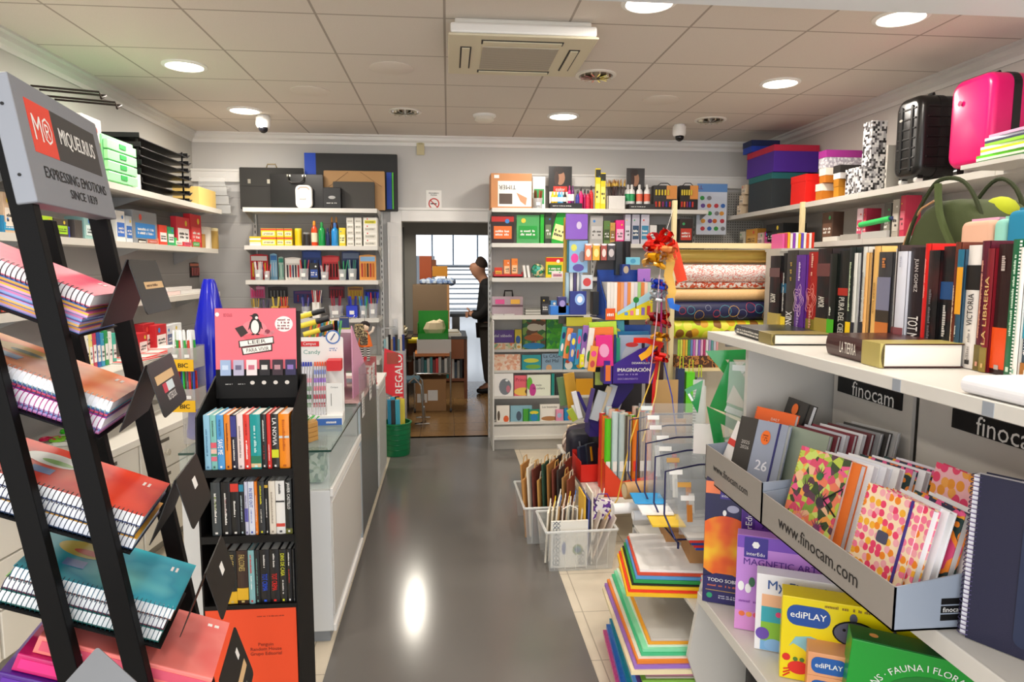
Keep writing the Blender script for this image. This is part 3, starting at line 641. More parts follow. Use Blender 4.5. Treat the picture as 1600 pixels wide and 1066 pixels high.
for k, (c, c2) in enumerate((('9fb6d8', 'c8d8ee'), ('b8b4cc', '6a6480'), ('f0dede', 'c86a80'), ('201c20', 'd8d4d0'), ('3a2630', 'b88a90'), ('2e2850', '8a70b8'))):
    x = 340+k*19.6
    G().box(HX(x), -.008, HZ_(600), HX(x+15.5), -.001, HZ_(573)).obj('book_picture', M(c, .5), hd); G().box(HX(x+3), -.0086, HZ_(590), HX(x+12), -.008, HZ_(582)).obj('book_picture_print', M(c2, .5), hd)
for k in range(6):
    if k < 2: bars(hd, WHITE, (HX(352+19*k), -.001, HZ_(615)), Rr, Uu, .025, .004, 1)
    else: hdisc('publisher_emblem', 352+17.5*k, 613, 3.5, 3.5, 'd8d2ca', -.0012, 10)
op = G().box(.002, -.003, .02, PW-.002, .0, .5).obj('orange_panel', M('ea4a1c', .55), t)
TX(t, 'Penguin\nRandom House\nGrupo Editorial', M('7a2410', .5), (.19, -.0035, .36), Rr, Uu, width=.1, off=.004)
G().disc((.1, -.0035, .365), .012, 'y', 20).obj('round_logo', M('f6e6dc', .5), t); G().disc((.1, -.004, .365), .005, 'y', 12, ry=.009).obj('logo_bird', BLACK, t)
bars(t, M('8a2a12', .5), (.21, -.0035, .475), Rr, Uu, .09, .006, 1)
def prow(z, items, h, px0, rowname, dl):
    x0w = lambda px: at(px, 700, Y=PY+.012).x
    for i, it in enumerate(items):
        a, b, col, desc = it[:4]; kw = it[4] if len(it) > 4 else {}
        xa, xb = x0w(a), x0w(b); hh = h*kw.pop('hs', 1)
        spine_book(FR((xa, PY+.012, z), (1, 0, 0), (0, 0, 1)), xb-xa-.0006, hh, .125, col, '%s paperback, %s from left on the %s shelf of the black book display' % (desc, ORD[i], rowname), group='paperbacks in the black book display', name='paperback', **kw)
s1 = lambda X: 300+X/3.553
prow(.967, [(s1(68), s1(104), '8fc2dc', 'pale blue', dict(tcol='4a7aa0', tw=.5)), (s1(105), s1(139), '7fc4bc', 'mint green floral', dict(tcol='3a5a50', tw=.3, tpos=.75, pic=[(.4, .5, 'e05a6a'), (.3, .38, 'f0c0b0'), (.16, .24, 'e06a80'), (.26, .29, '4a9a5a')])),
 (s1(140), s1(180), '4f9edc', 'sky blue', dict(title='SAVE ME', tcol='ffffff', tpos=.42, tw=.28, scale=1.3, sub='MONA KASTEN', subcol='1c3a5a', subpos=.77)), (s1(182), s1(217), 'f08a1c', 'bright orange', dict(tcol='6a2a10', tw=.5, tpos=.6)),
 (s1(218), s1(251), '1e1a30', 'navy and black', dict(tcol='f0ece4', tpos=.35, tw=.4, pic=[(.6, .98, '3a3c88')])), (s1(252), s1(288), 'f2dedb', 'pale pink', dict(tcol='8a7a78', tw=.6)),
 (s1(289), s1(324), 'e4382c', 'red', dict(tcol='ffffff', tpos=.35, tw=.36, subcol='8a1410', subpos=.75)), (s1(325), s1(384), '149a9a', 'wide teal', dict(tcol='c8ece8', tw=.5, tpos=.55, pic=[(.03, .1, 'e8c89a'), (.1, .24, '2a7a58')])),
 (s1(385), s1(417), '1c1a1a', 'black red lettered', dict(tcol='e8e4dc', tpos=.7, tw=.4, subcol='c4282c', subpos=.3)), (s1(418), s1(441), 'e0322a', 'thin red', dict(tcol='f6dcd8', tpos=.3, tw=.3)),
 (s1(442), s1(483), '262220', 'black yellow labelled', dict(title='LA NOVIA', tcol='f4f0ea', tpos=.68, tw=.5, pic=[(.2, .35, 'd8dc2a')])), (s1(484), s1(543), 'f58e14', 'wide orange', dict(tcol='c0600a', tpos=.6, tw=.6, pic=[(.56, .6, 'd8dcd8')]))], .178, 0, 'upper', None)
s2 = lambda X: 300+X/2.913
prow(.747, [(s2(75), s2(118), '3c4244', 'dark grey', dict(tcol='f0ece6', tw=.6, subcol='9ab04a', subpos=.6)), (s2(122), s2(164), '141213', 'black white lettered', dict(tcol='eeeae4', tw=.6, subcol='b03048', subpos=.55)),
 (s2(165), s2(204), '151314', 'black red topped', dict(tcol='e8e4de', tw=.3, tpos=.5, pic=[(.82, .97, 'd8382a')])), (s2(205), s2(227), '161618', 'thin black blue topped', dict(tcol='c8dce0', tw=.5, tpos=.5, pic=[(.82, .95, '2a8aa8')])),
 (s2(228), s2(245), 'cfcfe2', 'thin lilac', dict(tcol='4a3a7a', tw=.5, pic=[(.25, .5, '6a68b8')])), (s2(246), s2(274), 'dfe4f2', 'white blue lettered', dict(title='IN SIDE OUT', tcol='2a48a8', tpos=.7, tw=.36, subcol='3a5ab8', subpos=.35)),
 (s2(275), s2(289), 'f0801c', 'thin orange', dict(tcol='f8e4d0')), (s2(290), s2(321), '2a2c2e', 'charcoal yellow lettered', dict(tcol='d8d02a', tpos=.75, tw=.35, subcol='d8d4c8', subpos=.35)),
 (s2(322), s2(339), '131213', 'thin black gold topped', dict(tcol='f0ece4', tw=.35, pic=[(.88, .93, 'd0a83a')])), (s2(340), s2(371), 'e6dccb', 'cream', dict(tcol='a09484', tw=.6)),
 (s2(372), s2(414), 'efece6', 'white dragonfly', dict(tcol='4a4a4a', tpos=.85, tw=.2, pic=[(.6, .63, '2c2c2c'), (.14, .2, 'd84a3a')])), (s2(415), s2(447), '1a1c1a', 'black green footed', dict(title='JAVIER CASTILLO', tcol='f4f2ec', tpos=.72, tw=.5, pic=[(.0, .1, '6a6a2a')]))], .178, 0, 'middle', None)
prow(.512, [(s2(98), s2(131), '6a3a20', 'brown', dict(tcol='c89050', pic=[(.4, .8, '3a1c12')])), (s2(133), s2(179), '1c1a14', 'black', dict(title='FALCONES', tcol='c8b068', tpos=.78, tw=.3, band=(.02, .24, 'e0ae1c'))),
 (s2(180), s2(231), '3a241a', 'dark brown', dict(title='FALCONES', tcol='c8b068', tpos=.78, tw=.3, band=(.08, .3, 'e0ae1c'))), (s2(233), s2(262), '86b8bc', 'light blue red lettered', dict(tcol='d83030', tpos=.75, tw=.35, subcol='f2f4f2', subpos=.4)),
 (s2(263), s2(287), '191a1c', 'thin black green lettered', dict(tcol='6a9a90', tw=.7)), (s2(288), s2(332), '131216', 'black blue lettered', dict(title='TOT CRIMA', tcol='2452d8', tpos=.4, tw=.32, subcol='e8e4de', subpos=.8)),
 (s2(333), s2(377), '141214', 'black red lettered', dict(title='TOT CREMA', tcol='e2241c', tpos=.4, tw=.32, subcol='e8e4de', subpos=.8)), (s2(378), s2(411), '181614', 'black yellow lettered', dict(title='DINS DE CASA', tcol='d8d82a', tpos=.72, tw=.42, subcol='e8e4de', subpos=.3)),
 (s2(412), s2(436), '141314', 'black white topped', dict(tcol='f2eee8', tpos=.82, tw=.25, subcol='d82820', subpos=.5)), (s2(437), s2(452), '1a1a1c', 'thin plain black', dict(tcol='5a5a5a'))], .182, 0, 'lower', None)
# ================================================================ sales counters along the aisle
CX0, CX1 = -1.1, -.5
t = TH('glass_counter', 'white sales counter with glass display top beside the black book display', 'counter', (0, 2.84, 0)); L1 = .95
CW = M('dcdedf', .4)
G().box(CX0, .0, .06, CX1, L1, .68).obj('body', CW, t, bev=.003); G().box(CX0+.02, .03, 0, CX1-.02, L1, .06).obj('plinth', M('8f949a', .4), t)
G().box(CX1, .03, .12, CX1+.004, L1-.0, .62).obj('side_panel', M('cfccc6', .5), t)
for a in ((CX1, 0, .655, CX1+.012, L1, .69), (CX1, 0, .06, CX1+.012, L1, .09)): G().box(*a).obj('edge_trim', WHITE, t, bev=.002)
gl = M('cfe0dc', .03, alpha=.22)
G().box(CX0, 0, .69, CX1, .006, .85).obj('front_glass', gl, t); G().box(CX1-.006, .006, .69, CX1, L1, .85).obj('side_glass', gl, t)
G().box(CX0, -.01, .85, CX1+.01, L1, .858).obj('top_glass', M('8fa49c', .04, alpha=.38), t)
G().box(CX0, -.0105, .8495, CX1+.0105, -.009, .8585).box(CX1+.009, -.01, .8495, CX1+.0105, L1, .8585).obj('glass_edge', M('2e4a42', .2), t)
# folded tin foil parcel and blue bowl inside
G_ = tag(G().rbox(0, 0, 0, .16, .1, .13, .01).obj('foil_parcel', pat('cells', ['6a8a70', 'a8b8a0', '4a6a58', 'c8d0c0'], 60, .3), loc=(-.7, 2.93, .69)), 'greenish patterned packet under the counter glass', 'packet')
tag(G().lathe([(.03, 0), (.09, .03), (.1, .05), (.095, .05), (.08, .02), (.001, .008)], seg=20).obj('bowl', M('2438c8', .3), loc=(-.93, 3.0, .69), smooth=True), 'small blue bowl under the counter glass', 'bowl')
t = TH('metal_counter', 'grey metal fronted middle counter along the aisle', 'counter', (0, 3.8, 0)); L2 = .98
G().box(CX0, 0, .05, CX1-.012, L2, .86).obj('body', CW, t); G().box(CX1-.012, 0, .05, CX1-.004, L2, .84).obj('metal_front', M('8a8d8e', .3, .6), t); G().box(CX0, 0, .84, CX1-.002, L2, .862).obj('top_board', M('c9a7a4', .4), t, bev=.002)
G().box(CX0+.02, 0, 0, CX1-.03, L2, .05).obj('plinth', M('a9adb0', .4), t)
G().box(CX1-.004, 0, .04, CX1+.004, .05, .86).obj('corner_trim', M('b9c6d0', .3), t)
G().box(CX1-.004, .06, .862, CX1+.0, L2, 1.05).obj('glass_screen', M('b0c0bc', .04, alpha=.25), t)
for k, (y, z, h) in enumerate(((.12, .75, .14), (.5, .78, .2), (.72, .84, .14))):
    o = G().box(0, 0, 0, .002, .1, h).obj('notice_sheet', WHITE, loc=(CX1+.002, 3.8+y, z)); bars(o, M('7a7a7a', .6), (.0022, .05, h/2), (0, 1, 0), (0, 0, 1), .08, h*.7, 6)
    tag(o, ('white paper notice', 'long white paper notice', 'white notice with red print')[k]+' stuck on the counter screen, %s from the front' % ORD[k], 'notice')
t = TH('end_counter', 'white end counter nearest the back doorway', 'counter', (0, 4.8, 0)); L3 = .62
G().box(CX0, 0, .05, CX1, L3, .76).obj('body', M('d6d7d4', .4), t, bev=.003); G().box(CX0, -.0, .76, CX1+.01, L3, .785).obj('top_board', WHITE, t, bev=.003); G().box(CX1, .05, .1, CX1+.004, L3-.04, .7).obj('side_panel', M('c4c6c4', .4), t)
G().box(CX0+.02, .02, 0, CX1-.02, L3-.02, .05).obj('plinth', M('9a9d9f', .4), t)
# ---- goods on the counters
def pens(M4, xs, zs, cols, L, r, label, group, lean=0):
    for (x, y, z), c in zip(xs, cols):
        key = ('cp', c, L, r)
        if key not in _pm: _pm[key] = pen_mesh(L, r, c[0], '222222', c[1])
        o = bpy.data.objects.new('pen', _pm[key]); COL.objects.link(o); o.matrix_world = M4 @ Matrix.Translation((x, y, z)) @ Matrix.Rotation(lean+random.uniform(-.05, .05), 4, 'Y') @ Matrix.Rotation(random.uniform(-.1, .05), 4, 'X'); tag(o, ulabel(label), 'pen', group)
# two tier pen holder
bp_ = at(318, 650, Z=.86)
for k, (z, cc, l) in enumerate(((1.2, [('f4f6f4', 'ffffff'), ('38b048', 'f4f6f4'), ('e84a3a', 'ffffff')], 'white and green'), (1.03, [('6a7480', '3a4a60'), ('e0302a', 'c02020'), ('2a4ab0', '2a4ab0'), ('30c040', '30c040')], 'dark, red and green'))):
    MM = FR((-1.14, 2.88, z), (1, -.12, 0), (0, 0, 1))
    t = TH('pen_holder', '%s clear pen holder with yellow maker label, by the black book display' % ('upper', 'lower')[k], 'pen holder', mat=MM)
    w_, h_ = .105, .085
    g = G().box(0, 0, 0, w_, .003, h_).box(0, .09, 0, w_, .093, h_).box(0, 0, 0, .003, .093, h_).box(w_-.003, 0, 0, w_, .093, h_).box(0, 0, 0, w_, .093, .004)
    g.obj('holder', M('d8d4d0', .1, alpha=.4), t)
    G().box(.0, -.004, -.01, w_, 0, .038).obj('name_strip', M('f2bc14', .4), t); TX(t, 'BIC', BLACK, (w_*.6, -.004, .014), Rr, Uu, width=.04, height=.018, off=.02)
    for j in range(2): G().box(.02+.05*j, -.003, .045, .04+.05*j, 0, .058).obj('price_label', WHITE, t)
    G().box(.0, .093, -.17, w_, .1, .09).obj('backboard', M('c0bcb8', .1, alpha=.4), t)
    pens(MM, [(.015+.0125*(i % 7), .02+.03*(i//7), .01) for i in range(14)], 0, [cc[i % len(cc)] for i in range(14)], .145, .0048, '%s pen in the %s maker labelled pen holder' % (l, ('upper', 'lower')[k]), '%s pen holder pens' % ('upper', 'lower')[k])
p_ = at(330, 436, Y=3.15)
t = TH('plastic_cone', 'glossy dark blue plastic cone behind the pink display header', 'cone', (p_.x-.01, 3.15, .86))
G().lathe([(.12, .02), (.115, .05), (.1, .2), (.075, .45), (.03, p_.z-.88), (.022, p_.z-.86)], seg=24).obj('cone', M('1620c4', .15), t, smooth=True); G().lathe([(.12, 0), (.12, .02), (.1, .025)], seg=24).obj('base_ring', M('1620c4', .2), t)
# pen display carton with the words Candy
a = at(465, 655, Y=3.28); b = at(535, 655, Y=3.28)
MM = FR((a.x, 3.28, .858), (1, .06, 0), (0, 0, 1)); W_ = (b-a).length
t = TH('pen_display_carton', 'white pen display carton with red maker label beside the pink header', 'pen display', mat=MM)
H2 = at(500, 527, Y=3.4).z-.858
G().box(0, .0, 0, W_, .12, .045).obj('base', WHITE, t); G().box(0, -.001, 0, W_*.98, 0, .032).obj('blue_strip', M('3a6ab8', .5), t); bars(t, WHITE, (W_*.75, -.002, .016), Rr, Uu, .05, .02, 1)
bk = G().rbox(0, .115, .0, W_, .119, H2, .01).obj('back_card', WHITE, t)
G().disc((W_*.77, .113, H2), .035, 'y', 24).obj('round_logo', M('4a78c0', .5), t); G().disc((W_*.77, .112, H2), .028, 'y', 24).obj('logo_centre', WHITE, t); G().tube([(W_*.72, .111, H2-.015), (W_*.82, .111, H2+.018)], .003, 5).obj('logo_pen', M('4a5a8a', .4), t)
G().box(.005, .112, H2-.045, .095, .114, H2-.02).obj('red_label', M('d8242c', .5), t); TX(t, 'Campus', WHITE, (.05, .1115, H2-.033), Rr, Uu, width=.06)
TX(t, 'Candy', M('5a9a8a', .5), (.06, .114, H2-.075), Rr, Uu, width=.08, height=.026)
bars(t, M('6a8ac0', .5), (W_*.78, .113, H2-.06), Rr, Uu, .04, .02, 2)
G().box(W_*.64, .02, .045, W_, .03, .2).obj('front_card', WHITE, t); G().box(W_*.66, .018, .26, W_*.98, .11, .31).obj('red_strip', M('d8242c', .5), t)
TX(t, 'Campus', M('5a5a5a', .5), (W_*.82, .019, .18), Rr, Uu, width=.035); G().box(W_*.74, .019, .09, W_*.75, .02, .15).obj('pen_picture', BLACK, t)
rows = [('6a9a68', 0, .0), ('b02a3a', 0, .32), ('3a6a40', 1, .0), ('c04858', 1, .32), ('8aa488', 2, 0), ('e88a9a', 2, .32), ('f0a8b8', 3, .0), ('a878e0', 3, .32), ('e8eaee', 4, 0), ('8fa0e0', 4, .32), ('2a3ab0', 5, 0), ('f0602a', 5, .32)]
for c, z, x in rows:
    for i in range(5):
        key = ('cd', c)
        if key not in _pm: _pm[key] = pen_mesh(.075, .0044, 'e4e4e8', '888888', c)
        o = bpy.data.objects.new('gel_pen', _pm[key]); COL.objects.link(o); o.matrix_world = MM @ Matrix.Translation((W_*x+.008+.012*i, .03+.014*z, .03+.038*z))
        tag(o, 'slim gel pen in the white pen display carton, among rows of six colours', 'pen', 'gel pens in the white display carton')
G().box(0, .025, .05, W_*.63, .028, .1).obj('clear_front', M('e8e8e8', .1, alpha=.3), t)
# wooden planter box with green leaves
p_ = at(478, 700, Y=3.05)
t = TH('planter_box', 'small hexagonal wooden box with green leafy top on the glass counter', 'planter', (-.645, 3.0, .858), rad(8))
hexp = [(-.06, -.045), (.04, -.05), (.072, -.01), (.06, .045), (-.04, .05), (-.075, .01)]
for k in range(4): G().prism([(x*1.0, y) for x, y in hexp], .002+.021*k, .0215+.021*k, 'z').obj('slat_ring', M('c08f4e', .6, bump=.3, bs=80), t, bev=.001)
G().box(-.03, -.052, .03, -.01, -.05, .045).obj('plate', M('3a2418', .5), t)
for i in range(16):
    a = i*2.4; r = .012+.0035*i
    G().add([(r*cos(a), r*sin(a)*.7, .085), (r*cos(a)+.018*cos(a+.6), r*sin(a)*.7+.012, .105), (r*cos(a)+.028*cos(a), r*sin(a)*.7+.02*sin(a), .108), (r*cos(a)+.016*cos(a-.7), r*sin(a)*.7-.01, .098)], [(0, 1, 2, 3)]).obj('leaf', M('38a83a' if i % 3 else '2a7a30', .5), t)
# marker pens and bundle of highlighters behind the carton
for i in range(4):
    p = at(462, 497+13*i, Y=3.5); c = ['f0d83a', 'f0d83a', 'f0d83a', 'a88ad0'][i]
    t = TH('marker', '%s marker with black cap lying in the counter top rack, %s from top' % ('lilac' if i == 3 else 'yellow', ORD[i]), 'marker', mat=FR(p+Vector((.02*i, 0, 0)), (1, 0, .28), (-.28, 0, 1)))
    G().cyl((0, 0, 0), (.085, 0, 0), .0135, seg=12).obj('barrel', M(c, .4), t, smooth=True); G().cyl((.085, 0, 0), (.15, 0, 0), .015, seg=12).obj('cap', M('191718', .4), t, smooth=True)
p_ = at(497, 560, Y=3.55)
t = TH('counter_rack', 'dark slanted rack holding markers behind the white pen carton', 'rack', (p_.x, 3.55, .862))
G().box(-.12, 0, 0, .1, .2, .01).obj('base', BM, t); G().prism([(0, .0), (.06, 0), (.02, .48), (-.0, .48)], -.115, -.1, 'x').prism([(0, .0), (.06, 0), (.02, .48), (-.0, .48)], .085, .1, 'x').obj('side', BM, t)
for z in (.12, .24, .36): G().box(-.1, 0, z, .085, .06, z+.006).obj('step', BM, t)
for i in range(12):
    c = ['f0902a', '8ac83a', 'f4e04a', 'd84a3a', '3a9ad0', '50b060'][i % 6]; key = ('hl', c)
    if key not in _pm: _pm[key] = pen_mesh(.17, .006, c, '222222', c)
    o = bpy.data.objects.new('highlighter', _pm[key]); COL.objects.link(o); p = at(482+4.0*i, 536, Y=3.72); o.location = (p.x, 3.68+.02*(i % 3), 1.16); o.rotation_euler = (rad(-8), rad(8), 0)
    tag(o, 'upright coloured highlighter in the bundle behind the yellow markers', 'pen', 'highlighters in the bundle')
tag(G().lathe([(.06, 0), (.065, .3), (.06, .3), (.055, .005), (.001, .004)], seg=16).obj('pen_tub', M('5a5f68', .3, alpha=.6), loc=(at(505, 540, Y=3.7).x, 3.7, .862), smooth=True), 'smoky plastic tub holding the highlighter bundle', 'tub')
# pouch rack and doll hanging on a stand
p_ = at(537, 600, Y=4.5)
t = TH('pouch_stand', 'round counter stand hung with small cloth pouches behind the pen carton', 'stand', (p_.x, 4.5, .862))
H3 = at(540, 490, Y=4.5).z-.862
G().cyl((0, 0, 0), (0, 0, H3), .008, seg=8).obj('pole', STEEL, t); G().cyl((0, 0, 0), (0, 0, .012), .09, seg=20).obj('base', STEEL, t)
for k in range(8): a = k*PI/4; G().tube([(0, 0, H3-.03), (.09*cos(a), .09*sin(a), H3-.03), (.1*cos(a), .1*sin(a), H3-.02)], .003, 5).obj('hook', STEEL, t)
for k, (dx, dz, c, l, w_) in enumerate(((-.08, -.12, 'f0e6dc', 'white', .075), (.0, -.1, '3a4a78', 'navy', .06), (-.05, -.21, 'f2c8b8', 'pale pink', .11), (.09, -.15, '8a7a5a', 'olive patterned', .06), (.12, -.2, '6a5a48', 'brown patterned', .05), (.02, -.24, '4a1a24', 'maroon', .08))):
    q = TH('cloth_pouch', '%s cloth pouch hanging on the counter stand behind the pen carton' % l, 'pouch', (p_.x+dx, 4.37+.012*k, .862+H3+dz))
    G().rbox(0, 0, 0, w_, .01, .09, .012).obj('pouch', M(c, .8) if 'pattern' not in l else pat('cells', [c, '3a3428', 'b8a880'], 120, .8), q, bev=.003); G().box(.005, -.001, .08, w_-.005, .011, .083).obj('zip', M('c9b27a', .3, .6), q)
p_ = at(570, 520, Y=4.55)
t = TH('rag_doll', 'small doll in orange dress with black hair hanging by the counter', 'doll', (p_.x, 4.55, p_.z-.13))
G().lathe([(.05, .04), (.035, .1), (.018, .14)], seg=14).obj('dress', M('f0701c', .7), t, smooth=True); G().sph((0, 0, .165), .028, 14).obj('head', M('f2d9bc', .7), t, smooth=True); G().sph((0, .008, .18), (.034, .03, .028), 12).obj('hair', M('1c1214', .8), t, smooth=True)
for s_ in (-1, 1):
    G().tube([(s_*.02, 0, .12), (s_*.05, -.01, .14), (s_*.06, -.01, .17)], .008, 6).obj('arm', M('f4e8d8', .7), t); G().tube([(s_*.02, 0, .05), (s_*.02, 0, -.06)], .01, 7).obj('leg', pat('stripes_z', ['1c1a1a', 'f2f0ea'], 20, .7), t)
G().tube([(0, 0, .19), (0, .0, .24)], .0015, 4).obj('cord', BLACK, t)
# slanted pink and lilac pen display next to it
a = at(517, 598, Y=4.0)
t = TH('slanted_pen_display', 'slanted pink and grey card display of erasers and pens on the counter', 'display', (a.x+.0, 3.95, .862), rad(-4))
G().prism([(0, 0), (.42, 0), (.4, .12), (.0, .42)], 0.0, .006, 'x').prism([(0, 0), (.42, 0), (.4, .12), (.0, .42)], .13, .136, 'x').obj('side_card', M('e8a8c8', .5), t)
G().prism([(0, .40), (.0, .38), (.4, .1), (.4, .12)], .006, .13, 'x').obj('slope_board', M('f0d0e0', .5), t)
for i in range(14):
    y = .03+.027*i; c = ['8a9a3a', 'e85a9a', '3a3a3a', '2aa860', 'e84a2a', 'd8b0e0', '4ac0c0'][i % 7]
    q = tag(G().cyl((0, 0, 0), (.11, .0, 0), .011, seg=10).obj('eraser_pen', M(c, .4), loc=(a.x+.012, 3.95+y, .862+.415-.7*y), smooth=True), 'stubby coloured pen in the slanted pink counter display', 'pen', 'stubby pens in the slanted display')
for px, py, c, Y, l in ((487+15, 590, 'e8402a', 3.86, 'red'), (478+30, 596, 'e8e0d0', 3.84, 'white and black')):
    p = at(px, py, Y=Y); k_box(FR((p.x, Y, .862), (1, 0, 0), (0, 0, 1)), .06, .11, .05, [c, '1c1a1a', 'f2d23a'], '%s small toy pack on the counter beside the pen carton' % l, 'pack', name='toy_pack')
t = TH('red_sale_card', 'red card sign standing on the end counter', 'card', (-.62, 4.86, .785)); G().box(0, 0, 0, .11, .004, .2).obj('card', M('c8283a', .5), t); bars(t, WHITE, (.055, -.001, .1), Rr, Uu, .08, .1, 3); G().box(0, 0, 0, .11, .06, .003).obj('foot', M('c8283a', .5), t)
# ================================================================ drawer cabinets along the left wall
DW = M('e4e0d6', .45)
CB = Matrix.Translation((-1.80, 2.2, 0)) @ Matrix.Rotation(rad(-6.5), 4, 'Z')
for k in range(6):
    t = TH('drawer_cabinet', 'white drawer cabinet with round knobs by the left wall, %s from the front' % ORD[k], 'drawer cabinet', mat=CB @ Matrix.Translation((0, .5*k, 0)), group='white drawer cabinets')
    G().box(-.36, .002, .07, -.018, .498, .68).obj('carcass', DW, t); G().box(-.34, .002, 0, -.06, .498, .07).obj('plinth', M('9a958a', .6), t)
    for j in range(3):
        z0 = .08+.2*j
        d = G().box(-.018, .008, z0, 0, .492, z0+.192).obj('drawer', DW, t, bev=.003)
        G().lathe([(.006, 0), (.008, .012), (.018, .018), (.019, .026), (.001, .03)], seg=14).xf(Matrix.Rotation(rad(90), 4, 'Y')).obj('knob', M('d8d2c4', .25, .6), d, loc=(0, .25, z0+.09), smooth=True)
        G().box(0, .2, z0+.15, .002, .3, z0+.168).obj('label_slot', M('5a554c', .5), d)
t = TH('worktop', 'long white worktop on the drawer cabinets along the left wall', 'worktop', mat=CB); G().box(-.38, -.2, .68, .015, 3.02, .72).obj('board', M('eeeae0', .35), t, bev=.004)
t_ = tag(G().box(-.38, -.2, .0, -.02, 0, .68).obj('cabinet_end', DW, mat=CB), 'white end panel closing the row of drawer cabinets nearest the camera', 'panel')
# goods lying on the worktop
for px, py, c, l in ((46, 690, 'c81a4a', 'crimson'), (62, 678, '38c81a', 'bright green'), (78, 672, '1a50b0', 'blue'), (92, 690, '7ac030', 'lime'), (102, 668, '3a8ad0', 'light blue')):
    p = at(px, py, Z=.74)
    t = TH('scissors', '%s handled scissors on the worktop behind the notebook rack' % l, 'scissors', (max(p.x, -2.0), p.y, .722), random.uniform(0, 3))
    for s_ in (-1, 1):
        G().tube([(s_*.022+.02*cos(a), .03*sin(a), .03) for a in [rad(v*30) for v in range(13)]], .007, 6).obj('handle', M(c, .3), t, smooth=True)
        G().prism([(s_*.008-.005, -.03), (s_*.008+.005, -.03), (-s_*.012, -.13)], .026+.002*s_, .028+.002*s_, 'z').obj('blade', STEEL, t)
    G().box(-.03, -.12, 0, .03, .03, .02).obj('card', M('e8e4da', .6), t)
for i, (px, py, c, l) in enumerate(((230, 640, 'f4f2ec', 'white'), (265, 618, '2a9a4a', 'green'), (285, 610, 'f6f4ee', 'white top'), (250, 622, 'f0efe8', 'pale'))):
    p = at(px, py, Z=.725); tag(G().box(-.1, -.14, 0, .1, .14, .006).obj('paper_pad', M(c, .6), loc=(p.x-.02, p.y, .7215+.0062*i)), '%s paper pad lying on the left worktop beyond the notebook rack' % l, 'paper pad')
# ================================================================ wall shelving, left side
t = TH('wall_shelving', 'grey left wall shelving with four long boards on brackets', 'shelving', (-2.222, 2.2, 0))
for z, dep in ((2.08, .37), (1.76, .33), (1.41, .33), (1.07, .5)):
    for k in range(3): G().box(0, 1.233*k+.001, z-.03, dep, 1.233*k+1.232, z).box(dep-.004, 1.233*k+.001, z-.036, dep+.002, 1.233*k+1.232, z).obj('shelf_board', M('dedad0', .4), t)
    for k in range(4): G().prism([(0, z-.03), (dep*.8, z-.03), (0, z-.13)], 1.2*k+.03, 1.2*k+.035, 'y').obj('bracket', M('a9a9a8', .4, .4), t)
LP = -1.93
def put(side, kind, px0, px1, pyt, z, plane, cols, label, d=.1, **kw):
    M4, w, h = spot(side, px0, px1, pyt, z, plane); h = kw.pop('H', None) or max(h, .012)
    return kind(M4, w, h, d, cols, label, **kw)
# green drawer tower
M4, w_, h_ = spot('left', 166, 214, 219, 2.082, -1.88)
t = TH('drawer_tower', 'mint green plastic desk drawer tower on the top left shelf', 'desk drawers', mat=M4)
GM = M('8fe8a0', .35)
G().box(0, .01, 0, w_, .3, h_).obj('casing', GM, t, bev=.004)
for j in range(4):
    d = G().box(.01, -.012, .012+j*(h_-.03)/4, w_-.01, .01, (j+1)*(h_-.03)/4+.004).obj('drawer', M('a6f2b2', .3), t, bev=.003); G().box(w_*.4, -.016, .03+j*(h_-.03)/4, w_*.6, -.012, .055+j*(h_-.03)/4).obj('pull', M('3fae5a', .4), d)
# black letter trays
M4, w_, h_ = spot('left', 222, 312, 224, 2.082, -1.9)
t = TH('letter_tray_stack', 'stack of seven black letter trays on the top left shelf', 'letter trays', mat=M4); BP = M('1b1a1c', .3)
for j in range(7):
    z = h_*j/7; x = .012*(j % 2)
    t2 = G().box(x, 0, z, x+w_*.8, .27, z+.006).box(x, 0, z, x+.006, .27, z+h_*.09).box(x+w_*.8-.006, 0, z, x+w_*.8, .27, z+h_*.09).box(x, .264, z, x+w_*.8, .27, z+h_*.09).prism([(x+w_*.8, z), (x+w_*.8+.06, z+.03), (x+w_*.8, z+.012)], 0, .25, 'y').obj('tray', BP, t, bev=.001)
for x in (.02, w_*.75): G().box(x, .02, 0, x+.01, .03, h_*.95).obj('riser', BP, t)
put('left', k_box, 312, 338, 296, 2.082, -1.93, ['e8c878'], 'yellow paper tray beside the black letter trays', d=.2, name='paper_tray')
put('left', k_box, 208, 221, 272, 2.082, -1.88, ['d8d6d2'], 'grey wire file holder beside the mint drawer tower', d=.2, name='file_holder')
put('left', k_box, 132, 163, 185, 2.082, -1.9, ['f0ece6', 'e0a850'], 'tall white box with orange trim behind the grey sign', d=.2)
put('left', k_box, 0, 14, 188, 2.082, -1.9, ['32c81e'], 'bright green box on the top left shelf at the picture edge', d=.2)
z2 = 1.762
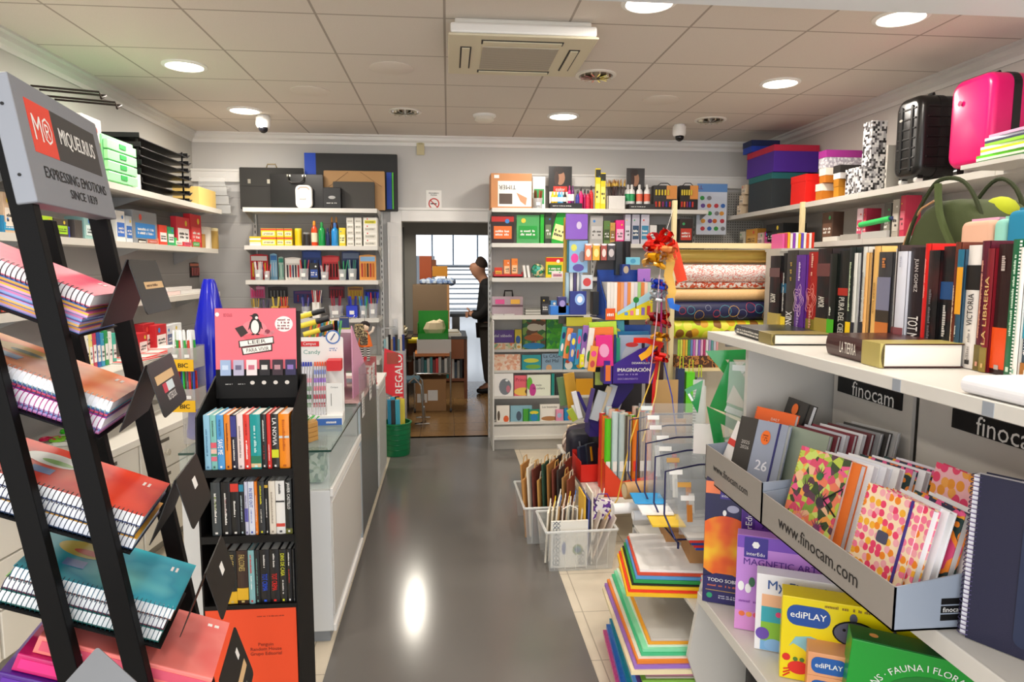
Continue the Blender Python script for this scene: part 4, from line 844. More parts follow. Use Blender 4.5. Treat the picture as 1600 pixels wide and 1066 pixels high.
for px0, px1, py, kind, cols, l, kw in (
 (8, 30, 302, k_box, ['d8b898', 'f0e4d4'], 'small tan carton on a pile at the left edge', dict(d=.15)),
 (4, 34, 338, k_box, ['1a7aa8', '2a9ac8'], 'teal blue plastic basket', dict(d=.2, name='basket', cat='basket')),
 (66, 84, 338, k_box, ['b8e01e', '2a9a3a'], 'lime green packet', dict(d=.08, name='packet', cat='packet')),
 (86, 108, 342, k_box, ['4a4238', 'a8d82a'], 'dark box with lime label', dict(d=.1)),
 (99, 116, 354, k_can, ['2a40b0', '4a60c8'], 'small blue pot', dict(name='pot', cat='pot')),
 (118, 130, 344, k_box, ['4a4440'], 'dark brown box', dict(d=.1)),
 (133, 158, 340, k_box, ['8fb8b4', 'd8e8e4'], 'pale teal box', dict(d=.1)),
 (183, 197, 330, k_box, ['e8e6e0', '3a70c8'], 'white narrow packet with blue print', dict(d=.08, name='packet', cat='packet')),
 (198, 208, 338, k_box, ['cfd4da', '2a68b8'], 'grey and blue packet', dict(d=.08, name='packet', cat='packet')),
 (209, 247, 331, k_box, ['8a8e92', '2a80c8'], 'large grey stationery box with blue corner', dict(d=.12)),
 (250, 262, 352, k_box, ['e8402a', 'f8f4f0'], 'red dotted label roll box', dict(d=.06)),
 (263, 273, 355, k_box, ['2aa868', 'e8f4ec'], 'green dotted label roll box', dict(d=.06)),
 (277, 298, 340, k_box, ['d8283a', 'f2eeea'], 'red and white tape dispenser pack', dict(d=.04)),
 (299, 316, 336, k_box, ['c81a2a', 'e84a4a'], 'tall red tape pack', dict(d=.05)),
 (274, 286, 372, k_box, ['3ac060', 'f2f0e8'], 'tiny green tape box', dict(d=.05)), (287, 300, 374, k_box, ['e8e0c8', 'e05a7a'], 'tiny cream tape box', dict(d=.05)), (301, 313, 373, k_box, ['d8b070', '3aa850'], 'tiny ochre tape box', dict(d=.05)),
 (216, 229, 374, k_box, ['e09068', 'f6f2ea'], 'tiny orange tape box', dict(d=.05)), (230, 248, 372, k_box, ['e8a888', 'c84a3a'], 'low salmon tape box', dict(d=.05)),
 (317, 325, 366, k_can, ['b98a4a', 'a87a3a'], 'brown tape roll', {}), (324, 336, 355, k_can, ['efe8da', 'e4dccb'], 'tall white tape roll', {}), (337, 346, 357, k_can, ['c8a45a', 'e8d8a8'], 'gold tape roll', {})):
    put('left', kind, px0, px1, py, z2, LP, cols, l+' on the second left wall shelf', **kw)
# extra goods further along that the rack only partly hides
z3, z4 = 1.412, 1.072
for i, (px0, px1, py, cols, l) in enumerate(((250, 282, 449, ['f2d8d4'], 'pale pink'), (283, 314, 447, ['e8e6e2'], 'white'), (262, 300, 443, ['e4e0dc'], 'grey topped'))):
    put('left', k_box, px0, px1, py if i < 2 else 443, z3 if i < 2 else z3+.028, -1.95, cols, '%s paper stack on the third left wall shelf' % l, d=.2, name='paper_stack', cat='paper stack', H=.027)
for px0, px1, py, cols, l in ((0, 20, 478, ['2a1c18', 'c83a28'], 'red and black punch box'), (22, 48, 482, ['1c1a1c', '3a3a40'], 'black stapler box'), (50, 62, 476, ['e0ddd6', '6a6a88'], 'white staple box')):
    put('left', k_box, px0, px1, py, z3, -1.93, cols, l+' on the third left wall shelf at the picture edge', d=.08)
for px0, px1, py, z, cols, l in ((324, 347, 411, 1.50, ['f0efec', 'f8f8f8', '1a1a1a', '2a2a2a'], 'white hanging card with black pens at the far left corner'), (297, 312, 410, 1.52, ['2a2220', 'd87a5a', 'a83a2a'], 'dark hanging blister with orange print'), (352, 374, 411, 1.50, ['f4f2f0', '3a3a3a', '1a1a1a'], 'white hanging pack of black markers left of the back shelves'),
                            (303, 320, 338, 1.85, ['c8342a', 'e8584a', 'f4f0ec'], 'red hanging tape blister above the dotted rolls')):
    put('left', k_blister, px0, px1, py, z, -2.222, cols, l)
for i, (px0, px1, py, cols, l) in enumerate(((218, 232, 520, ['c81e28', 'f2e8e4'], 'small upright red pack'), (226, 244, 505, ['b81a24', 'f0e4dc'], 'red carton with white lettering'), (245, 262, 507, ['c4202a', 'f4ece8'], 'second red carton with white lettering'), (252, 268, 523, ['a8202a', 'e85a5a'], 'low red carton'), (262, 272, 508, ['dfe4e6', '5a6a90'], 'white glue bottle carton'), (273, 285, 505, ['e4e8ea', '8ac83a'], 'white and green glue carton'))):
    put('left', k_box, px0, px1, py, z4, -1.85-.04*(i % 2), cols, l+' on the low left wall shelf', d=.07)
for i in range(9):
    c = ['e8b84a', 'f2f0e4', 'f0e08a', 'c83a5a', '2a60b0', '3aa0c8', '2a9a58', 'f4f2ee', '48c0a8'][i]
    put('left', k_box, 130+6*i, 135+6*i, 516+2*(i % 3), z4, -1.88, [c, 'f4f2ee'], '%s upright marker pack in the row on the low left wall shelf' % ORD[i], d=.02, name='marker_pack', cat='marker pack', group='marker packs on the low left shelf')
for i, (px, c, l) in enumerate(((196, 'f2efe8', 'white'), (222, 'd8362a', 'red and white'), (250, 'f4f2ec', 'white red striped'), (275, 'e0402a', 'red edged'))):
    p = at(px, 560-.18*(px-190), Z=1.09); o = G().box(-.1, -.13, 0, .1, .13, .005, 0).box(-.1, -.13, .005, .1, -.09, .006, 1).box(.07, -.09, .005, .1, .13, .006, 1).obj('leaflet', [M('f4f1ea', .5), M('d4302a', .5)], loc=(-1.83, p.y, 1.073+.007*i)); o.rotation_euler = (0, 0, .1*i-.2)
    tag(o, '%s leaflet lying on the low left wall shelf' % l, 'leaflet')
# clear acrylic trays hanging on the back panelling
for j in range(4):
    p = at(318+3*j, 284+14*j, Y=6.33)
    t = TH('acrylic_holder', 'clear acrylic leaflet holder on the back panelling, %s from top' % ORD[j], 'leaflet holder', (p.x, 6.2, p.z), group='clear acrylic holders')
    G().box(0, .0, -.05, .22, .004, .02).box(0, 0, -.05, .22, .18, -.047).obj('tray', CLEAR, t)
# ================================================================ back wall shelving, left of the doorway
def bshelf(x0, x1, zs, label, depth=.38, zb=.3, ztop=2.13, fy=6.0):
    t = TH('back_shelving', label, 'shelving', (x0, fy, 0)); W = x1-x0
    for z in zs: G().box(0, 0, z-.03, W, depth-.0, z).box(0, -.003, z-.036, W, .002, z).obj('shelf_board', SHELF, t)
    n = max(1, round(W/1.0))
    for k in range(n+1):
        g = G().box(W*k/n-.015, depth-.03, 0, W*k/n+.015, depth-.005, ztop)
        for j in range(int((ztop-.1)/.05)): g.box(W*k/n-.004, depth-.031, .06+j*.05, W*k/n+.004, depth-.03, .085+j*.05, 1)
        g.obj('upright', [M('c9c8c4', .4, .3), M('4a4846', .6)], t)
    for z in zs:
        for k in range(n+1): G().prism([(.02, z-.03), (depth-.02, z-.03), (depth-.02, z-.12)], W*k/n-.002, W*k/n+.002, 'x').obj('bracket', M('b9b8b4', .4, .4), t)
    return t
zb = lambda px, py: at(px, py, Y=6.0).z
ZL = [zb(480, 325), zb(480, 384), zb(480, 438), zb(480, 498)]
bshelf(-1.71, -.6, ZL+[.8], 'white metal back wall shelving left of the doorway')
xb = lambda px, Y=6.02: at(px, 350, Y=Y).x
def bp(kind, px0, px1, pyt, z, cols, label, Y=6.03, **kw): return put('back', kind, px0, px1, pyt, z, Y, cols, label, **kw)
z = ZL[0]
def folio(px0, px1, pyt, Y, col, label, th=.02, name='portfolio', rough=.5, **k):
    M4, w, h = spot('back', px0, px1, pyt, ZL[0]+.001, Y); t = TH(name, label, 'portfolio', mat=M4)
    G().rbox(0, 0, 0, w, th, h, .01).obj('body', M(col, rough), t, bev=.003); return t, w, h
t, w_, h_ = folio(478, 622, 240, 6.30, '191816', 'huge black portfolio with blue end on the left back shelf'); G().box(-.001, -.002, 0, w_*.12, .0, h_).obj('blue_corner', M('1450d8', .5), t); G().box(w_*.88, -.012, .02, w_*.935, .0, h_*.68).obj('blue_flap', M('1c48b0', .5), t); G().box(w_*.94, -.012, .02, w_*.955, .0, h_*.68).obj('green_flap', M('58c83a', .5), t)
t, w_, h_ = folio(376, 476, 262, 6.24, '2c2b29', 'dark grey portfolio with clasps at the left end of the top shelf', rough=.7)
for x in (.15, .45): G().box(w_*x-.012, -.004, h_*.62, w_*x+.012, 0, h_*.72).obj('clasp', M('c8c2b4', .3, .8), t)
G().tube([(w_*.42, .01, h_), (w_*.44, .01, h_+.03), (w_*.56, .01, h_+.03), (w_*.58, .01, h_)], .006, 6).obj('handle', M('8a7a5a', .4, .5), t)
G().box(0, -.001, h_*.55, w_, 0, h_*.56).obj('seam', BLACK, t)
t, w_, h_ = folio(507, 602, 267, 6.18, 'b98d58', 'kraft brown portfolio with elastic strings behind the dark folder'); G().tube([(w_*.05, -.002, h_*.55), (w_*.4, -.002, h_*.97)], .0018, 4).obj('elastic', M('6a4a28', .6), t); G().tube([(w_*.6, -.002, h_*.97), (w_*.95, -.002, h_*.6)], .0018, 4).obj('elastic', M('6a4a28', .6), t)
t, w_, h_ = folio(521, 586, 284, 6.13, '413e3a', 'charcoal folder in front of the kraft portfolio', rough=.6)
t, w_, h_ = folio(423, 506, 272, 6.12, '1b191a', 'glossy black briefcase with handle on the top left back shelf', th=.05, name='briefcase', rough=.22)
G().tube([(w_*.35, -.0, h_*.97), (w_*.36, -.03, h_*.8), (w_*.42, -.035, h_*.74), (w_*.58, -.035, h_*.74), (w_*.64, -.03, h_*.8), (w_*.65, 0, h_*.97)], .007, 8).obj('handle', M('2a2826', .3), t, smooth=True)
for x in (.36, .64): G().box(w_*x-.015, -.006, h_*.92, w_*x+.015, 0, h_*.98).obj('clasp', M('d8d2c4', .25, .8), t)
M4, w_, h_ = spot('back', 462, 488, 289, z+.001, 6.05); t = TH('cooler_bag', 'small white rounded bag standing before the black briefcase', 'bag', mat=M4)
G().rbox(0, 0, 0, w_, .05, h_, w_*.3).obj('body', M('eeebe6', .6), t, bev=.006, segs=3); G().tube([(w_*.15, -.001, h_*.8), (w_*.3, -.002, h_*.9), (w_*.7, -.002, h_*.9), (w_*.85, -.001, h_*.8)], .003, 5).obj('zip', M('b08a60', .5), t); bars(t, M('a8a49c', .5), (w_/2, -.001, h_*.4), Rr, Uu, w_*.5, .02, 1)
M4, w_, h_ = spot('back', 505, 533, 291, z+.001, 6.05); t = TH('black_box', 'small black carton with white emblem on the top left back shelf', 'box', mat=M4); G().box(0, 0, 0, w_, .08, h_*.95).obj('body', M('141314', .4), t, bev=.004)
G().disc((w_*.5, -.001, h_*.5), .03, 'y', 16, ry=.014).obj('emblem', M('a8a8a8', .5), t); bars(t, WHITE, (w_*.5, -.002, h_*.25), Rr, Uu, w_*.6, .012, 1)
z = ZL[1]
for r, (y0, zo) in enumerate(((367, 0), (352, 1))):
    for c, (a, b) in enumerate(((408, 432), (432.5, 444), (444.5, 457))):
        M4, w_, h_ = spot('back', a, b, 367, z, 6.04); hh = .072
        k_box(M4 @ Matrix.Translation((0, 0, zo*(hh+.001))), w_, hh, .15, ['f0cf14', 'f4e8b8', 'd8402a'], 'yellow modelling clay box, %s row, %s from left' % (('bottom', 'top')[r], ORD[c]), name='clay_box', group='yellow clay boxes')
M4, w_, h_ = spot('back', 390, 408, 360, z, 6.04)
for j, c in enumerate(('f2f0e6', 'e8e2c8', 'f0d040', 'f4f0e4', 'e8c020')): k_box(M4 @ Matrix.Translation((0, 0, .0155*j)), w_, .015, .1, [c], '%s clay packet in the small pile, %s from the bottom' % (('white', 'cream', 'yellow', 'white', 'gold')[j], ORD[j]), name='clay_packet', cat='packet')
for kind, a, b, py, cols, l in ((k_can, 460, 471, 357, ['e8c81a', 'f0d83a'], 'yellow paint pot'), (k_can, 473, 484, 363, ['2a2826', '8a8a88'], 'black lidded paint pot'), (k_bottle, 486, 496, 345, ['e84a1c', 'f09020', 'f4e0c0'], 'orange paint bottle'), (k_bottle, 497, 508, 347, ['149848', '1c8a40'], 'green paint bottle'),
    (k_bottle, 509, 515, 356, ['1a2a5a', '1a2a5a'], 'navy paint bottle'), (k_bottle, 517, 529, 348, ['2a90d8', '3a6ab0'], 'blue paint bottle'), (k_box, 530, 540, 356, ['e8d02a', 'f8f0a8'], 'yellow upright paint box')):
    bp(kind, a, b, py, z, cols, l+' on the left back shelving', d=.06, **(dict(name='paint_bottle') if kind == k_bottle else dict(name='paint_pot', cat='pot') if kind == k_can else {}))
for a, l in ((516, 'amber'), (523, 'brown')): bp(k_bottle, a, a+6, 339, z, ['6a3a18', 'c88a3a'], '%s glass bottle behind the blue paint bottle' % l, Y=6.12)
for c, (a, b, n_) in enumerate(((542, 553.5, 5), (554.5, 566, 5), (568, 590, 4))):
    M4, w_, h_ = spot('back', a, b, 340, z, 6.04)
    for j in range(n_): k_box(M4 @ Matrix.Translation((.001*(j % 2), 0, (h_/n_)*j)), w_-.002, h_/n_-.001, .12, ['f0ede4', 'e0dccf'] if not (c == 2 and j == n_-1) else ['f0ede4', 'd8d02a'], 'small white carton, %s column, %s from the bottom, left back shelving' % (ORD[c], ORD[j]), group='stacked white cartons')
z = ZL[2]
for kind, a, b, py, cols, l, Y in ((k_blister, 392, 420, 397, ['c8242a', 'f0e4e0', 'e8c02a', '2a4ab0'], 'red carded pen set', 6.2), (k_blister, 423, 434, 396, ['8ac0e0', '3a7ac0', 'd8e8f0'], 'light blue carded set', 6.2), (k_blister, 436, 444, 401, ['b8d8c8', '2a9a80', '2a9a80'], 'pale green carded set', 6.2),
    (k_blister, 446, 471, 402, ['d8d4cc', 'f0eee8', '1a1c2a', 'c8202a', '1c2a58'], 'clear carded set of red and black pens', 6.1), (k_blister, 473, 503, 390, ['1c3a78', '2a4a98', '1c2a58', '2a5ac0'], 'navy carded pack', 6.15), (k_box, 484, 498, 411, ['1a1c22', '2a4a98'], 'black carton with blue foot', 6.06),
    (k_blister, 504, 531, 399, ['c42028', 'e8484a', '2a1414', '3a3a3a'], 'red carded pack with dark pens', 6.15), (k_blister, 535, 563, 392, ['2a3a68', '6a7a98', '2a3a68'], 'blue grey carded pack', 6.15), (k_blister, 562, 588, 398, ['e8a04a', '8ab8e0', 'b83a3a', 'c86a2a', '3a2a2a'], 'orange carded lip balm pack', 6.08)):
    bp(kind, a, b, py, z, cols, l+' on the third left back shelf', Y=Y, d=.04)
for i, (a, b, py, cols, l) in enumerate(((396, 410, 408, ['e8e4e0', 'f0d8d0'], 'clear cup of pale pens'), (412, 421, 412, ['d8242a'], 'red pen cup'), (466, 482, 405, ['c83a3a', '2a7a58', 'd8d4d0'], 'clear cup of thin pencils'), (500, 513, 414, ['d8a0a8', 'b8b4b0'], 'small clear cup of pink pens'), (528, 541, 407, ['2a9a58', '1c6a48'], 'clear cup of green pens'), (543, 557, 405, ['2a8a7a', '20605a', 'a8b8c0'], 'clear cup of teal pens'))):
    bp(k_cup, a, b, py, z, cols, l+' on the third left back shelf', pens=5)
z = ZL[3]
for a, b, py, pb, cols, l in ((387, 410, 447, 466, ['d86a98', 'f0a8c0', 'e83a7a'], 'pink carded pack'), (415, 446, 448, 466, ['282422', '3a3432', '8a8a88'], 'black carded compass set'), (455, 500, 454, 474, ['3a3878', '6a3a78', 'a83a58', '2a58a0'], 'violet carded marker set'), (511, 536, 447, 466, ['5a1c2c', '8a2a3a', 'b8303a'], 'maroon carded pencil set'), (541, 565, 448, 468, ['d8a03a', '8a5a2a', 'e0c040'], 'golden carded set'), (567, 590, 452, 466, ['2038a0', '1c1c28', '1c30c0'], 'blue and black carded set')):
    k_blister(side_mat('back', (xb(a, 6.3), 6.3, at(a, pb, Y=6.3).z)), xb(b, 6.3)-xb(a, 6.3), at(a, py, Y=6.3).z-at(a, pb, Y=6.3).z, .03, cols, l+' hanging above the fourth left back shelf')
for i, (a, b, py, cols, l, cup) in enumerate(((392, 404, 466, ['c8a03a', '8a7a30'], 'ochre pen cup', 'e8ecee'), (405, 420, 468, ['6a5a7a', '4a4858'], 'clear cup of purple grey pens', 'e8ecee'), (424, 436, 463, ['d8b83a', 'e8d060'], 'yellow pen box', 'd8b84a'), (438, 450, 463, ['e07a2a', 'd8302a'], 'orange pen box', 'e07a2a'), (512, 536, 462, ['c81e38', 'a82048', '7a2a48'], 'clear cup of red pens', 'e8ecee'), (541, 559, 462, ['1c30c8', '1c1c90'], 'blue pen cup', '2038c8'), (561, 574, 462, ['2a9ac8', '2058c0', '28a060'], 'clear cup of blue and teal pens', 'e8ecee'), (575, 590, 456, ['1c28c8', 'd82028', '1c1c28'], 'clear cup of red and blue topped pens', 'e8ecee'), (470, 484, 464, ['3a3a90', '6a6ab0'], 'clear cup of violet pens', 'e8ecee'), (488, 500, 452, ['f0e8e0', 'd8483a'], 'white box of red tipped pens', 'f0ece6'))):
    bp(k_cup, a, b, py, z, cols, l+' on the fourth left back shelf', pens=6, cup=cup, round_=cup == 'e8ecee')
# ================================================================ back wall shelving right of the doorway
ZR = [zb(800, 325), zb(800, 380), zb(800, 434), zb(800, 493)]
bshelf(.385, 2.32, ZR, 'long white metal back wall shelving right of the doorway')
# lower part: stepped display of picture books
t = TH('book_steps', 'white stepped picture book display right of the doorway', 'display', (.395, 5.9, 0)); W_ = 1.0
tiers = [(zb(800, 553), 6.26), (zb(800, 584)-.0, 6.16), (zb(800, 622), 6.06), (zb(800, 658), 5.95)]
for z, y in tiers: G().box(0, y-5.9-.03, z-.012, W_, y-5.9+.1, z).box(0, y-5.9-.034, z-.012, W_, y-5.9-.03, z+.012).obj('step', SHELF, t)
G().box(0, .0, .12, W_, .02, tiers[3][0]-.03).box(0, -.02, .1, W_, .45, .13).obj('front_panel', SHELF, t); G().box(.0, .02, 0, W_, .45, .1).obj('plinth', M('b5b2ab', .4), t); G().box(0, .44, .1, W_, .46, 1.2).obj('back_panel', M('bdbbb7', .6), t)
G().box(-.012, -.02, 0, 0, .46, 1.15).obj('side_panel', M('cfcdc8', .4), t)
def pb(tier, a, b, py, cols, l, **kw):
    z, y = tiers[tier]; M4, w, h = spot('back', a, b, py, z+.001, y+kw.pop('dy', 0)); return k_cover(M4, w, h, .012, cols, l+' in the stepped book display', **kw)
animals = pat('cells', ['3a7a3a', '6a4a2a', '2a6a3a', 'c87a3a', '8ab048', 'e8e0cc', '3a8a4a', '2f6f35'], 22, .4)
pb(0, 769, 803, 516, ['5a2a90'], 'purple picture book with white title', title='del sábado', tcol='f4f0f8', tz=.72, dy=.03)
pb(0, 804, 815, 515, ['e8d02a'], 'narrow yellow picture book', art=[('picture', .5, .5, .35, .2, '3a6ab0')], dy=.03)
pb(0, 816, 852, 498, ['3a8a3a'], 'tall green forest animals picture book', m=animals, dy=.03, art=[('round_label', .5, .72, .3, .12, 'e8ddc8'), ('blue_ground', .5, .12, .48, .1, '2a8ac8'), ('brown_animals', .5, .38, .42, .1, 'b0602a')])
pb(0, 853, 879, 498, ['48b81e'], 'tall bright green picture book', m=pat('cells', ['48b81e', '3aa02a', '6ac83a', '2a9048'], 30, .4), dy=.03)
pb(0, 769, 806, 536, ['e8c8a8'], 'low cream jungle picture book', m=pat('cells', ['e8b088', 'c8d0a0', 'e8d8b8', '8ab088', 'e88a5a'], 40, .4))
pb(0, 806, 815, 537, ['f0e8c8'], 'thin pale picture book', dy=-.002, art=[('picture', .5, .5, .3, .2, 'd8a03a')])
pb(1, 770, 813, 554, ['f0c8a8'], 'peach patterned picture book with pink title', m=pat('cells', ['f2d4b8', 'e8a888', 'f4dcc8', 'f0c0a0'], 45, .4))
pb(1, 815, 845, 555, ['2aa0a8'], 'teal picture book with yellow crocodile', art=[('yellow_cloud', .5, .65, .4, .14, 'd8d84a'), ('crocodile', .6, .25, .4, .14, '7ab040')])
pb(1, 846, 879, 553, ['8aa8c0'], 'blue grey picture book with dark title', title='La CASA\ndel Mal', tcol='1c2a3a', tz=.72, tw=.8, art=[('gold_figure', .35, .15, .14, .2, 'd8a878')])
pb(1, 880, 914, 556, ['1c8aa8'], 'teal picture book with white fox', art=[('fox', .25, .35, .18, .3, 'f0ece6'), ('fox_ear', .2, .6, .1, .12, 'c84a2a'), ('lantern', .75, .3, .15, .2, 'd89a2a')])
pb(2, 770, 802, 584, ['f4f2ee'], 'white picture book with grey furry monster', art=[('monster_body', .6, .42, .3, .36, '7a8088'), ('monster_hand', .75, .32, .1, .16, 'c87a88'), ('monster_eye', .68, .7, .07, .05, 'f4f4f4')], dy=.02)
pb(2, 803, 839, 587, ['ee6a78'], 'pink princess picture book', title='Princesses', tcol='a01c38', tz=.8, tw=.85, art=[('yellow_ground', .4, .22, .4, .2, 'f2c85a'), ('princess_hair', .62, .22, .14, .14, '6a3a20')], dy=.02)
pb(2, 823, 860, 586, ['e8ecd8'], 'white picture book with green edge and dark title', title='món\nde colors', tcol='2a2a2a', tz=.45, tw=.5, art=[('green_bush', .12, .6, .12, .3, '6ab83a'), ('magenta_figure', .25, .3, .14, .3, 'c83a90')])
pb(2, 861, 866, 584, ['148a80'], 'teal spine of a picture book', dy=.01); pb(2, 867, 881, 585, ['2a302e'], 'dark picture book with pale figures', art=[('figure', .5, .6, .25, .2, 'c8b8a8'), ('figure', .6, .25, .25, .18, 'a8a098')], dy=.01)
pb(2, 883, 898, 590, ['d89ab8'], 'pink patterned picture book', m=pat('cells', ['d89ab8', 'e8c8d8', 'b878a8'], 50, .4)); pb(2, 899, 928, 592, ['e0a01e'], 'golden yellow picture book')
pb(3, 775, 796, 634, ['f2ece0'], 'small white book with lamp and fox drawing', art=[('lamp', .2, .4, .1, .3, '5a4a3a'), ('fox', .75, .2, .2, .2, 'e0602a')]); pb(3, 797, 831, 634, ['8ab8c8'], 'small blue book with penguin drawing', art=[('drawn_bird', .4, .35, .12, .3, '4a5a6a')], dy=.02)
pb(3, 817, 828, 639, ['4aa83a'], 'small green book', dy=.01); pb(3, 826, 843, 640, ['2a9a7a'], 'small teal and yellow book', art=[('yellow_title', .5, .75, .4, .14, 'e8d83a'), ('round_face', .5, .35, .35, .3, '2a8ac0')])
pb(3, 843, 874, 632, ['f4f0e6'], 'small white book with brown animals', title='Les bestioles', tcol='4a4038', tz=.85, tw=.75, art=[('animals', .5, .15, .42, .14, 'b07a4a')], dy=.02); pb(3, 868, 880, 640, ['e898b8'], 'small pink book', art=[('picture', .5, .5, .3, .2, 'a8c0e0')]); pb(3, 881, 898, 638, ['1c8ac8'], 'small blue book with orange figure', art=[('orange_figure', .65, .3, .3, .25, 'e8902a')])
# top shelf, right
z = ZR[0]
t = bp(k_box, 767, 831, 271, z, ['c88a58'], 'brown printed electric heater carton on the right back shelf', d=.25)
M4, w_, h_ = spot('back', 767, 831, 271, z, 6.03)
G().box(w_*.17, -.001, h_*.05, w_*.99, 0, h_*.78).obj('white_print', M('f2efe8', .5), t); G().box(w_*.2, -.002, h_*.12, w_*.52, -.001, h_*.42).obj('device_picture', M('5a4a40', .5), t); G().prism([(w_*.62, h_*.45), (w_*.88, h_*.3), (w_*.85, h_*.08), (w_*.72, h_*.2)], -.002, -.001, 'y').obj('hand_picture', M('c8906a', .5), t)
TX(t, 'TIMER', M('4a4240', .5), (w_*.4, -.0015, h_*.6), (-1, 0, 0), (0, 0, -1), width=w_*.42, height=h_*.12)
G().box(w_*.08, -.002, h_*.86, w_*.2, -.001, h_*.95).obj('shipping_label', WHITE, t)
bp(k_box, 832, 852, 276, z, ['e8ece6', '2a9a50'], 'clear pack with green top beside the brown carton', Y=6.1, d=.05); bp(k_cup, 833, 849, 296, z, ['8a4a2a', '6a3a20', 'a85a3a'], 'clear pot of brown pencils on the right back shelf', pens=7)
for a, pt, y1, wbase, l in ((857, 260, 6.15, 50, 'left'), (978, 263, 6.15, 42, 'right')):
    M4, w_, h_ = spot('back', a, a+36 if a < 900 else 1006, pt, z, 6.14)
    t = TH('paint_display', 'black paint display with dark portrait poster, %s of two' % l, 'display', mat=M4)
    G().box(0, .0, h_*.0, w_, .004, h_).obj('poster', M('1c1818', .4), t)
    # dim half-lit face on the poster, plain shapes
    G().disc((w_*.5, -.001, h_*.74), w_*.2, 'y', 20, ry=h_*.17).obj('poster_face', M('a8785c', .5), t); G().disc((w_*.42, -.0014, h_*.9), w_*.24, 'y', 16, ry=h_*.08).obj('poster_hair', M('2a1c18', .5), t); G().disc((w_*.34, -.0015, h_*.72), w_*.1, 'y', 14, ry=h_*.16).obj('poster_shadow_side', M('3a241c', .5), t)
    g = G().box(0, -.11, 0, at(a+wbase, 300, Y=6.03).x-at(a, 300, Y=6.03).x, 0, .05); g.obj('base_tray', M('171416', .4), t); bars(t, WHITE, (w_*.5, -.111, .025), Rr, Uu, w_*.8, .01, 1)
    if l == 'left':
        G().box(w_*.2, -.006, h_*.4, w_*.8, -.002, h_*.54).obj('red_label', M('d8321e', .5), t); TX(t, 'color', WHITE, (w_*.5, -.0065, h_*.47), Rr, Uu, width=w_*.4); G().box(0, -.05, .05, w_*.95, -.045, h_*.4).obj('white_card', M('e4e0da', .5), t)
p0 = spot('back', 857, 900, 300, z, 6.05)[0]
for i, (c, px) in enumerate((('e8c81e', 864), ('d8b81e', 869), ('3a9ad8', 874), ('78c0e8', 878), ('2a2a2a', 883), ('c02a78', 890), ('6a2a68', 895))):
    bp(k_bottle, px-2.6, px+2.6, 299 if i < 5 else 290, z+.05, [c, c, 'f0ece6'], '%s acrylic tube, %s from left in the left paint display' % (('yellow', 'ochre', 'blue', 'pale blue', 'black', 'magenta', 'plum')[i], ORD[i]), Y=6.06, name='paint_tube', cat='paint tube')
for i, (c, px, pt) in enumerate((('d81e6a', 908, 292), ('a81e60', 914, 296), ('3a3a90', 903, 297), ('d8202c', 924, 290), ('c81e48', 919, 297))):
    bp(k_bottle, px-3.4, px+3.4, pt, z, [c, '2a1c24', c], '%s paint bottle beside the left paint display' % (('magenta', 'dark magenta', 'violet blue', 'red', 'crimson')[i]), Y=6.04+.05*(i % 2), name='paint_bottle')
for i, (px, c) in enumerate(((978+4, 'red'), (988, 'green'), (1000, 'red'), (1012, 'red'))):
    bp(k_bottle, px-5, px+5, 288, z+.05, ['efedea', 'e4e2de', '2aa060' if c == 'green' or i == 0 else 'e86a4a'], 'white medium bottle in the right paint display, %s from left' % ORD[i], Y=6.06, name='medium_bottle')
for i, (a, pt) in enumerate(((930, 263), (938, 270))): bp(k_box, a, a+8, pt, z, ['ecd41e', 'f2e878', '2a2a22'], '%s yellow brush sleeve' % ('taller', 'shorter')[i], Y=6.06, d=.03, name='brush_sleeve', cat='sleeve')
M4, w_, h_ = spot('back', 950, 977, 306, z, 6.03); t = TH('brush_box', 'white open box of long paint brushes on the right back shelf', 'brush box', mat=M4); G().box(0, 0, 0, w_, .004, h_).box(0, .1, 0, w_, .104, h_*1.3).box(0, 0, 0, .004, .1, h_).box(w_-.004, 0, 0, w_, .1, h_).box(0, 0, 0, w_, .1, .004).obj('box', M('dedbd6', .5), t)
bm_ = G().cyl((0, 0, 0), (0, 0, .2), .0035, .005, 6, 0).cyl((0, 0, .2), (0, 0, .225), .006, .006, 6, 1).cyl((0, 0, .225), (0, 0, .26), .006, .001, 6, 2).mesh('brush', [M('3a1a12', .3), M('c8a24a', .3, .8), M('a87a40', .7)])
for i in range(22):
    o = bpy.data.objects.new('paint_brush', bm_); COL.objects.link(o); o.matrix_world = M4 @ Matrix.Translation((.02+w_*.1+(w_*.7)*(i % 8)/8, .02+.03*(i//8), .006)) @ Euler((random.uniform(-.1, .1), random.uniform(-.3, .3)*.6, 0)).to_matrix().to_4x4(); tag(o, 'long dark handled paint brush upright in the white open box', 'paint brush', 'paint brushes in the white box')
for i, (a, b) in enumerate(((1021, 1057), (1062, 1090))):
    M4, w_, h_ = spot('back', a, b, 290, z, 6.04); t = TH('paint_set', 'black and orange boxed paint set, %s of two' % ('left', 'right')[i], 'paint set', mat=M4)
    G().box(0, 0, 0, w_, .08, h_).obj('box', M('1c1814', .4), t); G().box(w_*.55, -.001, h_*.45, w_, 0, h_).obj('orange_print', M('e89a4a', .5), t)
    for j in range(5): G().cyl((w_*(.1+.13*j), -.006, h_*.6), (w_*(.1+.13*j), -.006, h_*.82), .008, seg=8).obj('yellow_pot', M('e0c83a', .4), t); G().cyl((w_*(.1+.15*j), -.006, h_*.12), (w_*(.1+.15*j), -.006, h_*.34), .009, seg=8).obj('red_pot', M(['c82a1e', 'd86a2a', '8a1c5a', '3a3a90', 'c82a1e'][j], .4), t)
    G().tube([(w_*.2, .04, h_), (w_*.35, .04, h_+.025), (w_*.65, .04, h_+.025), (w_*.8, .04, h_)], .004, 5).obj('handle', BLACK, t)
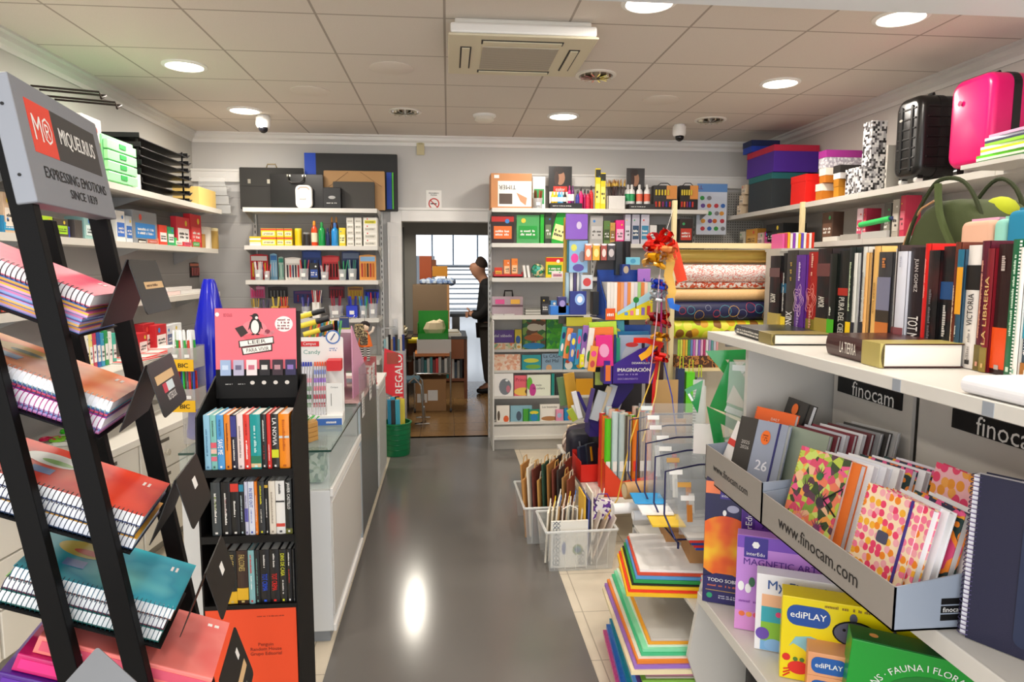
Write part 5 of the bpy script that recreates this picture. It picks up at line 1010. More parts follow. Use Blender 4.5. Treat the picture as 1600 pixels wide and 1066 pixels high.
# second shelf
z = ZR[1]
t = bp(k_box, 768, 803, 337, z, ['2a1414', 'e8702a', 'b8241e'], 'black red and orange boxed marker set on the right back shelving', d=.1)
bp(k_box, 807, 843, 336, z, ['5ac86a', '1c9a3a'], 'translucent green document case beside the boxed markers', d=.05, pats=M('4ab85a', .2, alpha=.65), name='document_case', cat='case'); bp(k_box, 844, 850, 335, z, ['1cb028'], 'bright green end of the document case', d=.08, name='document_case', cat='case')
o = bp(k_box, 858, 880, 328, z, ['14a02c', 'e8e8a0'], 'leaning bright green folder on the right back shelving', d=.04, name='folder', cat='folder'); o.matrix_world = o.matrix_world @ Matrix.Rotation(rad(14), 4, 'Y')
o = bp(k_box, 851, 862, 333, z, ['2a3a28', '6a7a5a'], 'dark patterned plastic pouch beside the leaning green folder', d=.04, name='pouch', cat='pouch')
for a, b, pt, cols, l, nm in ((922, 942, 337, ['a8a6a4', 'c4c2c0'], 'grey ring binder', 'ring_binder'), (943, 953, 345, ['5a7a3a', '3a4a2a'], 'dark green packet', 'packet'), (953, 961, 348, ['c89a4a', '8a6a3a'], 'ochre packet', 'packet'), (962, 975, 344, ['f0288a', 'f4c0d8'], 'bright pink notepad', 'notepad'), (976, 985, 335, ['c4c2d0', 'dcdae4'], 'pale lilac file box', 'file_box'),
    (987, 999, 335, ['bcbac8', '2a4a6a'], 'lilac file with blue picture', 'file_box'), (1001, 1014, 335, ['c8c6d4', '3a8ab0'], 'pale file with teal picture', 'file_box'), (1015, 1026, 352, ['e4e2de', 'f4f4f0'], 'white carton', 'carton'), (1027, 1040, 351, ['1c2220', '3a4a40'], 'black carton', 'carton'), (1061, 1082, 342, ['2a1c18', 'c83a28'], 'black and red boxed set', 'carton')):
    bp(k_box, a, b, pt, z, cols, l+' on the second right back shelf', d=.08, name=nm, cat=nm.replace('_', ' '))
# third shelf
z = ZR[2]
M4, w_, h_ = spot('back', 771, 817, 425, z, 6.03); t = TH('red_tray', 'low red tray of orange boxes on the right back shelving', 'tray', mat=M4); G().box(0, 0, 0, w_, .1, .012).box(0, 0, 0, w_, .004, .03).box(0, 0, 0, .004, .1, .05).box(w_-.004, 0, 0, w_, .1, .05).obj('tray', M('c81c24', .4), t)
for a, b, pt, cols, l in ((787, 797, 406, ['e87a2a', 'f4c89a'], 'left orange carton'), (799, 809, 404, ['e8822a', 'f4c89a'], 'right orange carton'), (773, 785, 418, ['d83a1e', 'f0b03a'], 'lying red packet')): bp(k_box, a, b, pt, z+.013, cols, l+' in the low red tray', Y=6.05, d=.06)
for a, l in ((819, 'left'), (825, 'right')):
    o = bp(k_box, a, a+4, 415, z, ['f2f0ec'], '%s leaning white card beside the red tray' % l, d=.05, name='card', cat='card'); o.matrix_world = o.matrix_world @ Matrix.Rotation(rad(-8), 4, 'Y')
M4, w_, h_ = spot('back', 830, 852, 404, z, 6.08); tag(G().sph((0, 0, w_*.5), w_*.5, 16).obj('net_ball', pat('cells', ['2a9a7a', '4ab0a8', '2a6a4a', 'e0d0a0'], 60, .5), mat=M4 @ Matrix.Translation((w_*.5, .03, 0)), smooth=True), 'green netted bag of marbles on the third right back shelf', 'net bag')
bp(k_box, 853, 880, 402, z, ['ecd01e', '3a9a3a', 'd8201c'], 'yellow and red toy packet right of the green net bag', d=.05, name='toy_packet', cat='packet'); bp(k_box, 862, 880, 424, z, ['f2eeea', 'e8a0b8'], 'low white and pink carton before the yellow packet', Y=6.0, d=.025)
# fourth shelf
z = ZR[3]
M4, w_, h_ = spot('back', 769, 817, 462, z, 6.04); t = TH('pencil_case_box', 'clear compartment case with black handle on the right back shelving', 'case', mat=M4); h_ *= .95
G().rbox(0, 0, 0, w_, .09, h_, .01).obj('case', M('b8a0a8', .2, alpha=.75), t); G().tube([(w_*.4, .04, h_), (w_*.42, .04, h_+.05), (w_*.66, .04, h_+.05), (w_*.68, .04, h_)], .008, 7).obj('handle', BLACK, t, smooth=True); G().box(0, -.002, h_*.45, w_, 0, h_*.55).obj('seam', M('5a3a44', .4), t); G().box(w_*.1, -.003, h_*.6, w_*.4, -.001, h_*.85).obj('coloured_contents', M('d84a8a', .4), t); G().box(w_*.6, -.003, h_*.6, w_*.9, -.001, h_*.85).obj('coloured_contents', M('e0a83a', .4), t)
for j in range(5): bp(k_box, 821, 845, 480, z+.011*j+.0, ['d8d6ce' if j % 2 else '8a8880'], 'thin flat tin in the pile on the fourth right back shelf, %s from the bottom' % ORD[j], H=.01, d=.1, name='flat_tin', cat='tin')
for a, b, pt, cols, l in ((846, 858, 464, ['1c1c20', '4a4a50'], 'black carton'), (860, 880, 470, ['4a90d0', 'e4ecf4'], 'light blue carton with white squares')): bp(k_box, a, b, pt, z, cols, l+' on the fourth right back shelf', d=.08)
for j, px in enumerate((771, 788)): bp(k_box, px, px+16, 488, z, ['cfccc8'], '%s low clear tray in front of the compartment case' % ('left', 'right')[j], H=.012, Y=6.0, d=.03, name='flat_tray', cat='tray')
# pegboard, letter poster, rails at the far right corner
gb = pat('dots', ['4a4846', 'b8b5ae'], 42, .6, pos=[0, .22]); gb.node_tree.nodes['Voronoi Texture'].inputs['Randomness'].default_value = 0
ST('wall_back_pegboard', G().box(2.2, YB-.02, 1.0, XR, YB-.005, 2.33), gb)
a = at(1090, 287, Y=6.2); b = at(1134, 367, Y=6.2)
t = TH('poster', 'large white hanging play set card with blue top and coloured shapes', 'poster', (a.x, 6.2, b.z)); w_, h_ = b.x-a.x, a.z-b.z
G().box(0, 0, 0, w_, .01, h_).obj('card', M('dfe6f4', .4), t); G().box(0, -.001, h_*.84, w_, 0, h_).obj('blue_header', M('6a9ad8', .5), t); TX(t, 'LL', M('7a2a58', .5), (w_*.1, -.0015, h_*.93), Rr, Uu, size=.05)
rr = random.Random(5)
for i in range(18): G().disc((w_*(.2+.22*(i % 4))+rr.uniform(-.01, .01), -.0015-.0002*i, h_*(.12+.15*(i//4))), .022, 'y', 10, ry=.02).obj('printed_shape', M(['c83a48', '3a70c0', '3aa04a', '8a8a90', 'e8a03a', '6a4a9a', 'd86a28'][i % 7], .5), t)
# ================================================================ book and stationery gondola, right foreground
GE = 2.12
t = TH('gondola_shelving', 'white shelving unit carrying hardbacks, planners and puzzles, right foreground', 'shelving', (0, 0, 0)); SW = M('d9d5cd', .4)
for (x0, z, x1, l, y1) in ((.88, 1.4, 1.5, .027, 2.24), (.92, .93, 1.5, .04, GE), (.82, .545, 1.5, .035, GE-.02), (.9, .12, 1.5, .1, GE)):
    G().box(x0, .15, z-.02, x1, y1, z).box(x0-.003, .15, z-l, x0+.004, y1, z+.001).obj('shelf_board', SW, t, bev=.002)
G().prism([(.9, .02), (1.5, .02), (1.5, 1.37), (.97, 1.37), (.97, .9), (.84, .545), (.8, .3)], GE, GE+.02, 'y').obj('end_panel', M('cfcbc4', .45), t)
G().box(.97, .13, .02, 1.5, .15, 1.37).obj('near_end_panel', M('cfcbc4', .45), t)
G().box(1.5, .15, .02, 1.52, GE, 1.38).obj('back_panel', M('bdb9b3', .6), t)
G().box(1.54, .15, 1.36, 2.0, 2.35, 1.385).box(1.54, .15, .05, 1.56, 2.35, 1.36).obj('rear_shelf', SW, t)
for y in (1.25, 1.02): G().box(.876, y-.012, 1.374, .879, y+.012, 1.398).obj('ticket_clip', M('9aa0a8', .3), t)
# hardbacks in a row, spines to the aisle
yb = lambda px: at(px, 540, X=1.1).y
HB = [(1198, 1213, '2a1210', 'maroon', dict(title='AMOR', tcol='e6e0d2', tpos=.44, tw=.12, scale=.9, band=(.0, .24, 'b09a50'), pic=[(.72, .84, '6a4a48')])), (1214, 1221, '121012', 'thin black yellow footed', dict(tcol='d8d4cc', tw=.5, pic=[(.5, .62, '1a5a78'), (.0, .2, 'e8cc30')])),
 (1222, 1237, '3a3530', 'charcoal gold lettered', dict(title='ONIX', tcol='f4f0ea', tpos=.17, tw=.2, bottomup=True, scale=1.1, subcol='b09040', subpos=.75)), (1238, 1252, '5c2a8c', 'purple rose', dict(tcol='b090c8', tpos=.2, tw=.22, subcol='d8c4e0', subpos=.8)), (1253, 1268, 'a81c12', 'red rose', dict(tcol='d89a80', tpos=.2, tw=.22, subcol='e8b8a0', subpos=.85, pic=[(.0, .22, '8a7a20')])),
 (1269, 1289, '2c100e', 'thick maroon', dict(title='AMOR', tcol='e8e2d4', tpos=.42, tw=.12, scale=.8, band=(.0, .24, 'a8923c'), pic=[(.7, .84, '6a3a38')])), (1290, 1300, '10160f', 'black green footed', dict(tcol='d8dccc', tpos=.35, tw=.1, pic=[(.0, .26, '4cb81e')])),
 (1301, 1316, '1c1b18', 'charcoal red spotted', dict(title='PURA DEL CIELO', tcol='cfccc2', tpos=.28, tw=.44, bottomup=False, pic=[(.52, .6, 'b02818')])), (1317, 1326, '17221f', 'dark green yellow footed', dict(tcol='c8d8b0', tpos=.6, tw=.5, pic=[(.0, .24, 'f0c810')])),
 (1327, 1332, 'd9d8d0', 'thin pale grey', dict(tcol='6a6a68', pic=[(.0, .26, '181a2a')])), (1333, 1337, '1a1824', 'thin black', dict(tcol='d8d4e0')), (1338, 1344, 'dcdcd4', 'pale grey winged', dict(tcol='5a5a5a', pic=[(.0, .26, '191b2c')])),
 (1345, 1349, 'e8b068', 'thin peach', dict(tcol='c08a40')), (1350, 1354, '2a1a14', 'thin dark brown', dict(tcol='d8b890', tpos=.7)), (1355, 1364, 'ecba6a', 'apricot butterfly', dict(tcol='b08a48', tw=.3)),
 (1365, 1385, '3c3a3c', 'sunset picture', dict(tcol='c87a3a', tpos=.88, tw=.12, pic=[(.0, .16, '6a5a48'), (.16, .3, 'c8702a'), (.3, .42, '3a3026'), (.42, .75, '7a7a90')])), (1386, 1389, 'd8d8d4', 'thin white brown footed', dict(tcol='8a8a88', pic=[(.0, .26, '8a4a4a')])), (1390, 1393, '3a2c2a', 'thin brown', dict(tcol='b8a8a0', tpos=.7)),
 (1394, 1408, 'dfe0ea', 'white spined', dict(tcol='b8b8c8', tpos=.9, tw=.1, pic=[(.0, .27, '8f4a50')])), (1409, 1432, '1f1116', 'black red footed', dict(title='TOT M', tcol='f4f0ea', tpos=.28, tw=.2, scale=1.2, sub='JUAN GOMEZ', subcol='d8d0cc', subpos=.75, pic=[(.0, .16, 'e01218')])),
 (1433, 1441, 'e01a16', 'bright red', dict(tcol='f09a90', tpos=.7, tw=.34)), (1442, 1458, '141214', 'black', dict(tcol='6a6468', tpos=.4)), (1459, 1478, '1c2022', 'black blue flowered', dict(tcol='c8c4c0', tpos=.35, tw=.3, pic=[(.55, .7, '1c4a80')])),
 (1479, 1487, '6a2c18', 'brown orange footed', dict(tcol='e0c0a0', tpos=.4, tw=.5, pic=[(.0, .04, 'e89a1c')])), (1488, 1496, '2a4a60', 'teal and orange banded', dict(tcol='d8d8d0', tpos=.3, tw=.1, pic=[(.45, .85, 'e8a01c'), (.85, 1.0, '1a6a88')])),
 (1497, 1519, 'efe8e2', 'white', dict(title='VICTORIA', tcol='2c2826', tpos=.48, tw=.26, bottomup=True, scale=.7, subcol='9a9490', subpos=.2, pic=[(.64, .84, '171414')])), (1520, 1531, '5a1228', 'wine red', dict(tcol='d89a80', tpos=.55, tw=.6, pic=[(.0, .2, '6a5a20')])), (1532, 1542, '7a1420', 'crimson gold lettered', dict(title='LA LIBRERIA', tcol='d8b070', tpos=.5, tw=.55, bottomup=True, pic=[(.0, .2, '8a7428')])),
 (1543, 1566, '2a100e', 'dark brown orange footed', dict(tcol='b8a8a0', tpos=.85, tw=.12, pic=[(.04, .36, 'ea4c0c')])), (1567, 1582, '1c6a44', 'green stamp edged', dict(tcol='c8e0c8', tpos=.6, tw=.6, bottomup=True)), (1583, 1590, 'f0ece4', 'thin white', dict(tcol='8ab8a0')),
 (1591, 1612, '163a50', 'dark blue beach', dict(title='CUANDO LA TORMENTA', tcol='f4f4f0', tpos=.45, tw=.55, bottomup=True, pic=[(.0, .12, 'b0702a'), (.3, .6, '2a9ab0')])), (1613, 1640, '3a3a44', 'grey', dict()), (1641, 1680, '8a2a20', 'rust', dict())]
for i, (a, b, col, desc, kw) in enumerate(HB):
    y0, y1 = yb(a), yb(b+1); hh = .262+.008*((i*7) % 3-1)
    cm = pat('noise', [col, '0c0c0e', '3a1414'], 14, .4, seed=i) if desc in ('maroon', 'thick maroon', 'black', 'black blue flowered') else None
    tb = spine_book(FR((1.1+.004*((i*5) % 3), y0, 1.4015), (0, -1, 0), (0, 0, 1)), abs(y0-y1)-.0006, hh, .165, col, '%s hardback, %s from left in the row on the top right shelf' % (desc, ORD[i]), group='hardbacks on the top right shelf', name='hardback', coverm=cm, **kw)
    w_ = abs(y0-y1)
    if 'rose' in desc:
        g = G()
        for r in (.2, .32, .45): g.tube([(w_*.5+w_*r*(1+.25*cos(5*a_))*cos(a_)*1.0, -.004, hh*.44+w_*r*(1+.25*cos(5*a_))*sin(a_)*1.6) for a_ in [rad(v*15) for v in range(25)]], .0005, 4)
        g.obj('rose_outline', M('e8c0d0' if 'purple' in desc else 'f0a090', .5), tb)
    if 'stamp' in desc:
        g = G()
        for k in range(40): g.box(w_-.004, -.0035, hh*k/40, w_, -.002, hh*(k+.55)/40)
        g.obj('stamp_edge', WHITE, tb)
# flat hardbacks at the shelf edge
def lying(p, rz, L, Wd, th, label, spine, band, foot, title=None, pages='f2ece0', name='hardback'):
    t = TH(name, label, 'book', p, rz)
    cm = M(spine, .3)
    cur = [(-.012*sin(PI*k/6)*.5, th*k/6) for k in range(7)]
    G().prism(cur+[(.003, th), (.003, 0)], 0, L, 'y').box(0, 0, th-.003, Wd, L, th).box(0, 0, 0, Wd, L, .003).obj('cover', cm, t, bev=.0008)
    G().box(.004, .003, .003, Wd-.004, L-.004, th-.003).obj('pages', M(pages, .8), t)
    G().box(-.0075, .0, -.0004, .003, L*.3, th+.0004).box(0, 0, th, Wd, L*.3, th+.0006).obj('paper_band', M(band, .4), t)
    if title: TX(t, title, M('ece6da', .5), (-.0075, L*.55, th/2), (0, -1, 0), (0, 0, 1), width=L*.3, height=th*.5)
    else: bars(t, M('e8e2d6', .5), (-.0075, L*.6, th/2), (0, -1, 0), (0, 0, 1), L*.6, th*.6, 2)
    return t
a = at(1145, 533, Z=1.4015)
t = lying((.9, 2.0, 1.4015), 0, .33, .165, .03, 'dark green hardback lying flat at the far end of the shelf edge', '1a211c', '8a7a40', None)
t.matrix_world = FR((.90, 1.81, 1.4015), (.995, -.1, 0), (0, 0, 1))
t = lying((0, 0, 0), 0, .25, .175, .052, 'thick maroon hardback lying flat with white page edge toward the camera', '3a1210', 'b0a058', None, title='LA TIERRA')
t.matrix_world = FR((.93, 1.375, 1.4015), (.995, -.08, 0), (0, 0, 1))
# white wrapped thing at the right edge of the shelf
tag(G().rbox(-.1, -.16, 0, .09, .16, .03, .013, ax='y').obj('white_pouch', M('f2f0f2', .35), loc=(.98, .93, 1.4015), bev=.004), 'smooth white pouch lying on the shelf edge at the right picture edge', 'pouch')
# duffel and pouches on the rear shelf
OLV = M('3a431f', .85, bump=.2, bs=300)
Z0 = 1.386
t = TH('duffel_bag', 'olive green domed cloth bag with straps behind the hardbacks', 'bag', (1.6, 2.13, Z0))
prof = [(-.2, 0), (-.2, .1), (-.19, .2), (-.165, .3), (-.13, .38), (-.08, .43), (-.02, .45), (.05, .45), (.11, .43), (.16, .38), (.19, .3), (.2, .15), (.2, 0)]
G().prism([(-y, z) for y, z in prof], 0, .3, 'x').obj('body', OLV, t, bev=.035, segs=4, smooth=True)
G().tube([(-.0, -y, z) for y, z in prof[:7]], .004, 6).obj('piping', M('b88a60', .6), t)
G().tube(sm([(.0, .15, .3), (-.0, .11, .4), (.0, .05, .48), (.0, .0, .515), (.02, -.06, .51), (.03, -.11, .46), (.04, -.15, .36), (.05, -.18, .2)]), .007, 6).obj('strap', M('2b3216', .9), t, smooth=True); G().tube(sm([(.2, .14, .36), (.2, .08, .46), (.2, .0, .52), (.2, -.08, .48), (.2, -.14, .36)]), .007, 6).obj('strap', M('2b3216', .9), t, smooth=True)
G().tube(sm([(-.006, -.0, .5), (-.02, -.03, .42), (-.022, -.06, .36), (-.022, -.1, .3)]), .012, 6).obj('hanging_strap', M('434e26', .9), t, smooth=True); G().tube([(-.016, -.13, .3), (-.02, -.09, .2), (-.02, -.08, .02)], .007, 6).obj('black_strap', M('171612', .8), t)
for y0, w_, h_, c, l in ((1.99, .125, .37, 'd8a88e', 'pale peach cloth pouch'), (1.862, .045, .37, '8ac4b4', 'mint green cloth pouch'), (1.815, .22, .39, '0f7a9e', 'teal blue cloth pouch')):
    t = TH('cloth_bag', l+' behind the hardbacks', 'pouch', mat=FR((1.57, y0, Z0), (0, -1, 0), (0, 0, 1)))
    G().rbox(0, 0, 0, w_, .08, h_, .02).obj('body', M(c, .85, bump=.4, bs=12), t, bev=.015, segs=3, smooth=True); G().box(.01, .03, h_, w_-.01, .05, h_+.008).obj('zip', M('d8a0c0' if 'peach' in l else c, .6), t)
t = TH('plush_dinosaur', 'lime green soft toy with spikes behind the peach pouch', 'soft toy', (1.74, 2.04, Z0+.12)); G().sph((0, 0, .28), (.05, .06, .055), 16).lathe([(.05, 0), (.07, .1), (.05, .22), (.03, .26)], seg=14).obj('body', M('a8b01c', .9), t, smooth=True)
for k in range(3): G().cyl((0, .06+.045*k, .28-.02*k), (0, .06+.045*k, .33-.02*k), .02, .002, 6).obj('spike', M('8fae6a', .9), t)
t = TH('pencil_case', 'black pencil case with pink rim at the right picture edge', 'pencil case', (1.8, 1.8, Z0+.1)); G().rbox(-.03, -.12, .3, .03, .12, .37, .02, ax='x').obj('case', M('3a1c28', .5), t); G().rbox(-.034, -.125, .355, .034, .125, .375, .008, ax='x').obj('rim', M('d86a90', .5), t); G().box(-.03, -.1, -.1, .03, .1, .3).obj('stand', M('8a8884', .5), t)
# ---- planner trays
TG = M('9a938b', .5); TGs = M('8f98a6', .45)
def tray(y0, y1, zt, label):
    t = TH('planner_tray', label, 'display tray', (.83, y0, .932)); L = y1-y0; h = zt-.932
    G().box(0, 0, 0, .003, L, h).obj('front_lip', TG, t); G().box(0, 0, 0, .32, L, .004).obj('base', M('cfccc8', .5), t)
    G().prism([(0, 0), (.32, 0), (.32, .14), (0, h)], 0, .003, 'y').obj('end_panel', TGs, t); G().prism([(0, 0), (.32, 0), (.32, .14), (0, h)], L-.003, L, 'y').obj('end_panel', TGs, t)
    TX(t, 'www.finocam.com', M('2a2624', .6), (-.0002, L*.52, h*.52), (0, -1, 0), (0, 0, 1), width=L*.62, off=-.005)
    G().rbox(.42, .01, .0, .43, L-.01, .42, .03, ax='x').obj('back_card', M('cfc9c1', .5), t)
    G().box(.4145, L*.18 if L > .5 else .05, .29, .4195, L*.18+.31 if L > .5 else .36, .338).obj('name_plate', BLACK, t)
    TX(t, 'finocam', WHITE, (.414, L*.18+.13 if L > .5 else .18, .314), (0, -1, 0), (0, 0, 1), width=.2)
    return t
tA = tray(1.70, 2.1, 1.045, 'far grey card tray of planners with web address on its lip')
tB = tray(1.15, 1.695, 1.02, 'near grey card tray of notebooks with web address on its lip')
g = G().box(.094, -.0006, .018, .142, 0, .03).box(.094, -.0006, .033, .142, 0, .047).box(.094, -.0006, .05, .142, 0, .062).obj('logo_plate', BLACK, tB); TX(tB, 'finocam', WHITE, (.118, -.001, .04), (1, 0, 0), (0, 0, 1), width=.042)
def planner(y, x, w, h, th, lean, label, cover, coil=None, group=None, elastic=None, title=None, pages='f4f2f0', extra=None, name='planner', z=.938, sweep=0):
    M4 = FR((x, y, z), (0, -1, 0), (0, 0, 1)) @ Matrix.Rotation(sweep, 4, 'Z') @ Matrix.Rotation(-lean, 4, 'X')
    t = TH(name, ulabel(label), 'notebook', mat=M4, group=group)
    G().box(0, 0, 0, w, .0015, h).obj('front_cover', cover, t); G().box(0, th-.0015, 0, w, th, h).obj('back_cover', cover, t)
    G().box(.002 if not coil else .006, .0015, .003, w-.003, th-.0015, h-.003).obj('pages', M(pages, .8), t)
    if coil:
        g = G()
        for k in range(int(h/.008)): g.tube([(.003-.0*k+.006*cos(a_), th/2+(th/2+.002)*sin(a_), .004+.008*k) for a_ in [rad(v) for v in range(50, 311, 40)]], .0008, 4)
        g.obj('wire_binding', M(coil, .3, .7), t)
    if elastic: G().box(w*.82, -.002, 0, w*.82+.006, 0, h).box(w*.82, th, 0, w*.82+.006, th+.002, h).obj('elastic_band', M(elastic, .6), t)
    return t
FL = pat('flowers', ['f6dcb8', 'f08a1c', 'e8406a', 'f4b030', 'f07898', 'f2a8b0'], 58, .5)
FLP = pat('flowers', ['f2b8c0', 'e83a70', 'f09a2a', 'e8406a', 'f4a84a'], 40, .5, seed=2)
HANDS = pat('cells', ['e8b890', 'd84a6a', 'b8c84a', '5a3a4a', 'f0a04a', 'e87a5a', '7a9a3a', 'c8d86a', '3a4a2a', 'e85a8a'], 60, .5)
HANDS2 = pat('blotch', ['d84a7a', 'f08a2a', '1c3a3a', 'f0a830', 'e85a90', '2a2a4a', 'e86a2a'], 12, .5, pos=[0, .38, .45, .52, .56, .62, .68])
GRID = M('8a8fa0', .6, bump=.1, bs=500)
# far tray
t = planner(2.09, .855, .085, .2, .014, .38, 'red and white slim planner lying at the far end of the far planner tray', M('f0eceA', .5), name='slim_planner'); G().box(.0, -.002, .12, .085, 0, .14).obj('red_stripe', M('d8322a', .5), t)
t = planner(2.0, .858, .165, .225, .02, .3, 'grey and charcoal 2025 2026 spiral planner with orange sticker in the far tray', M('99a0b2', .55), coil='2a2a2e', elastic='2a2a6a', sweep=.5)
G().box(0, -.0012, 0, .062, 0, .225).obj('dark_panel', M('39342f', .6), t); TX(t, '2025\n2026', M('b8b2aa', .5), (.036, -.0016, .14), Rr, Uu, width=.03, off=-.01); TX(t, '26', M('e8e8f0', .5), (.105, -.0004, .09), Rr, Uu, width=.04, off=-.015)
G().disc((.1, -.0018, .175), .016, 'y', 20, ry=.022).obj('orange_sticker', M('f4701c', .5), t); bars(t, M('7a2a10', .5), (.1, -.002, .175), Rr, Uu, .018, .022, 3); G().box(.02, -.0018, .03, .028, -.001, .04).obj('small_mark', WHITE, t)
t = planner(2.03, .91, .15, .25, .016, .3, 'orange daily planner standing behind the grey planner in the far tray', M('f0641c', .5), coil='8a8a90', sweep=.4); TX(t, 'DAILY\nPLANNER', M('f8e8dc', .5), (.08, -.0004, .215), Rr, Uu, width=.05)
t = planner(2.06, 1.0, .15, .28, .014, .3, 'black planner with orange round sticker at the back of the far tray', M('2a2623', .5), elastic='1a1a1a'); G().disc((.06, -.002, .25), .018, 'y', 20).obj('orange_sticker', M('f4701c', .5), t)
for i, (c, l) in enumerate((('9aa694', 'pale green'), ('6a1c28', 'maroon'), ('c8c8d0', 'silver grey'), ('7a2030', 'wine red'), ('e4e2e4', 'white'), ('5a1820', 'dark maroon'), ('8a8a8c', 'grey'), ('2a2624', 'black'), ('a8a6a4', 'light grey'))):
    planner(1.91-.008*i, .965+.019*i, .15, .215+.003*i, .014, .26, '%s planner, %s behind the orange planner in the far tray' % (l, ORD[i]), M(c, .5), group='planners packed in the far tray', sweep=.3)
# near tray
t = planner(1.66, .862, .155, .222, .018, .3, 'spiral notebook with colourful raised hands pattern at the front of the near tray', HANDS, coil='c8a04a', name='notebook', sweep=.3)
G().tube([(.155, -.003, .15), (.11, -.004, .11), (.155, -.003, .08)], .0022, 5).obj('corner_elastic', M('1c1a1c', .6), t)
for k, (x, z, c, s_) in enumerate(((.05, .12, '5a2a4a', 1), (.1, .1, '3a2a3a', 1.1), (.08, .16, '2a6a3a', .9), (.05, .04, 'e88a8a', 1.2), (.11, .035, '7a3a6a', 1))):
    g = G().disc((x, -.0012, z), .011*s_, 'y', 12)
    for f in range(5): a_ = rad(40+25*f); g.prism([(x+.009*s_*cos(a_)-.002, z+.009*s_*sin(a_)), (x+.009*s_*cos(a_)+.002, z+.009*s_*sin(a_)), (x+.028*s_*cos(a_), z+.028*s_*sin(a_))], -.0014, -.0010, 'y')
    g.obj('hand_print', M(c, .5), t)
for i, (c, l) in enumerate((('f07a2a', 'orange covered'), ('f4f2f4', 'white'), ('eeeef6', 'white second'), ('f6f4f4', 'white third'), (HANDS2, 'dark floral'), ('f2f2f6', 'pale'), (HANDS2, 'pink and green floral'), ('e8e4f0', 'pale lilac'))):
    planner(1.64-.012*i, .89+.024*i, .15, .215, .019, .27, '%s notebook in the far half of the near tray, %s behind the hands notebook' % (l, ORD[i]), c if not isinstance(c, str) else M(c, .5), coil='3a3a4a' if 'floral' in l else None, name='notebook', group='notebooks packed in the near tray', pages='f6f4f8', sweep=.26)
t = planner(1.375, .868, .15, .215, .016, .24, 'cream notebook with orange and pink flowers and purple elastic at the front of the near tray', FL, coil='c8a04a', elastic='3a2a80', name='notebook', sweep=.12)
G().rbox(.06, -.0018, .105, .09, -.001, .13, .006).obj('badge', M('4a4a60', .5), t)
for i, (c, l) in enumerate(((FL, 'cream flowered'), (M('f4f4f8', .5), 'white'), (HANDS2, 'dark floral'), (M('f2f0f4', .5), 'pale'))):
    planner(1.355-.012*i, .892+.024*i, .145, .212, .017, .24, '%s notebook, %s behind the flowered notebook at the near end of the near tray' % (l, ORD[i]), c, coil='3a3a4a' if i == 2 else None, name='notebook', group='notebooks behind the flowered one', elastic='e8e8f0' if i == 1 else None)
t = planner(1.40, 1.04, .16, .25, .018, .2, 'pink flowered notebook with navy elastic at the back of the near tray', FLP, elastic='2a2a70', name='notebook')
# tall navy spiral books at the right picture edge
for i, (x, y, l, c) in enumerate(((.945, 1.135, 'first', '1c1c38'), (.99, 1.085, 'second', '13182a'))):
    M4 = FR((x, y, .932), (.5, -.87, 0), (0, 0, 1)) @ Matrix.Rotation(-.04, 4, 'X')
    t = TH('tall_notebook', 'tall navy notebook with white wire spiral, %s from the flowered tray' % l, 'notebook', mat=M4)
    G().box(.016, 0, 0, .24, .002, .31).box(.016, .028, 0, .24, .03, .31).obj('cover', M(c, .6, bump=.2, bs=400), t); G().box(.006, .002, .003, .236, .028, .307).obj('pages', M('e4e2ea', .7), t)
    g = G()
    for k in range(36): g.tube([(.012+.014*cos(a_), .015+.018*sin(a_), .006+.0085*k) for a_ in [rad(v) for v in range(40, 321, 35)]], .0012, 4)
    g.obj('wire_binding', M('5a5078', .3, .6), t)
    G().rbox(.09, -.003, .02, .24, 0, .25, .015).obj('pocket', M('202a48', .6), t)
# ---- puzzle boxes on the lower shelf
PXd = (.9, -.43, 0); ZS = .5465
def pbox(p, w, h, d, m, label, name='puzzle_box', x=PXd, lean=0):
    M4 = FR((p[0], p[1], ZS), x, (0, 0, 1)) @ Matrix.Rotation(-lean, 4, 'X')
    t = TH(name, label, 'boxed game', mat=M4); G().box(0, 0, 0, w, d, h).obj('box', m, t, bev=.0015); return t
h0 = at(1100, 745, X=.815).z-ZS
t = pbox((.808, 2.035), .13, .40, .05, M('1c1a48', .35), 'tall dark blue space magnet game box with orange planet, far end of the lower shelf')
G().box(.001, -.001, .36, .129, 0, .399).obj('orange_top', M('e87a4a', .4), t); G().rbox(.045, -.002, .345, .1, 0, .397, .003).obj('brand_tile', M('3a2a8a', .4), t); TX(t, 'interEdu', WHITE, (.072, -.0022, .356), Rr, Uu, width=.045); G().disc((.072, -.0022, .378), .01, 'y', 6).obj('brand_emblem', WHITE, t)
SUN = pat('noise', ['f4dc2a', 'f0a01c', 'e8641c', 'd8401c'], 9, .4); pl = [(.065+.1*cos(a_), .19+.1*sin(a_)) for a_ in [rad(v*10) for v in range(36)]]
G().prism([(min(.129, max(.001, a_)), b_) for a_, b_ in pl], -.0018, 0, 'y').obj('planet_picture', SUN, t)
G().disc((.085, -.0022, .315), .018, 'y', 16, ry=.012).obj('speech_cloud', M('a8a8c0', .4), t); G().disc((.06, -.0022, .3), .006, 'y', 8, ry=.01).obj('astronaut_picture', WHITE, t)
G().prism([(.001, .001), (.129, .001), (.129, .08), (.09, .1), (.04, .1), (.001, .085)], -.0024, 0, 'y').obj('blue_foot', M('241e5c', .4), t)
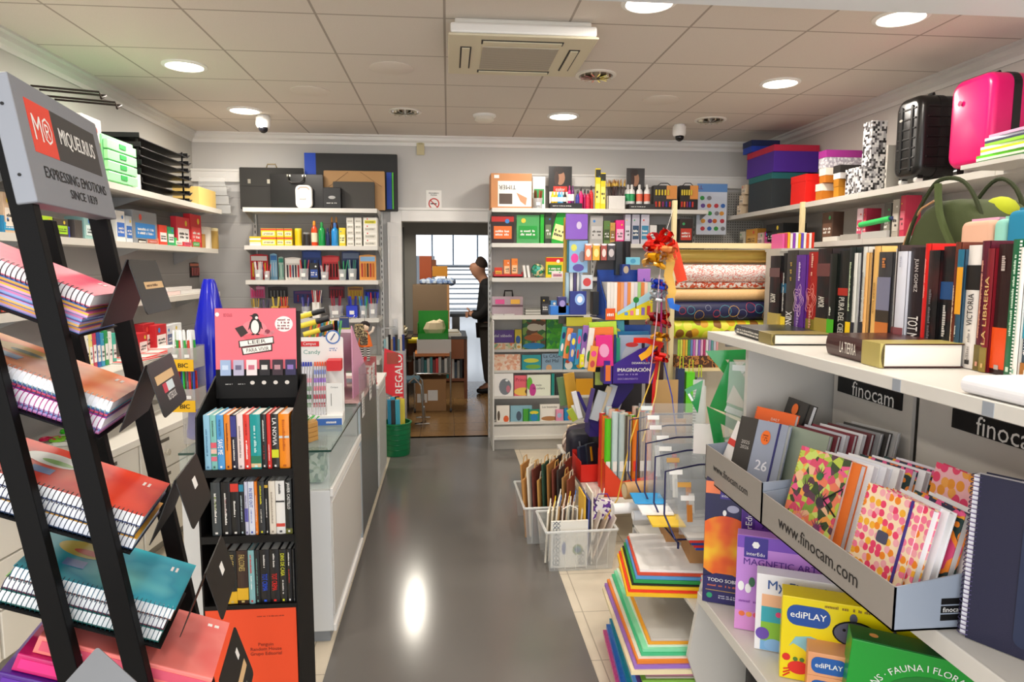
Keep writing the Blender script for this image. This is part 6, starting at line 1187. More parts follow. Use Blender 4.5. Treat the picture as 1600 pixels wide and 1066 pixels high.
TX(t, 'TODO SOBRE', WHITE, (.065, -.0026, .078), Rr, Uu, width=.1, off=.01); bars(t, M('c86a4a', .5), (.065, -.0026, .06), Rr, Uu, .1, .01, 1); G().box(.01, -.003, .042, .12, -.0024, .044).obj('gold_line', M('c8a04a', .5), t); G().disc((.022, -.003, .025), .009, 'y', 16).obj('green_ring', M('2a9a6a', .5), t); bars(t, M('c8c8d8', .5), (.08, -.0026, .024), Rr, Uu, .06, .014, 2)
t = pbox((.90, 1.97), .3, .34, .045, M('6a3aa0', .35), 'violet activity game box standing behind the pink magnetic case'); TX(t, 'interEdu', WHITE, (.022, -.001, .27), (0, 0, 1), (-1, 0, 0), width=.09); G().box(.002, -.0006, .2, .04, 0, .335).obj('dark_edge', M('4a2480', .4), t); TX(t, 'ACTIVITIES', M('3a1c70', .5), (.16, -.001, .285), Rr, Uu, width=.2, off=.01)
t = pbox((.842, 1.865), .3, .29, .05, M('c48ad8', .3), 'pink and purple magnetic art case box on the lower shelf')
G().box(.001, -.001, .252, .299, 0, .289).obj('purple_top', M('7a4ab8', .35), t); G().rbox(.02, -.002, .225, .085, 0, .286, .003).obj('brand_tile', M('3a2a8a', .4), t); TX(t, 'interEdu', WHITE, (.052, -.0025, .237), Rr, Uu, width=.05); G().disc((.052, -.0025, .264), .011, 'y', 6).obj('brand_emblem', WHITE, t)
TX(t, 'MAGNETIC ART CASE', M('5a2a90', .5), (.155, -.0012, .212), Rr, Uu, width=.27, off=.002); bars(t, M('8a4aa8', .5), (.05, -.0012, .09), Rr, Uu, .08, .012, 1)
G().box(.0, -.0015, .0, .3, 0, .06).obj('pink_foot', M('d890d0', .4), t)
for k, (x, z, c) in enumerate(((.015, .135, 'f4f2f0'), (.035, .13, 'f4f2f0'), (.045, .15, '3a6a4a'), (.02, .05, 'e8703a'), (.04, .05, 'f0a04a'), (.06, .05, 'e8506a'))): G().disc((x, -.002, z), .009, 'y', 12, ry=.015 if k < 3 else .008).obj('printed_figure', M(c, .5), t)
t = pbox((.852, 1.752), .32, .222, .055, M('eeecf0', .3), 'white first puzzles box with big blue lettering on the lower shelf')
TX(t, 'My First', M('3a5a9a', .5), (.09, -.001, .19), Rr, Uu, width=.12, off=.008); TX(t, '4', M('5a90c0', .5), (.17, -.001, .19), Rr, Uu, size=.042, off=.015); TX(t, 'Puzzles', M('3a5a9a', .5), (.25, -.001, .188), Rr, Uu, width=.11, off=.008)
for k, (z0, z1, c) in enumerate(((.13, .165, 'f0b890'), (.085, .13, '3aa8b8'), (.03, .085, '8ac03a'), (.002, .03, '7ab0e0'))): G().box(.015, -.001, z0, .08, 0, z1).obj('picture_tile', M(c, .4), t)
G().disc((.02, -.0015, .05), .018, 'y', 16).obj('purple_blob', M('6a4ab0', .4), t); G().disc((.05, -.0018, .02), .025, 'y', 16, ry=.018).obj('blue_fish', M('8ab8e8', .4), t); G().disc((.06, -.0016, .11), .008, 'y', 10).obj('pink_heart', M('e84a80', .4), t); G().box(.08, -.001, .002, .31, 0, .165).obj('yellow_picture', M('e0c83a', .4), t)
YL = M('ecd408', .3)
t = pbox((.858, 1.617), .33, .225, .07, YL, 'bright yellow sea animals puzzle box with blue brand oval on the lower shelf')
G().rbox(.012, -.001, .15, .115, 0, .205, .024).obj('brand_oval', M('1c4a9a', .35), t); TX(t, 'ediPLAY', WHITE, (.063, -.0015, .18), Rr, Uu, width=.085, off=.008)
W1 = M('5a5a6e', .5)
G().disc((.172, -.001, .15), .052, 'y', 24, ry=.034).obj('whale_outline', BLACK, t); G().disc((.172, -.0015, .15), .048, 'y', 24, ry=.030).obj('whale', W1, t); G().disc((.167, -.001, .19), .009, 'y', 12, ry=.014).obj('whale_spout', W1, t); G().disc((.147, -.002, .158), .004, 'y', 10).obj('whale_eye', BLACK, t); G().prism([(.24, .15), (.262, .18), (.268, .15)], -.0014, 0, 'y').obj('whale_tail', W1, t)
G().prism([(.02, .09), (.035, .118), (.07, .125), (.105, .115), (.108, .105), (.085, .1), (.075, .07), (.055, .088), (.03, .1)], -.001, 0, 'y').obj('dolphin_picture', M('8ac0c8', .4), t); G().disc((.08, -.0015, .112), .003, 'y', 8).obj('dolphin_eye', BLACK, t)
G().disc((.045, -.001, .035), .026, 'y', 18, ry=.018).obj('crab_body', M('d8281c', .4), t)
for s_ in (-1, 1):
    G().disc((.045+s_*.03, -.0014, .06), .01, 'y', 12).obj('crab_claw', M('d8281c', .4), t)
    for k in range(3): G().tube([(.045+s_*.02, -.001, .03-.006*k), (.045+s_*.036, -.001, .026-.01*k)], .002, 4).obj('crab_leg', M('d8281c', .4), t)
    G().disc((.045+s_*.008, -.002, .058), .006, 'y', 10).obj('crab_eye', M('4a7a2a', .4), t)
G().disc((.18, -.001, .06), .045, 'y', 18, ry=.03).obj('octopus_picture', M('d8a01c', .4), t)
bars(t, M('8a6a1c', .5), (.2, -.001, .213), Rr, Uu, .2, .012, 1)
for k, l in enumerate(('lower', 'upper')):
    M4 = FR((.885, 1.53, ZS+.0605*k), PXd, (0, 0, 1)); t = TH('small_puzzle_box', '%s small orange and white puzzle carton before the yellow puzzle box' % l, 'boxed game', mat=M4)
    G().box(0, 0, 0, .122, .09, .06).obj('box', M('e8a070', .4), t, bev=.001); G().rbox(.008, -.001, .008, .088, 0, .05, .016).obj('brand_oval', M('1c5aa8', .35), t); TX(t, 'ediPLAY', WHITE, (.048, -.0015, .03), Rr, Uu, width=.062, off=.01); G().box(.096, -.001, 0, .122, 0, .06).obj('green_print', M('c8c83a' if k else '2a7a5a', .4), t)
M4 = FR((.93, 1.45, ZS), PXd, (0, 0, 1)) @ Matrix.Rotation(rad(4), 4, 'Y')
t = TH('green_game_box', 'large green game box with white arched lettering, nearest on the lower shelf', 'boxed game', mat=M4)
G().box(0, 0, 0, .36, .075, .2).obj('box', M('159a2c', .3), t, bev=.0015)
G().box(0, .004, .2, .36, .071, .2015).obj('top_print', M('0f5a20', .4), t); G().disc((.18, -.0008, .04), .125, 'y', 30, ry=.11).obj('dark_field', M('0f7a24', .4), t)
TX(t, 'OCEANS · FAUNA I FLORA · VOLCANS ·', WHITE, (.17, -.0015, .035), Rr, Uu, width=.4, height=.016, curve=.135)
for k, (x, z, r, c) in enumerate(((.19, .1, .013, 'f0801c'), (.11, .085, .01, '8ab8b0'), (.15, .09, .008, 'e8e0c0'), (.23, .07, .015, '2a9a4a'), (.13, .05, .012, '1c5a2a'))): G().disc((x, -.002, z), r, 'y', 14).obj('printed_picture', M(c, .4), t)
for x in (.05, .2): G().disc((x, .035, .2025), .01, 'z', 12).obj('top_picture', M('e8a05a', .4), t)
# backpack on the bottom shelf
t = TH('backpack', 'dark grey and black backpack on the bottom shelf under the puzzles', 'backpack', (.90, 1.86, .122), rad(-20))
G().rbox(0, 0, 0, .3, .2, .415, .09).obj('body', M('1c1b1b', .8), t, bev=.03, segs=3, smooth=True); G().rbox(.03, -.03, .02, .27, .01, .3, .07).obj('front_pocket', M('474648', .9, bump=.3, bs=500), t, bev=.012, segs=3, smooth=True); G().tube([(.04, -.032, .2), (.15, -.034, .215), (.26, -.032, .2)], .004, 5).obj('zip', BLACK, t); G().tube([(.1, .1, .4), (.12, .03, .41), (.18, .03, .41), (.2, .1, .4)], .008, 6).obj('handle', BLACK, t)
t = TH('second_backpack', 'plain black backpack on the bottom shelf nearer the camera', 'backpack', (.95, 1.5, .122), rad(-20)); G().rbox(0, 0, 0, .32, .2, .36, .09).obj('body', M('151414', .8), t, bev=.03, segs=3, smooth=True); G().rbox(.03, -.03, .02, .27, .01, .25, .06).obj('front_pocket', M('242324', .9), t, bev=.012, segs=3)
# ================================================================ card racks beyond the gondola
t = TH('card_rack', 'low white rack carrying piles of coloured card beside the aisle', 'rack', (.74, 2.16, 0)); 
for z, x0 in ((.62, .24), (.44, .1), (.22, .1), (.04, .03)): G().box(x0, 0, z-.015, .6, .82, z).obj('shelf', SHELF, t)
G().box(.1, .8, 0, .6, .82, .62).obj('side_panel', M('cfccc6', .5), t); G().box(.56, 0, .0, .58, .02, .62).obj('post', M('cfccc6', .5), t); G().box(.58, 0, 0, .6, .82, .62).obj('back_panel', M('bdbab4', .5), t)
def pile(far, length, dpt, yaw, z0, cols, names, th, tier, splay=.006, top=None):
    "card packs lying flat, lowest first; far left corner given"
    n = len(cols); z = z0
    for i, (c, nm) in enumerate(zip(cols, names)):
        tt = th[i] if isinstance(th, (list, tuple)) else th
        m = c if not isinstance(c, str) else M(c, .6)
        off = (n-1-i)*splay
        M4 = Matrix.Translation((far[0]-off+.0, far[1]-off*.6, z+.0004)) @ Matrix.Rotation(yaw+random.uniform(-.012, .012), 4, 'Z')
        o = G().box(0, -length, 0, dpt, 0, tt-.0006).obj('card_pack', m, mat=M4)
        tag(o, ulabel('%s card pack, %s from the bottom of the %s pile on the card rack' % (nm, ORD[i], tier)), 'card pack', 'coloured card packs'); z += tt
    return z
gl1 = pat('noise', ['c81a6a', 'e05a9a', 'a01050'], 400, .25); gl2 = pat('noise', ['1440a8', '3a80d8', '0c2a80'], 400, .25); gl3 = pat('noise', ['1a8a3a', '6ac060', '0c5a28'], 400, .25); gl4 = pat('noise', ['0c3a6a', '1ca0c8', '0a2a50'], 400, .25)
pile((.735, 2.80), .64, .34, rad(-5), .0405, [gl1, gl2, gl4, gl3, 'e8c01c', 'ef7a1c'], ['glittery pink', 'glittery blue', 'glittery teal', 'glittery green', 'golden yellow', 'orange'], [.017, .02, .02, .024, .01, .024], 'lowest', .016)
pile((.755, 2.82), .62, .32, rad(-5), .155, ['5a9ae0', '5a3a8a', '8ac04a', 'c8b8b0', 'e890b0', 'a8a4a0'], ['sky blue', 'violet', 'leaf green', 'taupe', 'pink', 'grey'], [.018, .006, .012, .006, .004, .008], 'second lowest', .014)
pile((.752, 2.84), .62, .31, rad(-4), .2205, ['f4e4b8', '9a70c8', 'ef8a2a', 'f0e0d0', '48c088', '8ae0b0', 'd8f0dc', 'f0a82a', 'c8c6c0'], ['cream', 'lilac', 'orange', 'blush', 'sea green', 'mint', 'pale mint', 'amber', 'grey topped'], [.016, .014, .014, .006, .01, .012, .006, .008, .01], 'middle', .012)
pile((.735, 2.66), .34, .28, rad(-8), .4405, ['f4c018', 'e8341c', 'ecc81c', '1c1a18', '2a9a4a', '5a9ad8', 'd84a2a', 'f2f0ec'], ['yellow', 'red', 'deep yellow', 'black', 'green', 'blue', 'rust', 'white topped'], [.014, .008, .012, .006, .012, .012, .01, .01], 'upper', .008)
pile((.91, 2.37), .18, .2, rad(-6), .4405, ['e8b020', '2a2422', 'f0c82a', '3aa84a', 'e87a9a', 'f0e8d8'], ['gold', 'near black', 'bright yellow', 'grass green', 'rose', 'ivory'], .012, 'small right', .004)
for i, (x, y, z, w_, l_, h_) in enumerate(((.86, 2.56, .515, .3, .2, .05), (.885, 2.36, .515, .24, .16, .08))):
    t = TH('cardboard_box', '%s brown cardboard box on the card rack' % ('flat far', 'small near')[i], 'cardboard box', (x, y, .5145), rad(-8)); G().box(0, 0, 0, w_, l_, h_).obj('box', M('b0804e', .8), t, bev=.001); G().box(0, l_*.46, h_, w_, l_*.54, h_+.0008).obj('tape', M('c8a070', .4), t)
for i, c in enumerate(('2a50b0', 'd8281e', '24408a', 'e03a2a', 'c8c4c0')):
    tag(G().box(0, -.28, 0, .2, 0, .009).obj('document_folder', M(c, .4), mat=Matrix.Translation((.89-.008*i, 2.53, .6205+.0095*i)) @ Matrix.Rotation(rad(-5), 4, 'Z')), '%s folder, %s from the bottom of the pile under the wire stencil rack' % (('blue', 'red', 'navy', 'scarlet', 'pale grey')[i], ORD[i]), 'folder')
# tubes lying across the rack end
def roll(p, q, r, col, label, hollow=None, name='paper_roll', m=None):
    p, q = Vector(p), Vector(q); t = TH(name, label, 'roll', mat=FR(p, q-p, (0, 0, 1))); L = (q-p).length
    G().cyl((0, 0, 0), (L, 0, 0), r, seg=20).obj('roll', m or M(col, .5), t, smooth=True)
    if hollow: G().disc((-.0008, 0, 0), r*.8, 'x', 18).obj('roll_end', M(hollow, .6), t)
    return t
roll((.745, 2.78, .665), (1.2, 2.84, .665), .037, 'c09460', 'kraft cardboard tube lying across the card rack', 'e0c8a0', 'cardboard_tube'); roll((.83, 2.70, .645), (1.2, 2.74, .645), .022, '1a1a1a', 'black tube lying before the kraft tube', '2a2a2a', 'black_tube')
roll((.655, 2.62, .645), (1.15, 2.67, .645), .022, 'e6e2de', 'white paper roll, farther of the two across the card rack', 'f0ece8'); roll((.72, 2.55, .641), (1.15, 2.59, .641), .02, 'dcdcdc', 'clear film wrapped roll, nearest of the rolls on the card rack', 'e8e8e8', m=M('d8dadc', .15))
for i, x in enumerate((.93, .99)): roll((x, 2.44, .65+.01*i), (x+.13, 2.455, .65+.01*i), .018, '2a2824' if i == 0 else '3a342a', '%s short dark roll end on the card rack' % ('left', 'right')[i], 'c8c0b0', 'short_roll')
# wire rack of clear stencils
t = TH('wire_rack', 'dark blue wire rack holding clear stencils above the card rack', 'wire rack', (.80, 2.25, .63)); WM = M('1c1c48', .3, .5)
for k in range(5):
    y = .03+.125*k; zz = .04*(k)
    G().tube([(0, y, .02), (-.03, y+.04, .1), (-.01, y+.1, .24+.02*k), (.12, y+.11, .26+.02*k), (.3, y+.11, .26+.02*k)], .0035, 6).obj('divider_wire', WM, t); G().tube([(0, y, .02), (.3, y, .02)], .0035, 6).obj('base_wire', WM, t)
G().tube([(0, 0, .02), (0, .62, .02)], .004, 6).obj('rail_wire', WM, t); G().tube([(.3, 0, .02), (.3, .62, .02)], .004, 6).obj('rail_wire', WM, t)
G().tube([(0, 0, 0), (0, 0, .02)], .004, 6).obj('foot', WM, t); G().tube([(0, .62, 0), (0, .62, .02)], .004, 6).obj('foot', WM, t)
CL2 = M('c8ccd0', .12, alpha=.16)
for k in range(9):
    y = 2.30+.062*k; h_ = .15+.028*k
    t = TH('clear_packet', 'clear plastic packet of stencils in the wire rack, %s from the near end' % ORD[k], 'stencil packet', mat=FR((.82+.01*(k % 2), y, .66), (1, -.1, 0), (0, 0, 1)) @ Matrix.Rotation(rad(-14), 4, 'X'), group='clear stencil packets')
    G().box(0, 0, 0, .24, .004, h_).obj('sleeve', CL2, t); G().box(.01, -.0015, h_-.03, .06, 0, h_-.012).obj('header', M(['f0ece8', 'd8a04a', 'f4f2f0', 'c89a58', 'e8e6e2', 'f2f0ee', 'e8e4e0', 'f0f0ee', 'dfe4e4'][k], .5), t)
    G().box(.03+.02*(k % 3), -.002, h_*.3, .05+.02*(k % 3), -.001, h_*.7).obj('coloured_edge', M(['c87a2a', 'e8e6e0', 'd88a3a', 'f0eee8', 'b8b4ae', 'c8302a', 'e0dcd6', '9a9894', 'c89a4a'][k], .4), t)
for k, (x, y, c, l, hh) in enumerate(((.98, 2.62, 'e8eceb', 'long clear ruler', .5), (1.02, 2.7, 'e0e4e4', 'second clear ruler', .46), (1.07, 2.56, '7a2028', 'maroon handled brush', .42), (1.11, 2.5, '8a3028', 'brown handled brush', .38))):
    t = TH('ruler' if k < 2 else 'paint_brush', l+' standing in the wire stencil rack', 'ruler' if k < 2 else 'brush', mat=FR((x, y, .665), (1, -.2, 0), (.12*(k-1), .1, 1)))
    if k < 2:
        G().box(0, 0, 0, .045, .002, hh).obj('blade', M(c, .08, alpha=.5), t)
        g = G()
        for j in range(40): g.box(0, -.0008, .01+hh*.95*j/40, .012 if j % 5 else .02, 0, .012+hh*.95*j/40)
        g.obj('scale_marks', M('4a4a4a', .5), t)
    else: G().cyl((0, 0, 0), (0, 0, hh*.7), .005, .008, 8).obj('handle', M(c, .3), t, smooth=True); G().cyl((0, 0, hh*.7), (0, 0, hh*.8), .01, seg=8).obj('ferrule', M('d8d8dc', .2, .8), t); G().box(-.02, -.002, hh*.8, .02, .002, hh).obj('card_tag', M('f2e8c8', .5), t)
tag(G().box(0, 0, 0, .07, .004, .11).obj('red_tag_card', M('e8e0dc', .5), mat=FR((.9, 2.4, .93), (1, -.3, 0), (0, .1, 1))), 'white card with red print among the stencils', 'card')
# green set squares and clear bags hanging from the gondola's end
hk = TH('hook_rail', 'steel rail with hooks on the end of the gondola above the stencils', 'rail', (.95, GE+.13, 1.345)); G().box(0, 0, 0, .42, .012, .03).obj('rail', STEEL, hk)
for k in range(5): G().tube([(.05+.08*k, .0, .015), (.05+.08*k, .14, .02), (.05+.08*k, .15, .035)], .003, 5).obj('hook', STEEL, hk)
GS = M('119a48', .12, alpha=.8)
for k, (x, y, z, s_, a_, l) in enumerate(((.93, 2.33, 1.12, .26, 20, 'large upper'), (.94, 2.30, .98, .2, -12, 'middle'), (1.0, 2.28, .86, .16, 30, 'lower'), (.86, 2.4, 1.17, .1, 60, 'small top'), (1.02, 2.36, 1.2, .2, -40, 'far tilted'), (1.05, 2.3, 1.03, .18, 70, 'right hand'))):
    t = TH('set_square', '%s green plastic set square hanging above the stencil rack' % l, 'set square', mat=FR((x, y, z), (1, -.25, 0), (0, 0, 1)) @ Matrix.Rotation(rad(a_), 4, 'Y'))
    G().add([(0, 0, 0), (s_, 0, 0), (0, 0, s_*.75), (s_*.18, 0, s_*.14), (s_*.5, 0, s_*.14), (s_*.18, 0, s_*.4)]+[(0, .003, 0), (s_, .003, 0), (0, .003, s_*.75), (s_*.18, .003, s_*.14), (s_*.5, .003, s_*.14), (s_*.18, .003, s_*.4)],
            [(0, 1, 4, 3), (1, 2, 5, 4), (2, 0, 3, 5), (6, 9, 10, 7), (7, 10, 11, 8), (8, 11, 9, 6), (0, 6, 7, 1), (1, 7, 8, 2), (2, 8, 6, 0), (3, 4, 10, 9), (4, 5, 11, 10), (5, 3, 9, 11)]).obj('blade', GS, t)
    G().box(s_*.2, -.002, s_*.02, s_*.5, -.0005, s_*.1).obj('white_label', M('f0f4f0', .5), t)
for k in range(7):
    x = .97+.05*k; t = TH('clear_bag', 'clear plastic bag hanging at the end of the gondola, %s from left' % ORD[k], 'bag', mat=FR((x, 2.29-.02*k, 1.0-.02*(k % 3)), (1, -.5, 0), (.1*(k % 3-1), 0, 1)), group='clear bags on the gondola end')
    G().prism([(0, 0), (.17, .015), (.165, .3), (.01, .29)], 0, .004, 'y').obj('bag', M('dce2de', .08, alpha=.3), t); G().box(.02, -.001, .26, .15, .001, .28).obj('seal_strip', M('f4f6f6', .2, alpha=.6), t)
    if k in (2, 5): G().box(.05, -.003, .12, .1, -.001, .18).obj('price_label', WHITE, t); bars(t, BLACK, (.075, -.0035, .15), Rr, Uu, .03, .03, 3)
# white and blue leaflet pads on the near front of the wire rack
for i, (x, y, c, l) in enumerate(((.76, 2.62, '2a9ad8', 'bright blue'), (.76, 2.52, 'f4f2f0', 'white with purple ring'), (.77, 2.42, 'e8c02a', 'yellow edged'))):
    o = G().box(0, -.12, 0, .12, 0, .006).obj('card_pad', M(c, .4), mat=FR((x-.03, y+.02, .698-.008*i), (1, -.1, 0), (.1, .0, 1))); tag(o, '%s card pad lying by the wire stencil rack' % l, 'card pad')
# ================================================================ storage crates of envelopes and bags on the tile floor
CR = M('dfe2e0', .12, alpha=.38)
def crate(p, w, l, h, rz, label):
    t = TH('storage_crate', label, 'crate', p, rz); s_ = .02
    v = [(s_, s_, 0), (w-s_, s_, 0), (w-s_, l-s_, 0), (s_, l-s_, 0), (0, 0, h), (w, 0, h), (w, l, h), (0, l, h)]
    G().add(v, [(0, 3, 2, 1), (0, 1, 5, 4), (1, 2, 6, 5), (2, 3, 7, 6), (3, 0, 4, 7)]).obj('body', CR, t)
    g = G()
    for a, b in ((4, 5), (5, 6), (6, 7), (7, 4)): g.tube([v[a], v[b]], .008, 6)
    g.obj('rim', M('e8eae8', .15, alpha=.7), t)
    for k in range(6): x = s_+(w-2*s_)*(k+.5)/6; G().tube([(x, s_-.001, .01), (x, .003, h-.02)], .002, 4).obj('rib', M('f0f2f0', .2, alpha=.5), t)
    return t
crate((.505, 3.43, .001), .385, .32, .225, rad(2), 'clear plastic crate of gift bags, nearer of the two beside the aisle')
crate((.43, 3.80, .001), .37, .5, .225, rad(1), 'clear plastic crate of kraft and dark paper bags, farther of the two')
# near crate contents
t = TH('gift_bag', 'white gift bag with blue lattice border and peacock feather print at the crate front', 'gift bag', mat=FR((.535, 3.47, .012), (1, .03, 0), (0, -.04, 1)))
G().box(0, 0, 0, .2, .012, .262).obj('bag', M('f2efe6', .6), t)
g = G()
for cx, cz0, n_ in ((.028, .0, 11), (.165, .0, 4), (.17, .15, 0)):
    for k in range(n_):
        z = cz0+.012+.023*k
        for s_ in (-1, 1): g.tube([(cx-.018*s_, -.001, z), (cx+.002*s_, -.001, z+.02)], .0016, 4)
        for s_ in (-1, 1): g.tube([(cx+.002-.0*s_, -.001, z), (cx-.018+.04*(s_ > 0), -.001, z+.02)], .0012, 4)
g.obj('lattice_print', M('3a4a60', .6), t)
G().disc((.145, -.001, .1), .028, 'y', 20, ry=.03).obj('feather_eye', M('8a9a58', .6), t); G().disc((.145, -.0015, .1), .019, 'y', 18, ry=.02).obj('feather_ring', M('4a8a9a', .6), t); G().disc((.143, -.002, .098), .011, 'y', 16).obj('feather_centre', M('3a3a88', .6), t); G().disc((.07, -.001, .11), .012, 'y', 16, ry=.035).obj('feather_side', M('6a78a8', .6), t)
G().tube([(.06, .006, .262), (.06, .0, .33), (.1, -.0, .35), (.14, 0, .33), (.14, .006, .262)], .003, 5).obj('handle', M('f6f2e8', .6), t)
rr = random.Random(11)
for k in range(15):
    c = ['f2ead8', 'e8dcc4', 'f4f0e4', 'c8a878', 'e8c8b8', 'ece4d0', 'd8e0e0'][k % 7]; x = .53+.022*k; y = 3.5+.016*(k % 8)
    M4 = FR((x-.01, y+.04, .012), (.25, 1, 0), (.06+.02*(k % 3), .05, 1)); h_ = rr.uniform(.24, .33) if k < 12 else .3
    t = TH('paper_bag', '%s paper bag standing in the nearer crate, %s from left' % (('cream', 'sand', 'white', 'kraft', 'pinkish', 'ivory', 'pale blue')[k % 7], ORD[k]), 'paper bag', mat=M4, group='paper bags in the nearer crate')
    G().box(0, 0, 0, .16, .009, h_).obj('bag', M(c, .7), t); G().tube([(.05, .004, h_), (.05, .0, h_+.035), (.08, 0, h_+.055), (.11, 0, h_+.035), (.11, .004, h_)], .0025, 5).obj('handle', M(['f4ecd8', 'f0c81c', 'fbf6ea', '3a70c0'][k % 4] if k < 8 else 'f6f0e2', .6), t)
for k, (x, c, l, h_, tilt) in enumerate(((.72, 'e8b83a', 'yellow edged envelope', .38, .0), (.735, '4a58a8', 'blue striped envelope', .36, .02), (.76, 'f0e8da', 'white edged card', .4, 0), (.80, 'e0d4c8', 'clear wrapped leaning pad', .28, .3), (.83, 'd8c4b0', 'beige leaning pad', .26, .36), (.86, 'e8dcd4', 'pinkish leaning pad', .26, .42))):
    tag(G().box(0, 0, 0, .008, .17, h_).obj('envelope', M(c, .5), mat=FR((x, 3.5, .012) if k < 3 else (x-.07, 3.5, .03), (1, 0, -tilt), (tilt, 0, 1))), l+' in the right half of the nearer crate', 'envelope')
t = TH('tinsel_bag', 'small white and purple patterned bag on top of the nearer crate', 'gift bag', mat=FR((.78, 3.56, .24), (1, 0, 0), (0, 0, 1))); G().prism([(0, 0), (.11, 0), (.12, .09), (.01, .11)], 0, .05, 'y').obj('bag', pat('cells', ['f2eef4', 'f4f2f0', '6a3aa0', '3a2a6a'], 60, .5), t); G().tube([(.02, .02, .1), (.03, .01, .14), (.08, .01, .14), (.1, .02, .1)], .003, 5).obj('handle', M('5a2a90', .5), t)
for k in range(20):
    c = ['c08a4a', 'e8dcc8', '6a2c20', 'c8964e', '2a4a38', 'a8743a', '7a3a2a', '3a3430', 'b88a50', '8a4a30'][k % 10]; i, j = k % 10, k//10
    M4 = FR((.455+.028*i+.012*j, 3.9+.16*j, .012), (.5, 1, 0), (-.1+.006*i, -.06+.02*j, 1)); h_ = rr.uniform(.34, .44)
    t = TH('paper_bag', '%s paper bag in the farther crate, %s from left in the %s row' % (('kraft', 'white', 'maroon', 'tan', 'dark green', 'brown', 'rust', 'charcoal', 'straw', 'chestnut')[k % 10], ORD[i], ('near', 'far')[j]), 'paper bag', mat=M4, group='paper bags in the farther crate')
    G().box(0, 0, 0, .15, .01, h_).obj('bag', M(c, .75), t); G().tube([(.04, .004, h_), (.05, 0, h_+.04), (.1, 0, h_+.04), (.11, .004, h_)], .003, 5).obj('handle', M('c8984e' if k % 2 == 0 else 'e8dcc0', .6), t)
# ================================================================ low white table with bags, rolls and red cartons
t = TH('low_table', 'long low white table beside the aisle under the rotating stand', 'table', (.80, 3.72, 0)); G().box(0, 0, .27, .75, 1.22, .3).obj('tabletop', M('e6e2da', .4), t, bev=.004)
for x in (.06, .66):
    for y in (.06, 1.14): G().cyl((x, y, 0), (x, y, .27), .018, seg=10).obj('leg', M('8a8880', .4, .5), t)
t = TH('red_carton', 'open bright red carton holding dark pouches on the low table', 'carton', (.80, 4.02, .301), rad(3))
RD = M('e02a1c', .45)
G().box(0, 0, 0, .2, .004, .11).box(0, 0, 0, .004, .22, .13).box(.196, 0, 0, .2, .22, .2).box(0, .216, 0, .2, .22, .15).box(0, 0, 0, .2, .22, .004).obj('carton', RD, t); G().tube([(.12, -.003, .05), (.15, -.003, .075), (.18, -.003, .06), (.18, -.003, .04)], .004, 5).obj('purple_print', M('6a3ab0', .5), t)
for k, (x, y, c, l, h_, w_) in enumerate(((.82, 4.07, '1c2840', 'navy', .2, .1), (.87, 4.09, '222a38', 'dark slate', .21, .1), (.9, 4.12, '2a2a30', 'charcoal', .17, .08))):
    q = TH('pouch', '%s pouch standing in the open red carton' % l, 'pouch', mat=FR((x, y, .306), (.8, .6, 0), (-.1, .1, 1))); G().rbox(0, 0, 0, w_, .025, h_, .015).obj('body', M(c, .7), q, bev=.005)
    if k == 1: G().box(.03, -.004, .1, .045, 0, .19).obj('yellow_tab', M('e8a81c', .4), q)
for k, (x, y, z, c, l, s_) in enumerate(((.88, 4.36, .301, '1c1a2c', 'dark blue', (.1, .14, .24)), (.99, 4.28, .301, '141216', 'black', (.09, .12, .28)), (.92, 4.52, .301, '2a1c38', 'dark violet', (.12, .12, .24)))):
    q = TH('bag', '%s nylon bag slumped on the low table' % l, 'bag', (x, y, z), .3*k); G().rbox(-s_[0], -s_[1]*.6, 0, s_[0], s_[1]*.6, s_[2], .06).obj('body', M(c, .55, bump=.5, bs=25), q, bev=.03, segs=3, smooth=True); G().tube([(-.04, -s_[1]*.62, s_[2]*.8), (-.02, -s_[1]*.68, s_[2]*.4), (-.06, -s_[1]*.64, .03)], .006, 5).obj('strap', M('8a8a90', .5), q)
for k, (x, y, c, l) in enumerate(((.86, 4.66, 'c8a898', 'pinkish'), (.97, 4.7, '7a5a48', 'brown'), (.89, 4.82, 'e8d0b0', 'cream'))):
    q = TH('plush_packet', '%s plush toy packet at the far end of the low table' % l, 'soft toy', (x, y, .301)); G().sph((0, 0, .07), (.07, .07, .07), 14).sph((.02, -.03, .15), (.045, .04, .04), 12).obj('body', pat('blotch', [c, dk(c, .5), 'e8d8c8'], 14, .9, pos=[0, .48, .6]), q, smooth=True)
    G().sph((-.03, -.05, .17), .018, 8).obj('ear', M('e8c02a' if k == 0 else c, .8), q)
t = TH('roll_carton', 'open orange red carton of upright wrapping rolls on the low table', 'carton', (.885, 3.745, .301), rad(-4))
OR = M('e2421e', .5)
g = G().prism([(0, 0), (.34, 0), (.34, .2), (.25, .12), (.1, .09), (0, .2)], 0, .004, 'y').prism([(0, 0), (.26, 0), (.26, .2), (0, .2)], 0, .004, 'x').prism([(0, 0), (.26, 0), (.26, .22), (0, .22)], .336, .34, 'x').box(0, .256, 0, .34, .26, .22).box(0, 0, 0, .34, .26, .004)
g.obj('carton', OR, t)
tart = pat('stripes_x', ['8a7a6a', 'c8b8a0', '5a4a44', 'a89880'], 9, .5)
specs = [('5ac81e', 'lime green'), ('c8dce0', 'pale blue'), ('b8c8c8', 'silver blue'), (None, 'beige checked'), ('e87a1c', 'orange'), (None, 'brown checked'), ('e8801c', 'bright orange'), ('d8e0c8', 'pale green'), ('d83a28', 'red'), ('e8c8b8', 'blush'), ('7ab0c8', 'blue'), ('f0ece4', 'white')]
